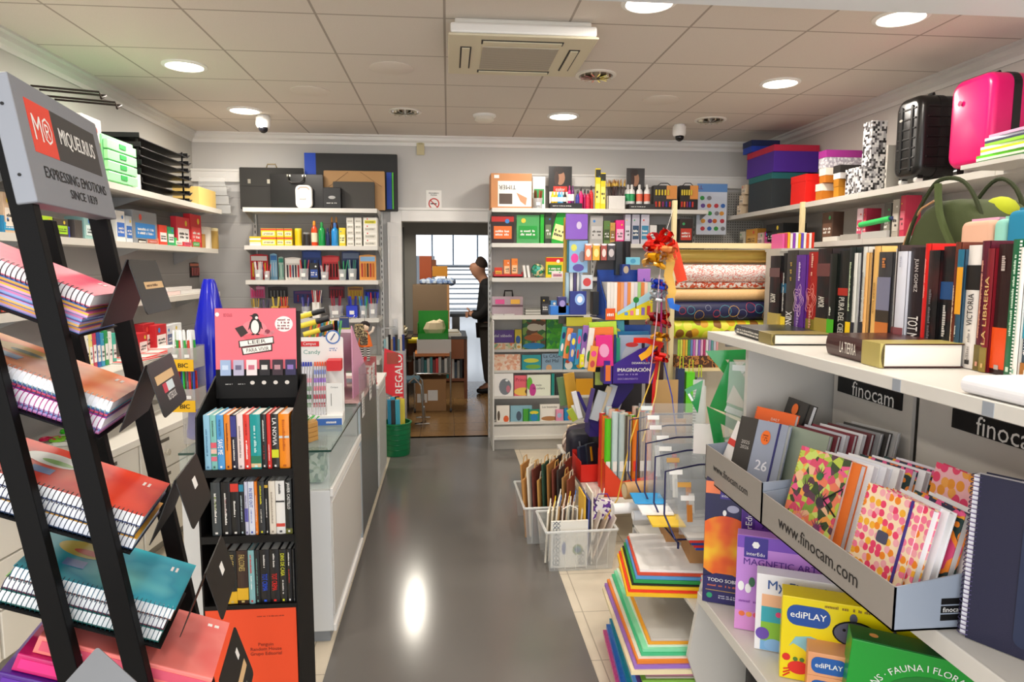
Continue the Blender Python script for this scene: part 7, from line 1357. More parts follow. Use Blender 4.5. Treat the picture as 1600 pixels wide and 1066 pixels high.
for k in range(24):
    c, l = specs[(k*5) % 12 if k >= 8 else k]; i, j = k % 8, k//8
    px, py = .012+.04*i, .03+.075*j
    t = TH('gift_wrap_roll', '%s gift wrap roll in the roll carton, %s from left, %s row' % (l, ORD[i], ('front', 'middle', 'back')[j]), 'roll', (.885+.01+px+.0*j, 3.745+py, .306), 0, 'gift wrap rolls in the carton')
    h_ = .45+.012*((k*3) % 4)
    G().cyl((0, 0, 0), (0, 0, h_), .0185, seg=12).obj('roll', M(c, .35) if c else tart, t, smooth=True); G().cyl((0, 0, h_-.001), (0, 0, h_+.001), .014, seg=10).obj('roll_end', M(['c84a3a', 'f0ece6', 'e8d8c8', '5a7a3a', 'd8b0a0'][k % 5], .5), t)
    if j == 0: G().box(-.012, -.0195, .14, .012, -.0185, .2).obj('price_label', M('f2efea' if k != 4 else 'e83a2a', .5), t)
# kraft boards leaning behind
for k, (px0, px1, py0, py1, Y, c, l) in enumerate(((1024, 1057, 594, 700, 4.45, 'c8a26a', 'wide kraft board'), (1010, 1034, 540, 690, 4.55, '3a2218', 'dark brown board'), (1034, 1070, 655, 720, 4.4, 'c89e68', 'low kraft board'))):
    a, b = at(px0, py0, Y=Y), at(px1, py1, Y=Y); tag(G().box(0, 0, 0, b.x-a.x, .006, a.z-.302).obj('board', M(c, .7), mat=FR((a.x, Y, .302), (1, 0, 0), (-.05, .0, 1))), '%s leaning behind the gift wrap carton' % l, 'board')
# ================================================================ rotating stand of toys and booklets
SX, SYc = 1.13, 4.3
t = TH('rotating_stand', 'tall rotating display stand with shelves of booklets and toys', 'display stand', (SX, SYc, .301)); DK = M('1e1a20', .5)
G().cyl((0, 0, 0), (0, 0, 1.48), .03, seg=12).obj('pole', DK, t); G().cyl((0, 0, 0), (0, 0, .02), .2, seg=24).obj('base', DK, t)
for z in (.36, .72, 1.0, 1.22): G().cyl((0, 0, z), (0, 0, z+.008), .22, seg=20).obj('shelf', M('3a3650', .4), t)
def sp(px, py, Y): return at(px, py, Y=Y)
def card(px0, px1, py0, py1, Y, col, label, d=.012, name='toy_card', cat='toy card', m=None, rz=0, lean=0, art=None, text=None, tcol='ffffff'):
    a, b = sp(px0, py1, Y), sp(px1, py1, Y); top = sp(px0, py0, Y).z; w_, h_ = (b-a).length, top-a.z
    t = TH(name, ulabel(label), cat, mat=FR(a, (cos(rz), sin(rz), 0), (0, 0, 1)) @ Matrix.Rotation(lean, 4, 'Y'))
    G().box(0, 0, 0, w_, d, h_).obj('body', m or M(col, .35), t, bev=min(.002, d*.2))
    for k, (nm, x, z, rx, rz_, c) in enumerate(art or []): G().disc((w_*x, -.0008-.0003*k, h_*z), w_*rx, 'y', 14, ry=h_*rz_).obj(nm, M(c, .4), t)
    if text: TX(t, text, M(tcol, .5), (w_*.5, -.0015, h_*.35), Rr, Uu, width=w_*.85, off=.01)
    return t
card(884, 919, 334, 374, 4.02, 'a070d8', 'translucent lilac plastic pouch at the top of the rotating stand', m=M('9a68d8', .2, alpha=.85), name='plastic_pouch', cat='pouch', rz=.1, art=[('white_tag', .6, .55, .12, .15, 'd8c8e8')])
card(880, 888, 340, 482, 4.1, 'd8a81c', 'narrow golden upright side card of the rotating stand', d=.02, name='side_card', cat='card'); card(886, 891, 375, 425, 4.06, '1c7a8a', 'narrow teal upright card on the rotating stand', d=.02, name='side_card', cat='card')
card(889, 918, 376, 426, 4.04, '8ab8e0', 'light blue toy card with pink and yellow balls', art=[('yellow_ball', .25, .78, .16, .11, 'e0e05a'), ('pink_ball', .3, .45, .2, .15, 'e83aa0'), ('grey_toy', .7, .5, .18, .18, '8a8a98'), ('violet_ball', .5, .15, .3, .12, '5a4aa0')])
for k, (a, b, c, l) in enumerate(((914, 924, 'e87a4a', 'orange'), (926, 937, 'e8b02a', 'yellow'), (939, 948, 'a8483a', 'red brown'), (949, 961, '3a3438', 'dark'))):
    card(a, b, 381, 407, 4.0-.0*k, c, '%s small toy packet hanging in the top row of the rotating stand' % l, d=.02, name='toy_packet', cat='toy packet', art=[('header', .5, .95, .5, .06, 'f0eef4'), ('toy', .5, .45, .35, .25, ['f4e0d0', 'f4e48a', 'e8d8d0', 'c8c0c0'][k])])
o = card(930, 962, 384, 432, 4.16, '242124', 'black slanted panel of the toy rack on the rotating stand', d=.05, name='toy_rack', cat='rack', lean=rad(10)); card(962, 972, 377, 430, 4.1, '2a3034', 'upright black side panel of the toy rack', d=.16, name='toy_rack', cat='rack')
for k, (a, b, c, l) in enumerate(((884, 889, 'a8c8d8', 'pale blue'), (890, 895, 'f0eee8', 'white'), (896, 900, '4a3a70', 'dark violet'), (901, 905, 'f2f0ec', 'second white'), (906, 910, 'c8d8e8', 'ice blue'))):
    card(a, b, 426, 474, 4.06+.01*(k % 2), c, '%s booklet standing in the second row of the rotating stand' % l, d=.09, name='booklet', cat='booklet')
card(890, 916, 455, 492, 3.98, '1c2c80', 'navy blue foil pack with white star burst on the rotating stand', name='foil_pack', cat='pack', art=[('star_burst', .6, .65, .3, .25, '8ab0e8'), ('star_core', .6, .65, .16, .14, 'f0f4fa')]); card(872, 885, 464, 490, 4.0, '2a2470', 'dark violet small carton at the left of the stand', d=.06, art=[('label', .5, .6, .35, .2, '9a8ac8')])
card(860, 890, 478, 492, 4.0, '1c70c8', 'blue flat carton with white squares at the left of the stand', d=.08, name='carton', cat='carton'); card(908, 926, 430, 452, 4.0, 'c8d0d8', 'clear toy packet with red print in the second row', d=.02, art=[('red_toy', .5, .5, .35, .3, 'c83a3a')]); card(926, 948, 456, 492, 4.1, '141214', 'black carton in the second row of the rotating stand', d=.08, name='carton', cat='carton')
# blue carton with story booklets and a yellow printed front
BX = 3.95
a, b = sp(946, 500, BX), sp(1020, 500, BX); w_ = (b-a).length; hh = sp(950, 440, BX).z-a.z
t = TH('booklet_carton', 'blue carton of booklets with yellow town print front on the rotating stand', 'carton', mat=FR(a, (1, .05, 0), (0, 0, 1)))
BL = M('1448a8', .4)
G().prism([(0, 0), (.2, 0), (.2, hh*1.25), (0, hh*.45)], 0, .004, 'x').prism([(0, 0), (.2, 0), (.2, hh*1.25), (0, hh*.45)], w_-.004, w_, 'x').box(0, .196, 0, w_, .2, hh*1.3).box(0, 0, 0, w_, .2, .004).obj('carton', BL, t)
G().prism([(0, 0), (w_, 0), (w_, hh*.75), (w_*.28, hh*.15), (0, hh*.3)], -.004, 0, 'y').obj('printed_front', M('e8d81c', .4), t); G().prism([(w_*.25, hh*.2), (w_, hh*.8), (w_, hh*.55), (w_*.25, hh*.12)], -.005, -.004, 'y').obj('sky_print', M('a8d8e8', .4), t)
G().box(0, -.006, 0, w_*.2, -.004, hh*.3).obj('orange_label', M('e85a1c', .4), t); bars(t, WHITE, (w_*.1, -.007, hh*.15), Rr, Uu, w_*.15, hh*.15, 1)
G().disc((w_*.64, -.006, hh*.52), .018, 'y', 14).obj('tree_crown', M('1c8a3a', .4), t); G().box(w_*.63, -.0058, hh*.3, w_*.65, -.005, hh*.45).obj('tree_trunk', M('5a3a1c', .4), t)
for k in range(5): G().box(w_*(.4+.12*k), -.0062, hh*.12, w_*(.47+.12*k), -.005, hh*(.2+.04*k)).obj('house_print', M(['5a9ae0', 'e87a9a', 'f4f0e0', '8a70c0', 'd83a2a'][k], .4), t)
for k in range(13):
    c = ['f0ece4', 'e8e4dc', 'f0ece4', 'e8843a', 'e8a06a', 'c8b8e0', 'e8924a', 'f0e8e0', 'e8e0e8', 'a8d88a', 'e88a4a', 'f2d8c8', 'c8e0d0'][k]
    tag(G().box(0, 0, 0, (w_-.02)/13-.001, .13, hh*.95).obj('booklet', M(c, .5), mat=FR((a.x+.012+(w_-.02)/13*k, BX+.02, a.z+.006), (1, .05, 0), (.06, 0, 1))), 'thin booklet, %s from left in the blue booklet carton' % ORD[k], 'booklet', 'booklets in the blue carton')
card(972, 984, 413, 430, 4.0, '1c3a88', 'small dark blue carton with photo above the blue booklet carton', d=.06, art=[('photo', .5, .5, .35, .35, 'b8a890')]); card(996, 1016, 420, 447, 4.12, 'b07ad8', 'lilac plastic sleeve right of the blue booklet carton', name='plastic_sleeve', cat='sleeve'); card(978, 1000, 402, 414, 4.1, '7ac8e0', 'light blue paper star bow on the stand', art=[('bow_knot', .5, .5, .2, .3, '4aa0c8')], name='paper_bow', cat='bow')
# purple carton of picture books
BX = 3.86
a, b = sp(957, 600, BX), sp(1022, 600, BX); w_ = (b-a).length; hh = sp(957, 555, BX).z-a.z; PU = M('3c1f8c', .4)
t = TH('book_carton', 'purple carton with white imagination lettering holding picture books', 'carton', mat=FR(a, (1, -.03, 0), (0, 0, 1)))
G().prism([(0, 0), (w_, 0), (w_, hh*1.35), (w_*.62, hh*1.2), (0, hh*.66)], 0, .004, 'y').obj('front_panel', PU, t); G().prism([(0, 0), (.12, 0), (.12, hh*1.3), (0, hh*.66)], 0, .004, 'x').prism([(0, 0), (.12, 0), (.12, hh*1.5), (0, hh*1.3)], w_-.004, w_, 'x').box(0, .116, 0, w_, .12, hh*1.5).box(0, 0, 0, w_, .12, .004).obj('carton', M('4a2a98', .4), t)
TX(t, 'IMAGINACIÓN', WHITE, (w_*.5, -.0008, hh*.5), Rr, Uu, width=w_*.78, off=.015); TX(t, 'DESARROLLO', WHITE, (w_*.66, -.0008, hh*.72), Rr, Uu, width=w_*.42); TX(t, 'DESCUBRIMIENTO', M('b8a8e0', .5), (w_*.36, -.0008, hh*.17), Rr, Uu, width=w_*.48); bars(t, M('a898d8', .5), (w_*.36, -.0008, hh*.33), Rr, Uu, w_*.48, hh*.08, 1)
G().box(-.05, .0, 0, -.004, .12, hh*.8).obj('side_wing', PU, t); G().box(-.042, -.001, hh*.1, -.012, 0, hh*.65).obj('orange_window', M('e8782a', .4), t)
for k, (px0, px1, py, Y, c, l, art) in enumerate(((958, 962, 523, 3.88, '1c3a70', 'navy spined', None), (962, 968, 528, 3.90, '2a9a7a', 'green spined', None), (966, 1016, 524, 3.925, 'a0b0c8', 'grey blue whale cover', [('whale_drawing', .45, .45, .38, .38, 'b8bcc8'), ('sea', .4, .3, .4, .18, '9098a8'), ('sail', .75, .8, .05, .12, '3a2a3a'), ('red_title', .4, .8, .2, .05, 'c83a3a')]), (960, 1012, 518, 3.95, '1c6a9a', 'teal topped', None))):
    card(px0, px1, py, 598, Y, c, '%s picture book in the purple carton' % l, name='picture_book', cat='book', art=art, d=.01)
card(948, 1016, 508, 560, 4.0, '1c4a98', 'blue card folder at the back right above the purple carton', name='card_folder', cat='folder', d=.01)
# pink, orange, lime folders and packs left of it
for k, (px0, px1, py0, py1, Y, c, l, rz, lean) in enumerate(((932, 958, 524, 572, 3.9, 'e8308a', 'magenta activity folder with white pattern', -.5, -.05), (926, 960, 512, 574, 3.94, 'f07a2a', 'orange activity folder', -.4, -.06), (924, 966, 504, 570, 3.98, 'b8e02a', 'lime green activity folder', -.35, -.08), (938, 976, 502, 560, 4.02, '1ca0b0', 'turquoise activity folder', -.2, -.05), (913, 922, 512, 575, 3.92, 'f2ece0', 'white narrow packet', .1, .12), (905, 914, 508, 570, 3.95, '9a6ab8', 'lilac edged packet', .1, .1), (898, 904, 514, 570, 3.93, '3a9ac0', 'blue narrow packet', .1, .1), (889, 897, 520, 565, 3.92, '3a70c8', 'blue toy packet', .2, .1), (880, 889, 512, 560, 3.95, 'f08a4a', 'orange toy packet', .2, .16), (873, 880, 510, 556, 3.97, '2a9a9a', 'teal toy packet', .2, .14), (918, 930, 540, 580, 3.88, 'e8a02a', 'amber folder', -.1, .12), (906, 913, 554, 574, 3.87, 'e8e01c', 'yellow label packet', .1, 0))):
    card(px0, px1, py0, py1, Y, c, '%s in the third tier of the rotating stand' % l, name='activity_pack', cat='activity pack', rz=rz, lean=lean, d=.012, art=[('white_pattern', .5, .5, .3, .22, 'f4a8d0')] if k == 0 else [('print', .5, .7, .35, .12, ['f4f0e8', '1c2a6a', 'e83a8a', 'f4e04a'][k % 4]), ('print', .5, .3, .3, .14, ['e8c8a0', '3a9a4a', 'f0f0f0', 'c83a3a'][(k+1) % 4])])
card(873, 912, 494, 506, 4.05, '3a3420', 'dark yellow printed flat pack under the stand shelf', name='flat_pack', cat='pack'); card(885, 925, 496, 510, 4.0, 'b8b01c', 'olive lime flat pack below the navy foil pack', name='flat_pack', cat='pack')
# dark violet tier below with clear tubes
a = sp(922, 690, 3.95)
t = TH('violet_display', 'dark violet card display with clear tubes in the lowest tier of the stand', 'display', mat=FR((sp(922, 690, 3.95).x, 3.95, .60), (1, 0, 0), (0, 0, 1))); VI = M('22126e', .45); w_ = .26
G().prism([(0, .12), (.05, .02), (w_, .3), (w_, .42), (.02, .2)], 0, .005, 'y').prism([(-.09, .28), (-.07, .28), (.05, .02), (.0, .08)], -.002, .01, 'y').obj('slanted_front', VI, t); G().box(0, .02, 0, w_, .16, .1).obj('base', VI, t); G().box(w_*.2, .17, .0, w_+.1, .18, .44).obj('back_panel', DK, t)
t2 = tag(G().box(0, 0, 0, .2, .16, .28).obj('lower_carton', M('c8a468', .7), loc=(1.0, 4.05, .31)), 'kraft carton under the violet display on the low table', 'carton')
for k, (px0, px1, py0, py1, c, l, ln) in enumerate(((903, 911, 612, 655, 'd8d8dc', 'clear tube', -.25), (913, 919, 606, 660, '4a3a78', 'violet pen pack', .2), (921, 935, 608, 655, 'b8c0c8', 'clear pen case', .3), (930, 938, 600, 655, 'd8c8a8', 'sand coloured tube', .35), (938, 950, 598, 650, 'c8d0dc', 'clear pack with violet label', .3), (955, 968, 600, 640, 'c8ccd8', 'pale pack with violet strip', .3), (895, 905, 640, 660, 'b0c03a', 'lime green card wedge', -.5), (898, 906, 634, 652, 'f0ede6', 'white price card', -.3))):
    card(px0, px1, py0, py1, 3.9+.012*k, c, '%s in the dark violet display' % l, name='pen_pack', cat='pack', lean=ln, d=.02)
card(888, 905, 584, 640, 4.1, 'd8a02a', 'golden hanging pack left of the violet display', name='hanging_pack', cat='pack', lean=-.15); card(876, 889, 590, 635, 4.15, '6a8a5a', 'green grey hanging pack behind the golden pack', name='hanging_pack', cat='pack', lean=-.15); card(930, 942, 582, 602, 4.0, 'a8b85a', 'pale lime small card under the amber folder', name='card', cat='card')
# ================================================================ wrapping paper frame
WY = 4.84
pole = lambda px, py0, lab: None
WOOD = M('e6d3a2', .5)
t = TH('paper_roll_stand', 'pale wooden frame of horizontal wrapping paper rolls', 'frame', (0, WY, 0))
xa, xc = at(1053, 400, Y=WY).x, 2.59; zt = at(1053, 313, Y=WY).z
for x in (xa, xc): G().box(x-.016, -.0, 0, x+.016, .03, zt).obj('post', WOOD, t, bev=.002)
zb_ = at(1150, 384, Y=WY).z
G().box(xa, .0, zb_-.02, xc, .03, zb_+.018).obj('top_rail', WOOD, t)
G().box(xa+.02, .16, .2, xc-.02, .17, zb_-.05).obj('backboard', M('cfc6b4', .7), t)
lace = pat('cells', ['f6efec', 'e89c90', 'f4ece8', 'f2d8d0', 'd87a70', 'f6f0ee'], 110, .6, stretch=(1, 1, 2.5)); coral = pat('blotch', ['f0e8e0', 'd8603a', 'c84a2a'], 40, .6, pos=[0, .5, .62])
circ = M('141a48', .5)
for k, (y0, y1, m, l) in enumerate(((390, 411, M('b59a4a', .35, .3), 'gold'), (413, 441, lace, 'white and coral hatched'), (441, 451, coral, 'coral flowered'), (452, 470, pat('noise', ['f0c890', 'e8b878'], 200, .5), 'peach'), (472, 501, circ, 'navy circle printed'), (502, 530, pat('flowers', ['c8dc1c', 'd8a01c', 'e8e04a', '8a5a1c'], 14, .5), 'lime flowered'))):
    za, zb2 = at(1120, y0, Y=WY).z, at(1120, y1, Y=WY).z; r = (za-zb2)/2
    q = TH('wrapping_paper_roll', '%s wrapping paper roll, %s from the top of the wooden frame' % (l, ORD[k]), 'roll', (xa+.03, WY+.03+.0, (za+zb2)/2))
    G().cyl((0, .05, 0), (xc-xa-.06, .05, 0), r, seg=24).obj('roll', m, q, smooth=True); G().cyl((-.02, .05, 0), (0, .05, 0), r*.35, seg=12).obj('core', M('b89a70', .7), q)
    if 'navy' in l:
        rr = random.Random(3)
        for j in range(16):
            cx = .05+.065*j; rc = rr.uniform(.02, .045); cz = rr.uniform(-r*.5, r*.5)
            pts = []
            for a_ in range(0, 361, 30):
                z = cz+rc*sin(rad(a_)); z = max(-r*.93, min(r*.93, z)); pts.append((cx+rc*cos(rad(a_)), .05-math.sqrt(max(0, r*r-z*z))-.001, z))
            G().tube(pts, .0018, 4).obj('printed_circle', M(['c83a48', '4aa0b0', 'd8a84a', '8a90a8'][j % 4], .5), q)
# small vertical rolls, animal print and bags hanging under them
rr = random.Random(9)
for k in range(16):
    px = 1060+4.0*k; a, b = at(px, 556, Y=WY-.04), at(px, 531, Y=WY-.04); c = ['a8d83a', 'd8e05a', 'e8a83a', 'd8c83a', '3a9a5a', '6a8ac8', 'c86ab8', 'd8d0e0', '8a5ac0', 'e8b0d0', 'b0306a', 'f0e8f0', 'a890c0', '5a9a9a', 'c8c8d8', 'e0a0a0'][k]
    tag(G().cyl((0, 0, 0), (0, 0, b.z-a.z), .0085, seg=8).obj('thin_roll', M(c, .4), loc=a, smooth=True), 'thin upright coloured paper roll, %s from left under the lime flowered roll' % ORD[k], 'roll', 'thin paper rolls')
a = at(1057, 575, Y=WY-.06); b = at(1125, 556, Y=WY-.06); tag(G().box(0, 0, 0, b.x-a.x, .1, b.z-a.z).obj('printed_box', pat('blotch', ['4a2a18', 'b87a3a', '2a1610'], 30, .6, pos=[0, .5, .6]), loc=a), 'brown animal print box under the thin paper rolls', 'box')
tag(G().box(0, 0, 0, xc-xa-.1, .12, .02).obj('ledge', WOOD, loc=(xa+.03, WY-.1, a.z-.021)), 'pale wooden ledge across the wrapping paper frame', 'ledge')
for k, (px0, px1, py0, py1, c, l) in enumerate(((1057, 1070, 576, 655, '22345c', 'navy blue'), (1071, 1086, 582, 645, '62d81c', 'lime green'), (1087, 1098, 590, 660, '8a8f96', 'grey'))):
    Y = 4.69; a, b = at(px0, py1, Y=Y), at(px1, py0, Y=Y); q = TH('gift_bag', '%s paper gift bag hanging below the wrapping paper rolls' % l, 'gift bag', (a.x, Y, a.z)); w_, h_ = b.x-a.x, b.z-a.z
    G().box(0, 0, 0, w_, .05, h_).obj('bag', M(c, .45), q); G().box(0, -.001, h_*.42, w_, 0, h_*.43).obj('crease', M(dk(c), .5), q); G().tube([(w_*.25, .0, h_), (w_*.3, 0, h_+.09), (w_*.7, 0, h_+.09), (w_*.75, 0, h_)], .004, 5).obj('handle', M('c8d83a', .5), q)
# ---- pull bows on a cord from the frame post
def bow(px, py, Y, col, r, label, loops=9, seed=0, flat=.6):
    p = at(px, py, Y=Y); t = TH('ribbon_bow', label, 'ribbon bow', p); rr = random.Random(seed); m = M(col, .22)
    for k in range(loops+3):
        a = 2*PI*k/(loops+3)+rr.uniform(-.3, .3); tilt = rr.uniform(-.5, .9); R = r*rr.uniform(.75, 1.05); wd = r*.62
        d = Vector((cos(a)*cos(tilt), sin(a)*cos(tilt)*flat, sin(tilt))); s_ = d.cross(Vector((.2, .1, 1))).normalized(); u_ = s_.cross(d)
        ctr = [d*(R*f)+u_*(R*h) for f, h in ((0, 0), (.35, .26), (.75, .34), (1.0, .12), (.95, -.12), (.6, -.2), (.2, -.08))]
        g = G(); vs = [c-s_*wd/2*(1-.5*(i in (0, 6))) for i, c in enumerate(ctr)]+[c+s_*wd/2*(1-.5*(i in (0, 6))) for i, c in enumerate(ctr)]
        g.add(vs, [(i, i+1, 8+i, 7+i) for i in range(6)]); g.obj('loop', m, t, smooth=True)
    return t
def strip(pts, w_, col, label, name='ribbon', cat='ribbon', n=(0, 1, 0)):
    P = [at(*p[:2], Y=p[2]) for p in pts]; o = P[0]; vs = []; vs2 = []
    for i, p in enumerate(P):
        d = (P[min(i+1, len(P)-1)]-P[max(0, i-1)]).normalized(); s_ = d.cross(Vector(n)).normalized()*w_/2; vs.append(p-o-s_); vs2.append(p-o+s_)
    k = len(P); g = G().add(vs+vs2+[v+Vector((0, .001, 0)) for v in vs+vs2], [(i, i+1, k+i+1, k+i) for i in range(k-1)]+[(2*k+i, 3*k+i, 3*k+i+1, 2*k+i+1) for i in range(k-1)])
    return tag(g.obj(name, M(col, .25), loc=o, smooth=True), label, cat)
BYY = 3.7
t = TH('bow_cord', 'white cord running from the frame post down through the ribbon bows', 'cord', at(1052, 326, Y=4.82)); o_ = t.location.copy()
G().tube([p_-o_ for p_ in (at(1052, 326, Y=4.82), at(1034, 385, Y=BYY+.3), at(1030, 450, Y=BYY+.03), at(1030, 560, Y=BYY))], .0015, 4).obj('cord', WHITE, t)
bow(1030, 384, BYY, 'e8281c', .10, 'large shiny red bow at the top of the ribbon string', 11, 1)
bow(1024, 412, BYY-.05, 'dda01c', .085, 'gold bow below the large red bow', 9, 2)
bow(1042, 396, BYY-.04, 'ec9a5a', .07, 'peach satin bow beside the large red bow', 6, 3)
bow(1030, 446, BYY-.03, '1a40c0', .055, 'royal blue bow in the ribbon string', 8, 4)
bow(1028, 466, BYY-.05, 'c8ccd4', .06, 'silver foil bow in the ribbon string', 8, 5)
bow(1030, 502, BYY-.02, 'a8101c', .075, 'dark red bow in the ribbon string', 10, 6)
bow(1032, 528, BYY-.05, 'dc9c18', .055, 'gold bow low in the ribbon string', 8, 7)
bow(1030, 560, BYY-.03, 'd8180f', .07, 'bright red bow at the bottom of the ribbon string', 10, 8)
strip([(1042, 392, BYY), (1048, 410, BYY-.03), (1044, 430, BYY), (1050, 455, BYY-.02), (1046, 470, BYY)], .05, 'f0c060', 'wide pale gold ribbon tail hanging from the top bows'); strip([(1050, 380, BYY), (1058, 410, BYY), (1066, 440, BYY)], .06, 'e8482a', 'wide orange red ribbon tail at the right of the top bows')
strip([(1046, 462, BYY), (1050, 478, BYY-.02), (1062, 482, BYY)], .035, '2a70d8', 'wide blue ribbon tail below the gold ribbon'); strip([(1036, 540, BYY), (1010, 532, BYY-.05), (990, 532, BYY-.08)], .03, 'e02818', 'red ribbon tail pointing left over the whale book'); strip([(1030, 530, BYY), (1012, 552, BYY-.05), (1000, 560, BYY-.06)], .035, 'e8a818', 'gold ribbon tail pointing down left over the purple carton')
for pts, w_, c, l in (([(1030, 560, BYY), (1000, 640, BYY-.1), (985, 690, BYY-.15), (965, 780, BYY-.2), (945, 812, BYY-.2)], .007, 'e0b848', 'long thin gold ribbon reaching the crates'), ([(1032, 560, BYY), (1024, 620, BYY-.06), (1004, 690, BYY-.1)], .007, 'e8c868', 'second thin gold ribbon over the gift wrap rolls'), ([(1034, 520, BYY), (1022, 600, BYY-.04), (1020, 640, BYY-.06), (1023, 680, BYY-.05)], .018, 'c8181c', 'long dark red ribbon hanging beside the purple carton'), ([(1036, 560, BYY), (1050, 620, BYY-.03), (1057, 680, BYY-.03)], .007, '2a3aa0', 'thin blue ribbon over the kraft board'), ([(1030, 430, BYY-.05), (1026, 500, BYY-.07), (1014, 600, BYY-.1)], .005, 'd8b0c0', 'thin pink ribbon down the middle of the bows'), ([(1040, 440, BYY-.03), (1042, 500, BYY-.05), (1043, 560, BYY-.05)], .006, 'c8702a', 'thin copper ribbon at the right of the bows'), ([(1034, 440, BYY-.05), (1033, 520, BYY-.07)], .01, '8a1c5a', 'plum ribbon down the middle of the bows')):
    strip(pts, w_, c, l)
# ================================================================ right wall shelving
t = TH('right_shelving', 'grey metal shelving along the right wall with suitcases on top', 'shelving', (3.0, 2.0, 0))
for z, x in ((2.09, -.4), (1.80, -.36), (1.45, -.36), (1.1, -.36)):
    for k in range(4): G().box(x, 1.09*k, z-.03, 0, 1.09*k+1.088, z).box(x-.003, 1.09*k, z-.036, x+.002, 1.09*k+1.088, z).obj('shelf_board', M('cbc7c0', .4), t)
for k in range(5): G().box(-.012, 1.09*k-.012, .05, -.002, 1.09*k+.012, 2.3).obj('upright', M('b5b2ac', .4, .4), t)
RP = 2.62
def pr(kind, px0, px1, pyt, z, cols, label, d=.25, X=RP, **kw): return put('right', kind, px0, px1, pyt, z, X, cols, label, d=d, **kw)
def lidbox(px0, px1, pyt, z, body, lid, label, d, X=RP, H=None, m=None, lm=None):
    M4, w, h = spot('right', px0, px1, pyt, z, X); h = H or h
    t = TH('storage_box', ulabel(label), 'box', mat=M4); G().box(.002, .003, 0, w-.002, d, h-.045).obj('body', m or M(body, .55), t, bev=.001); G().box(0, 0, h-.05, w, d+.003, h).obj('lid', lm or M(lid, .55), t, bev=.001); return M4, w, h
Z2 = 2.0915
_, _, h1 = lidbox(1168, 1204, 275, Z2, '2a3236', '17666a', 'dark box with teal lid at the bottom of the box tower', .3)
_, _, h2 = lidbox(1166, 1208, 230, Z2+h1+.002, '4a1c98', 'c01c40', 'purple box with red lid in the middle of the box tower', .38, H=.215)
lidbox(1160, 1174, 217, Z2+h1+h2+.004, '1440b8', '10245a', 'blue box with navy lid on top of the box tower', .25, X=2.6, H=.1)
lidbox(1234, 1257, 275, Z2, 'e8180f', 'e8180f', 'bright red lidded box beside the box tower', .2)
lidbox(1273, 1283, 282, Z2, 'c8761c', 'f0e8d8', 'amber box with cream lid, lower of the left pair', .22, H=.115); lidbox(1279, 1289, 262, Z2+.118, 'c8761c', 'f0e8d8', 'amber box with cream lid, upper of the left pair', .2, H=.1)
lidbox(1278, 1290, 243, Z2+.22, 'c8c0cc', 'a02a88', 'grey patterned box with magenta lid on the amber boxes', .3, H=.12, m=pat('cells', ['b8b4bc', 'e0dce0', 'a8a0ac'], 80, .5)); lidbox(1301, 1309, 280, Z2, 'c8861c', 'b87a1c', 'small amber lidded box beside the mosaic box', .18, H=.12)
lidbox(1301, 1312, 262, Z2+.122, 'e8e4e0', '2a2624', 'white box with black edged lid on the small amber box', .22, H=.09)
MOS = pat('check', ['1c1a1c', 'e8e6e4', '8a888a', 'c8c6c8', '4a484a', 'f4f2f0'], 70, .35)
lidbox(1319, 1345, 263, Z2, '', '', 'wide black and white mosaic box beside the black suitcase', .36, m=MOS, lm=MOS); M4, w_, h_ = spot('right', 1346, 1352, 193, Z2+.16, 2.66)
t = TH('mosaic_tower', 'tall narrow black and white mosaic box on top of the wide mosaic box', 'box', mat=M4); G().box(0, 0, 0, .09, .1, h_).obj('body', MOS, t); G().box(-.001, -.001, h_-.03, .091, .101, h_).obj('lid', MOS, t)
pr(k_box, 1381, 1384, 228, Z2, ['b0aca4', 'c8c4bc'], 'grey beige upright binder behind the mosaic box', d=.2, X=2.7, name='ring_binder', cat='binder')
for k, (py, l) in enumerate(((306, 'bottom'), (292, 'middle'), (280, 'top'))):
    M4, w_, h_ = spot('right', 1151+3*k, 1158+3*k, py, Z2, 2.62); k_box(M4 @ Matrix.Translation((0, 0, .085*k)), w_, .083, .12, ['d8c0a0', 'e8d8c0'], 'small beige carton, %s of three at the far end of the top right shelf' % l)
# suitcases
def suitcase(y0, y1, x0, dpt, h, col, label, ribs, zip_, black):
    W = y0-y1; t = TH('suitcase', label, 'suitcase', mat=FR((x0, y0, Z2), (0, -1, 0), (0, 0, 1))); m = M(col, .28)
    G().rbox(0, 0, .035, W, dpt, h, .07, ax='y', seg=6).obj('shell', m, t, bev=.035, segs=4, smooth=True)
    if ribs:
        for k in range(7): z = .09+(h-.16)*k/6; G().box(.04, -.004, z-.005, W-.04, dpt*.3, z+.005).box(W-.05, .04, z-.005, W+.004, dpt-.04, z+.005).obj('rib', M('0c0c0c', .35), t, bev=.002)
        for x in (W*.3, W*.68): G().rbox(x-.01, -.007, .07, x+.01, .03, h-.05, .008).obj('vertical_rib', m, t, bev=.003)
    G().rbox(-.003, dpt*.42, .03, W+.003, dpt*.58, h+.003, .072, ax='y', seg=6).obj('zip_band', M('121112', .5), t)
    for x in (.05, W-.05):
        for y in (.04, dpt-.04): w_ = G().cyl((x-.012, y, .022), (x+.012, y, .022), .021, seg=14).obj('wheel', M('d8d6d2' if black else '1a1a1a', .3), t); G().box(x-.018, y-.015, .03, x+.018, y+.015, .06).obj('wheel_housing', BLACK, t)
    G().tube([(W*.4, dpt*.5, h), (W*.42, dpt*.5, h+.02), (W*.58, dpt*.5, h+.02), (W*.6, dpt*.5, h)], .008, 6).obj('handle', BLACK, t)
    G().disc((W*.3, -.008, h*.75), .014, 'y', 16, ry=.014 if not black else .007).obj('badge', M('8a1a4a' if not black else 'c8c4bc', .3, .6), t)
    return t
ys = lambda px: at(px, 290, X=2.62).y
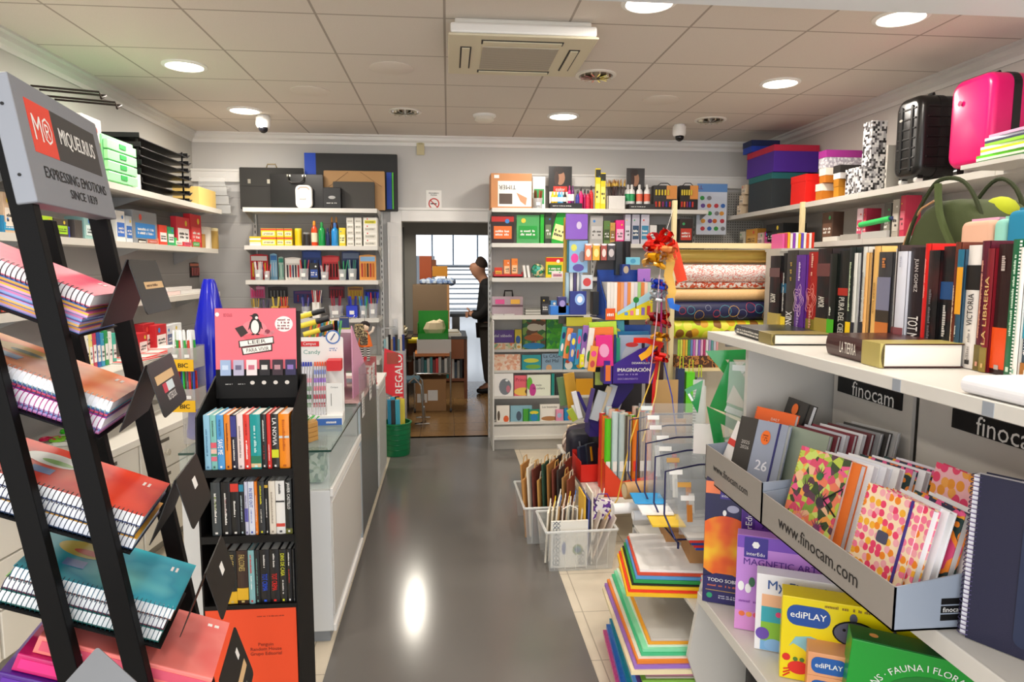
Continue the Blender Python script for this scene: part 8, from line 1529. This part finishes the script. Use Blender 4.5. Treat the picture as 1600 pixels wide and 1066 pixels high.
suitcase(3.9, 3.67, 2.62, .27, .49, '161616', 'black ribbed cabin suitcase on the top right shelf', True, True, True)
suitcase(3.46, 3.17, 2.62, .26, .48, 'e0106a', 'bright pink hard shell suitcase on the top right shelf', False, True, False)
for k in range(10):
    c = ['2a6a2a', 'e8ecd0', '5ac01c', 'f2f0e8', 'b8d81c', 'f4f2ee', '8ac82a', '3a3a5a', 'e0e4e8', 'c8a0c0'][k]
    o = G().box(0, -.3, 0, .3, .0, .013).obj('magazine', M(c, .35), mat=Matrix.Translation((2.44+.006*k, 3.02+.008*(k % 3), Z2+.0005+.0135*k)) @ Matrix.Rotation(.05*(k % 3-1), 4, 'Z'))
    tag(o, '%s magazine or folder, %s from the bottom of the pile before the pink suitcase' % (('dark green', 'cream', 'lime', 'white', 'yellow green', 'second white', 'grass green', 'slate', 'pale grey', 'pinkish')[k], ORD[k]), 'magazine')
o.location.z += 0
tag(G().box(0, 0, 0, .32, .34, .02).obj('shelf_extension', M('cbc7c0', .4), loc=(2.38, 2.7, Z2-.022)), 'pale board projecting from the top right shelf under the magazines', 'board')
# second and lower shelves
Zs = 1.802
for a, b, py, cols, l, d, nm in ((1155, 1162, 362, ['c8c4b4', 'a8a494'], 'small grey carton', .1, 'carton'), (1165, 1182, 358, ['c8903a', 'd8a85a'], 'kraft carton with flaps', .2, 'carton'), (1183, 1192, 364, ['c8a8a0', 'e0c8c0'], 'pale pink carton', .12, 'carton'), (1194, 1205, 362, ['c02a78', 'e05aa0'], 'magenta small box', .1, 'box'), (1196, 1222, 350, ['1c1c1c', '2a2a2a'], 'black wire basket', .2, 'basket'), (1283, 1300, 332, ['4a3226', '6a4a3a'], 'brown leather look photo album', .08, 'photo_album'), (1337, 1346, 326, ['e8c8d0', 'c84a6a'], 'pink framed box with strawberry', .1, 'box'), (1347, 1352, 326, ['b82a48', 'd85a70'], 'crimson side box', .1, 'box'), (1379, 1390, 318, ['4a4842', '8a867a'], 'dark photo album', .1, 'photo_album'), (1392, 1402, 312, ['a8a094', 'c8c0b4'], 'grey patterned album', .1, 'photo_album'), (1404, 1412, 306, ['c0304a', 'd86a7a'], 'red album', .1, 'photo_album')):
    pr(k_box, a, b, py, Zs, cols, l+' on the second right wall shelf', d=d, X=2.68, name=nm, cat=nm.replace('_', ' '))
M4, w_, h_ = spot('right', 1212, 1232, 358, Zs, 2.68)
for k in range(3): tag(G().lathe([(.06, 0), (.12, .02), (.125, .028), (.11, .024), (.001, .01)], seg=22).obj('plate', M(['5a7a6a', 'e8eeee', 'cfe4e8'][k], .3), mat=M4 @ Matrix.Translation((.12, .1, .026*k)), smooth=True), '%s shallow dish, %s from the bottom on the second right wall shelf' % (('green', 'white', 'pale blue')[k], ORD[k]), 'dish')
p_ = at(1370, 349, X=2.68)
t = TH('green_tube', 'bright green rolled tube lying on packets on the second right wall shelf', 'tube', mat=FR((2.68, p_.y+.17, p_.z), (0, -1, 0), (0, 0, 1))); G().cyl((0, 0, 0), (.3, 0, .02), .018, seg=14).obj('tube', M('38c868', .4), t, smooth=True); G().cyl((.3, 0, .02), (.33, 0, .022), .012, seg=10).obj('cap', M('2a3a6a', .4), t)
for k, (a, b, l, c) in enumerate(((1285, 1308, 'white', 'e0dcd2'), (1312, 1340, 'silver wrapped', 'a8a49c'), (1345, 1385, 'glossy clear wrapped', 'b8b6b2'))):
    pr(k_box, a, b, 0, Zs, [c], '%s flat packet lying on the second right wall shelf' % l, H=.03+.006*k, d=.2, X=2.66, name='flat_packet', cat='packet')
for k in range(12):
    c = ['e05a9a', 'c83a6a', 'f0b02a', 'e8e0d8', '8a3ab0', 'f4f2ee', 'e8c82a', '6a4ac0', 'f0ece8', 'e84a2a', 'f4e8e0', 'd8301c'][k]; px = 1222+4.2*k; Y = 4.6-.02*k
    a = at(px, 388, Y=4.55); tag(G().box(0, 0, 0, .016, .16, .10+.004*(k % 3)).obj('small_album', M(c, .4), loc=(a.x, 4.55, a.z)), '%s from left of the colourful upright albums behind the hardbacks' % ORD[k], 'album', 'colourful albums')
a = at(1222, 388, Y=4.55); tag(G().box(0, 0, 0, .34, .24, .02).box(0, .02, -a.z+.05, .34, .22, 0, 0).obj('album_plinth', M('b8b4ac', .5), loc=(a.x-.02, 4.52, a.z-.021)), 'grey plinth carrying the colourful albums behind the hardbacks', 'plinth')
for k in range(9):
    c = ['5a4a3a', 'c8b89a', '8a3a3a', '3a4a6a', 'd8d0c0', '6a6a5a', 'a87a4a', '4a3a4a', 'c8c8c0'][k]
    M4 = side_mat('right', (2.68, 5.6-.36*k, 1.452)); k_box(M4, .22, .2, .2, [c, 'e0dcd2'], '%s carton on the third right wall shelf, %s from the back wall' % (('brown', 'sand', 'red', 'slate', 'cream', 'olive grey', 'tan', 'plum', 'pale grey')[k], ORD[k]))
# ================================================================ green bin of rolls at the doorway
t = TH('waste_bin', 'green plastic bin filled with rolls of coloured paper by the doorway', 'bin', (-.455, 5.85, .005))
G().lathe([(.11, 0), (.115, .01), (.125, .27), (.135, .275), (.135, .285), (.12, .285), (.105, .012), (.001, .01)], seg=26).obj('bin', M('0c7a48', .35), t, smooth=True)
for k in range(5): G().lathe([(.1175+.002*k, .05+.045*k), (.1195+.002*k, .055+.045*k), (.118+.002*k, .06+.045*k)], seg=26).obj('ring', M('0a6a3e', .35), t, smooth=True)
rr = random.Random(2)
for k in range(14):
    c = ['1c1a1a', 'e8907a', 'f0a890', '2a9ab8', '3ab0d0', 'e8b84a', '5ac0d8', '3a3a3a', 'e8a088', 'd8d0c8', '48b0c8', 'f0b8a0', '2a8ab0', 'e8d44a'][k]; a = k*2.4; r = .02+.006*k
    l = ('black', 'salmon', 'peach', 'blue', 'light blue', 'ochre', 'sky blue', 'dark grey', 'coral', 'pale grey', 'aqua', 'pale peach', 'deep blue', 'yellow')[k]
    t = TH('tissue_roll', '%s tissue paper roll standing in the green bin' % l, 'paper roll', mat=FR((-.455+r*.6*cos(a), 5.85+r*.6*sin(a), .02), (1, 0, 0), (r*1.2*cos(a), r*.6*sin(a), .5)), group='tissue rolls in the bin')
    G().rbox(-.02, -.014, 0, .02, .014, .46+.03*rr.random(), .01, ax='z').obj('roll', M(c, .5), t)
    if k in (4, 6): G().box(-.014, -.016, .22, .014, -.014, .4).obj('yellow_label', M('e8e01c', .5), t); G().box(-.014, -.017, .27, .014, -.016, .33).obj('green_label', M('5ac02a', .5), t)
# red clear bag with white letters above the bin, and round tub of foil rolls
p_ = at(603, 625, Y=5.7); a = at(596, 622, Y=5.95)
t = TH('tall_roll_box', 'tall clear box with red sign and white letters standing behind the bin', 'roll box', (a.x+.01, 5.98, .005)); ht = at(615, 528, Y=5.98).z
G().box(0, 0, 0, .2, .003, ht-.12).box(0, .12, 0, .2, .123, ht-.12).box(0, 0, 0, .003, .12, ht-.12).box(.197, 0, 0, .2, .12, ht-.12).box(0, 0, 0, .2, .12, .004).obj('box', M('d8d8d8', .1, alpha=.35), t)
z0, z1 = at(605, 612, Y=5.98).z, at(605, 545, Y=5.98).z
G().prism([(.0, z0), (.18, z0-.1), (.18, z1-.06), (.02, z1)], -.004, -.001, 'y').obj('red_sign', M('e0303c', .4), t); TX(t, 'REGALO', WHITE, (.14, -.0045, (z0+z1)/2-.04), (0, 0, 1), (-1, 0, 0), width=.34, off=.015); G().box(.04, -.006, (z0+z1)/2+.05, .14, -.004, (z0+z1)/2+.15).obj('faded_print', M('a8483a', .5), t)
for k in range(9):
    c = ['8ab0b8', 'c8d0cc', '1c1c20', 'a88a6a', '28408a', '3a3a3a', '6a8a90', 'd8c8b0', '2a3a78'][k]; tag(G().cyl((0, 0, 0), (0, 0, ht-.03+.02*(k % 3)), .012, seg=8).obj('foil_roll', M(c, .3), loc=(a.x+.03+.02*k, 6.04, .012), smooth=True), '%s foil roll upright in the tall clear box, %s from left' % (('pale teal', 'silver', 'black', 'tan', 'blue', 'charcoal', 'grey teal', 'sand', 'navy')[k], ORD[k]), 'roll', 'foil rolls in the tall box')
# ================================================================ back room
t = TH('roller_shutter', 'green roller shutter on the left of the back room', 'shutter', (at(628, 420, Y=9.4).x-.35, 9.45, 0)); g = G()
for k in range(18): g.box(0, 0, .9+.055*k, .36, .02, .9+.055*k+.048)
g.obj('slats', M('1c7a52', .5), t); G().box(-.02, -.01, 0, 0, .03, 2.15).box(.36, -.01, 0, .38, .03, 2.15).obj('guide', M('4a4a46', .5), t); G().box(0, -.04, 0, .36, 0, .88).obj('lower_cabinet', M('b0b0ae', .5), t)
a = at(655, 366, Y=8.8); t = TH('wall_air_unit', 'long grey ceiling air unit in the back room', 'air conditioner', (a.x-.3, 8.7, 2.2)); G().box(0, 0, 0, .9, .5, .14).obj('casing', M('a8a49a', .5), t, bev=.01); G().box(.05, -.004, .02, .85, 0, .06).obj('outlet', M('4a4844', .6), t); G().box(.1, .1, .14, .12, .4, .3).box(.78, .1, .14, .8, .4, .3).obj('hanger', M('8a867c', .5), t)
# desk
Tx0, Tx1 = -1.7, at(730, 560, Y=8.37).x
t = TH('office_desk', 'brown wooden desk in the back room', 'desk', (Tx0, 8.3, 0)); BW = M('7a4422', .5, bump=.1, bs=20); W_ = Tx1-Tx0
G().box(0, 0, .74, W_, .8, .775).obj('desktop', M('3a3532', .4), t, bev=.003); G().box(W_-.04, .02, 0, W_-.0, .76, .74).obj('side_panel', BW, t); G().box(0, .02, 0, .04, .76, .74).obj('side_panel', BW, t); G().box(W_-.3, .0, .5, W_-.04, .02, .74).obj('drawer', M('8a4e28', .5), t); G().box(.04, .5, .2, W_-.04, .52, .74).obj('modesty_panel', BW, t); G().box(W_-.36, .02, .22, W_-.04, .5, .25).obj('lower_shelf', BW, t)
for k in range(9):
    tag(G().box(0, 0, 0, .03, .2, .2+.02*(k % 3)).obj('folder', M(['c8c8c4', '3a3a3a', '8a8a88', '2a8a8a', 'd8402a', 'e8e4dc', '4a5a6a', 'b0aca4', '2a2a2a'][k], .5), loc=(Tx1-.355+.033*k, 8.36, .2505)), 'office folder in the desk shelf, %s from left' % ORD[k], 'folder', 'folders in the desk')
tag(G().box(-.01, 0, 0, .26, .18, .2).obj('cardboard_box', CARD, loc=(Tx1-.3, 8.35, 0)), 'low cardboard box under the desk shelf', 'cardboard box')
for k in range(5): tag(G().box(0, 0, 0, .21, .28, .012).obj('paper_stack', M(['e8e4dc', 'd8cfc0', 'f0ece4', 'c8b89a', 'e0dcd2'][k], .7), loc=(Tx1-.28-.01*k, 8.34, .7755+.0125*k)), '%s paper layer on the desk, %s from the bottom' % (('white', 'greyish', 'bright white', 'tan', 'pale')[k], ORD[k]), 'paper')
a, b = at(645, 488, Y=8.6), at(702, 445, Y=8.6)
t = TH('carton', 'large worn brown carton on the desk in the back room', 'cardboard box', (a.x, 8.62, .776)); G().box(0, 0, 0, b.x-a.x, .4, b.z-.776).obj('box', M('7d6750', .85, bump=.4, bs=60), t, bev=.004); G().box(b.x-a.x-.03, -.002, 0, b.x-a.x, 0, b.z-.776).obj('edge_tape', M('b08050', .6), t)
c_ = at(683, 440, Y=8.8); G_o = G(); 
for k in range(6): G_o.sph((-.17+.07*k, 0, .03), (.06, .1, .04+.015*(k % 2)), 10)
tag(G_o.obj('cloth_heap', pat('blotch', ['5a80c0', 'c8d4e4', '8aa4d0', 'e8ecf0'], 20, .8), loc=(c_.x, 8.8, b.z+.002), smooth=True), 'crumpled blue and white cloth on the large brown carton', 'cloth')
a = at(668, 455, Y=9.3); t = TH('orange_cabinet', 'orange pigeonhole cabinet at the back of the back room', 'cabinet', (a.x-.1, 9.2, 0)); hz_ = at(668, 400, Y=9.2).z
G().box(0, 0, 0, .16, .3, hz_).obj('body', M('c0541c', .5), t)
for k in range(4): G().box(.16, .02, hz_-.14-.14*k, .22, .28, hz_-.05-.14*k).obj('pigeonhole', M('8a4a20', .5), t)
G().box(.17, 0, at(690, 432, Y=9.2).z, .37, .3, at(690, 416, Y=9.2).z).obj('yellow_box', M('ea9a1c', .5), t)
# purple machine and its lead
a = at(672, 485, Y=8.45); t = TH('tape_dispenser', 'purple tape dispenser with black reel on the desk', 'tape dispenser', (a.x, 8.42, .7765)); G().rbox(-.12, 0, 0, .05, .08, .12, .03).obj('body', M('5a4488', .5), t); G().rbox(-.02, .01, .1, .1, .07, .26, .02).obj('head', M('6a5498', .5), t); G().box(0, -.01, 0, .06, 0, .14).obj('black_front', BLACK, t); G().tube([(.1+.05*cos(x), .02, .05+.05*sin(x)) for x in [k*PI/6 for k in range(13)]], .006, 6).obj('loop', M('3a2a3a', .5), t)
for k in range(6): tag(G().box(0, 0, 0, .3+.02*(k % 2), .3, .018).obj('paper_pile', M(['d8d0c0', 'b8a888', 'e8e4d8', 'a89878', 'c8c0ac', 'f0ece2'][k], .7), loc=(-.95, 8.34, .776+.019*k)), 'layer of papers at the left of the desk, %s from the bottom' % ORD[k], 'papers', 'paper pile at the left of the desk')
# trolley with green crate
a, b = at(655, 590, Y=7.6), at(704, 590, Y=7.6); W_ = b.x-a.x
t = TH('chrome_trolley', 'chrome trolley with two shelves before the desk', 'trolley', (a.x-.05, 7.55, 0)); CH = M('c8c8ca', .15, 1); W_ += .05
zt = at(680, 552, Y=7.6).z; zm = at(680, 583, Y=7.6).z
for x in (0, W_):
    for y in (0, .4): G().cyl((x, y, .04), (x, y, zt+.02), .01, seg=8).obj('leg', CH, t, smooth=True); G().cyl((x-.012, y, .026), (x+.012, y, .026), .024, seg=12).obj('wheel', M('3a3a3a', .5), t)
G().box(0, 0, zt-.03, W_, .4, zt).obj('top_shelf', M('c8783a', .5), t); G().box(0, 0, zm-.006, W_, .4, zm).obj('lower_shelf', M('8a8a88', .4, .5), t); G().tube([(0, 0, zm), (W_, 0, zm)], .008, 6).obj('rail', CH, t)
t = TH('white_carton', 'low white carton on the trolley under the green crate', 'carton', (a.x-.02, 7.57, zt+.001)); hc = at(680, 531, Y=7.57).z-zt; G().box(0, 0, 0, W_-.02, .3, hc).obj('box', M('dcd6d0', .6), t, bev=.002)
t = TH('green_crate', 'open green carton with crumpled kraft paper on the white carton', 'carton', (a.x-.01, 7.58, zt+hc+.003)); GC = M('1a9a1c', .5); hg = at(680, 488, Y=7.58).z-zt-hc; wg = W_-.06
G().box(0, 0, 0, wg, .003, hg*.22).box(0, .25, 0, wg, .253, hg).box(0, 0, 0, .003, .25, hg*.6).box(wg-.003, 0, 0, wg, .25, hg*.6).box(0, 0, 0, wg, .25, .003).obj('carton', GC, t)
tag(G().sph((0, 0, 0), (.13, .08, .1), 9).sph((.06, .02, .02), (.07, .06, .09), 7).obj('crumpled_paper', M('d8c4a0', .8), loc=(a.x+wg*.5, 7.7, zt+hc+.11)), 'crumpled beige paper inside the green carton', 'paper')
for k in range(12):
    tag(G().box(0, 0, 0, W_/13-.002, .2, .15+.015*(k % 3)).obj('trolley_folder', M(['2a2a2a', '8a8a8a', '5a6a70', '1c6a6a', 'c8c4bc', '3a8a8a', '7a2020', 'd83028', 'b8b4ac', '4a4a4a', 'd8d4cc', '6a6660'][k], .5), loc=(a.x-.04+W_/12.4*k, 7.58, zm+.0005)), 'thin folder on the trolley shelf, %s from left' % ORD[k], 'folder', 'folders on the trolley')
a, b = at(650, 640, Y=7.73), at(697, 590, Y=7.73)
t = TH('floor_carton', 'brown cardboard box with white label on the floor under the trolley', 'cardboard box', (a.x, 7.62, 0)); G().box(0, 0, 0, b.x-a.x, .3, min(zm-.02, b.z)).obj('box', M('b08458', .8), t, bev=.002); G().box(.02, -.001, .1, .13, 0, .2).box(.14, -.001, .12, .25, 0, .24).obj('label', WHITE, t)
for (px, py, c, l, nm) in ((628, 532, 'ecd41c', 'yellow', 'yellow_tube'),):
    a = at(px, py, Y=7.9); t = TH(nm, 'yellow paper tube sticking out left of the trolley', 'tube', (a.x-.1, 7.9, a.z)); G().cyl((0, 0, 0), (.42, 0, 0), .035, seg=16).obj('tube', M(c, .5), t, smooth=True)
    G().box(.05, -.03, -a.z, .1, .03, -.03).obj('stand', M('4a4238', .6), t)
# side rack on the left with paper piles
a = at(627, 470, Y=7.6)
t = TH('side_rack', 'dark wooden rack with paper piles at the left of the back room', 'rack', (-1.25, 7.5, 0))
for z in (.35, .6, .85): G().box(0, 0, z-.02, at(650, 500, Y=7.6).x+1.2, .35, z).obj('shelf', M('4a3a2a', .6), t)
G().box(0, 0, 0, .03, .35, 1.0).box(.76, .0, 0, .79, .35, .84).obj('side', M('4a3a2a', .6), t)
for j, z in enumerate((.85, .6)):
    for k in range(5): tag(G().box(0, 0, 0, .3, .28, .02).obj('paper_pile', M(['b89a68', 'e0d8c4', 'c8a878', 'd8ccb0', '8a7858'][k], .7), loc=(-.78+.02*(k % 2), 7.53, z+.001+.021*k)), 'paper pile layer on the %s shelf of the side rack, %s from the bottom' % (('upper', 'middle')[j], ORD[k]), 'papers', 'paper piles on the side rack')
t = TH('tub_chair', 'chrome framed stool leg beside the green bin', 'stool', (-.40, 6.9, 0)); G().tube([(0, 0, .45), (.05, 0, .5), (.12, 0, .42), (.14, .0, .04), (.05, .0, .02), (.2, 0, .02)], .012, 8).tube([(0, .3, .45), (.05, .3, .5), (.12, .3, .42), (.14, .3, .04), (.05, .3, .02), (.2, .3, .02)], .012, 8).tube([(.14, 0, .2), (.14, .3, .2)], .01, 6).obj('frame', CH, t, smooth=True); G().box(-.15, .02, .44, .1, .28, .48).obj('seat', M('3a5a6a', .7), t, bev=.01)
# ================================================================ man reading in the back room
def skin(name, V, E, m, parent, sub=2, root=0):
    me = bpy.data.meshes.new(name); me.from_pydata([v[0] for v in V], E, []); me.materials.append(m)
    o = bpy.data.objects.new(name, me); COL.objects.link(o); o.parent = parent
    s_ = o.modifiers.new('skin', 'SKIN'); s_.use_smooth_shade = True; s_.branch_smoothing = .6
    for i, v in enumerate(V):
        r = v[1]; me.skin_vertices[0].data[i].radius = r if isinstance(r, tuple) else (r, r)
    me.skin_vertices[0].data[root].use_root = True
    b = o.modifiers.new('sub', 'SUBSURF'); b.levels = sub; b.render_levels = sub
    return o
SK = M('c08a6e', .55)
mp = at(758, 610, Z=.02)
t = TH('person', 'man in black jacket and dark trousers looking down in the back room', 'person', (mp.x+.03, mp.y, 0), 0)   # faces -x
# one continuous body
V = [((0, 0, .95), .09), ((0, 0, 1.12), .09), ((-.0, 0, 1.3), (.1, .1)), ((-.03, 0, 1.42), (.075, .075)), ((-.06, 0, 1.49), .075), ((-.11, 0, 1.54), .095), ((-.125, 0, 1.61), .118), ((-.115, 0, 1.68), .105),
     ((-.0, -.16, 1.37), .045), ((.02, -.21, 1.15), .05), ((-.13, -.18, 1.0), .042), ((-.24, -.1, 1.03), .032), ((-.0, .16, 1.37), .045), ((.02, .21, 1.15), .05), ((-.13, .18, 1.0), .042), ((-.24, .1, 1.03), .032),
     ((0, -.09, .86), .08), ((-.01, -.1, .5), .062), ((.02, -.1, .1), .042), ((-.12, -.1, .05), .035), ((.02, .09, .86), .095), ((.03, .1, .5), .062), ((.07, .1, .1), .042), ((-.06, .1, .05), .035)]
Ed = [(0, 1), (1, 2), (2, 3), (3, 4), (4, 5), (5, 6), (6, 7), (3, 8), (8, 9), (9, 10), (10, 11), (3, 12), (12, 13), (13, 14), (14, 15), (0, 16), (16, 17), (17, 18), (18, 19), (0, 20), (20, 21), (21, 22), (22, 23)]
body = skin('body', V, Ed, SK, t)
for s_ in (-1, 1):
    for k in range(4): skin('finger', [((-.245, s_*.095, 1.035-.016*k), .011), ((-.275, s_*.07, 1.03-.016*k), .0095), ((-.27, s_*.04, 1.028-.016*k), .008)], [(0, 1), (1, 2)], SK, body, 1)
    skin('thumb', [((-.23, s_*.1, 1.06), .013), ((-.25, s_*.08, 1.085), .0105), ((-.26, s_*.055, 1.09), .009)], [(0, 1), (1, 2)], SK, body, 1)
JK = M('141315', .85)
skin('jacket', [((0, 0, .84), (.17, .18)), ((0, 0, 1.1), (.15, .15)), ((-.0, 0, 1.3), (.165, .15)), ((-.02, 0, 1.42), (.125, .13)), ((-.01, 0, 1.5), (.095, .1)), ((-.01, -.19, 1.39), .085), ((.03, -.225, 1.15), .07), ((-.11, -.19, 1.0), .058), ((-.2, -.13, 1.02), .048), ((-.01, .19, 1.39), .085), ((.03, .225, 1.15), .07), ((-.11, .19, 1.0), .058), ((-.2, .13, 1.02), .048)],
     [(0, 1), (1, 2), (2, 3), (3, 4), (3, 5), (5, 6), (6, 7), (7, 8), (3, 9), (9, 10), (10, 11), (11, 12)], JK, t)
skin('trousers', [((.01, 0, .92), (.15, .15)), ((0, -.1, .82), .115), ((-.01, -.11, .5), .085), ((.02, -.11, .12), .068), ((.02, .1, .82), .115), ((.03, .11, .5), .085), ((.07, .11, .12), .068)], [(0, 1), (1, 2), (2, 3), (0, 4), (4, 5), (5, 6)], M('2c2622', .85), t)
for y, x in ((-.105, .02), (.105, .07)): skin('shoe', [((x+.03, y, .045), .045), ((x-.08, y, .04), .042), ((x-.17, y, .03), .032)], [(0, 1), (1, 2)], M('0f0e0e', .5), t)
skin('hair', [((-.155, 0, 1.685), .08), ((-.115, 0, 1.675), .115), ((-.085, 0, 1.63), .118), ((-.07, 0, 1.58), .09)], [(0, 1), (1, 2), (2, 3)], M('3a2a22', .9), t)
G().sph((-.212, 0, 1.6), (.018, .012, .02), 10).obj('nose', SK, body, smooth=True); G().sph((-.135, -.088, 1.62), (.022, .012, .03), 10).sph((-.135, .088, 1.62), (.022, .012, .03), 10).obj('ears', SK, body, smooth=True)
for s_ in (-1, 1): G().sph((-.2, s_*.033, 1.628), .009, 8).obj('eye', M('2a1c18', .3), body, smooth=True)
G().sph((-.185, 0, 1.562), (.012, .022, .006), 8).obj('mouth', M('8a4a40', .5), body, smooth=True)
# counter edge he stands at
t = TH('narrow_counter', 'narrow grey counter the man stands at in the back room', 'counter', (mp.x-.42, mp.y+.3, 0)); G().box(0, 0, 0, .1, .4, .96).obj('panel', M('a8a298', .5), t); G().box(-.03, -.03, .96, .3, .5, 1.0).obj('top', M('3a3a38', .4), t)
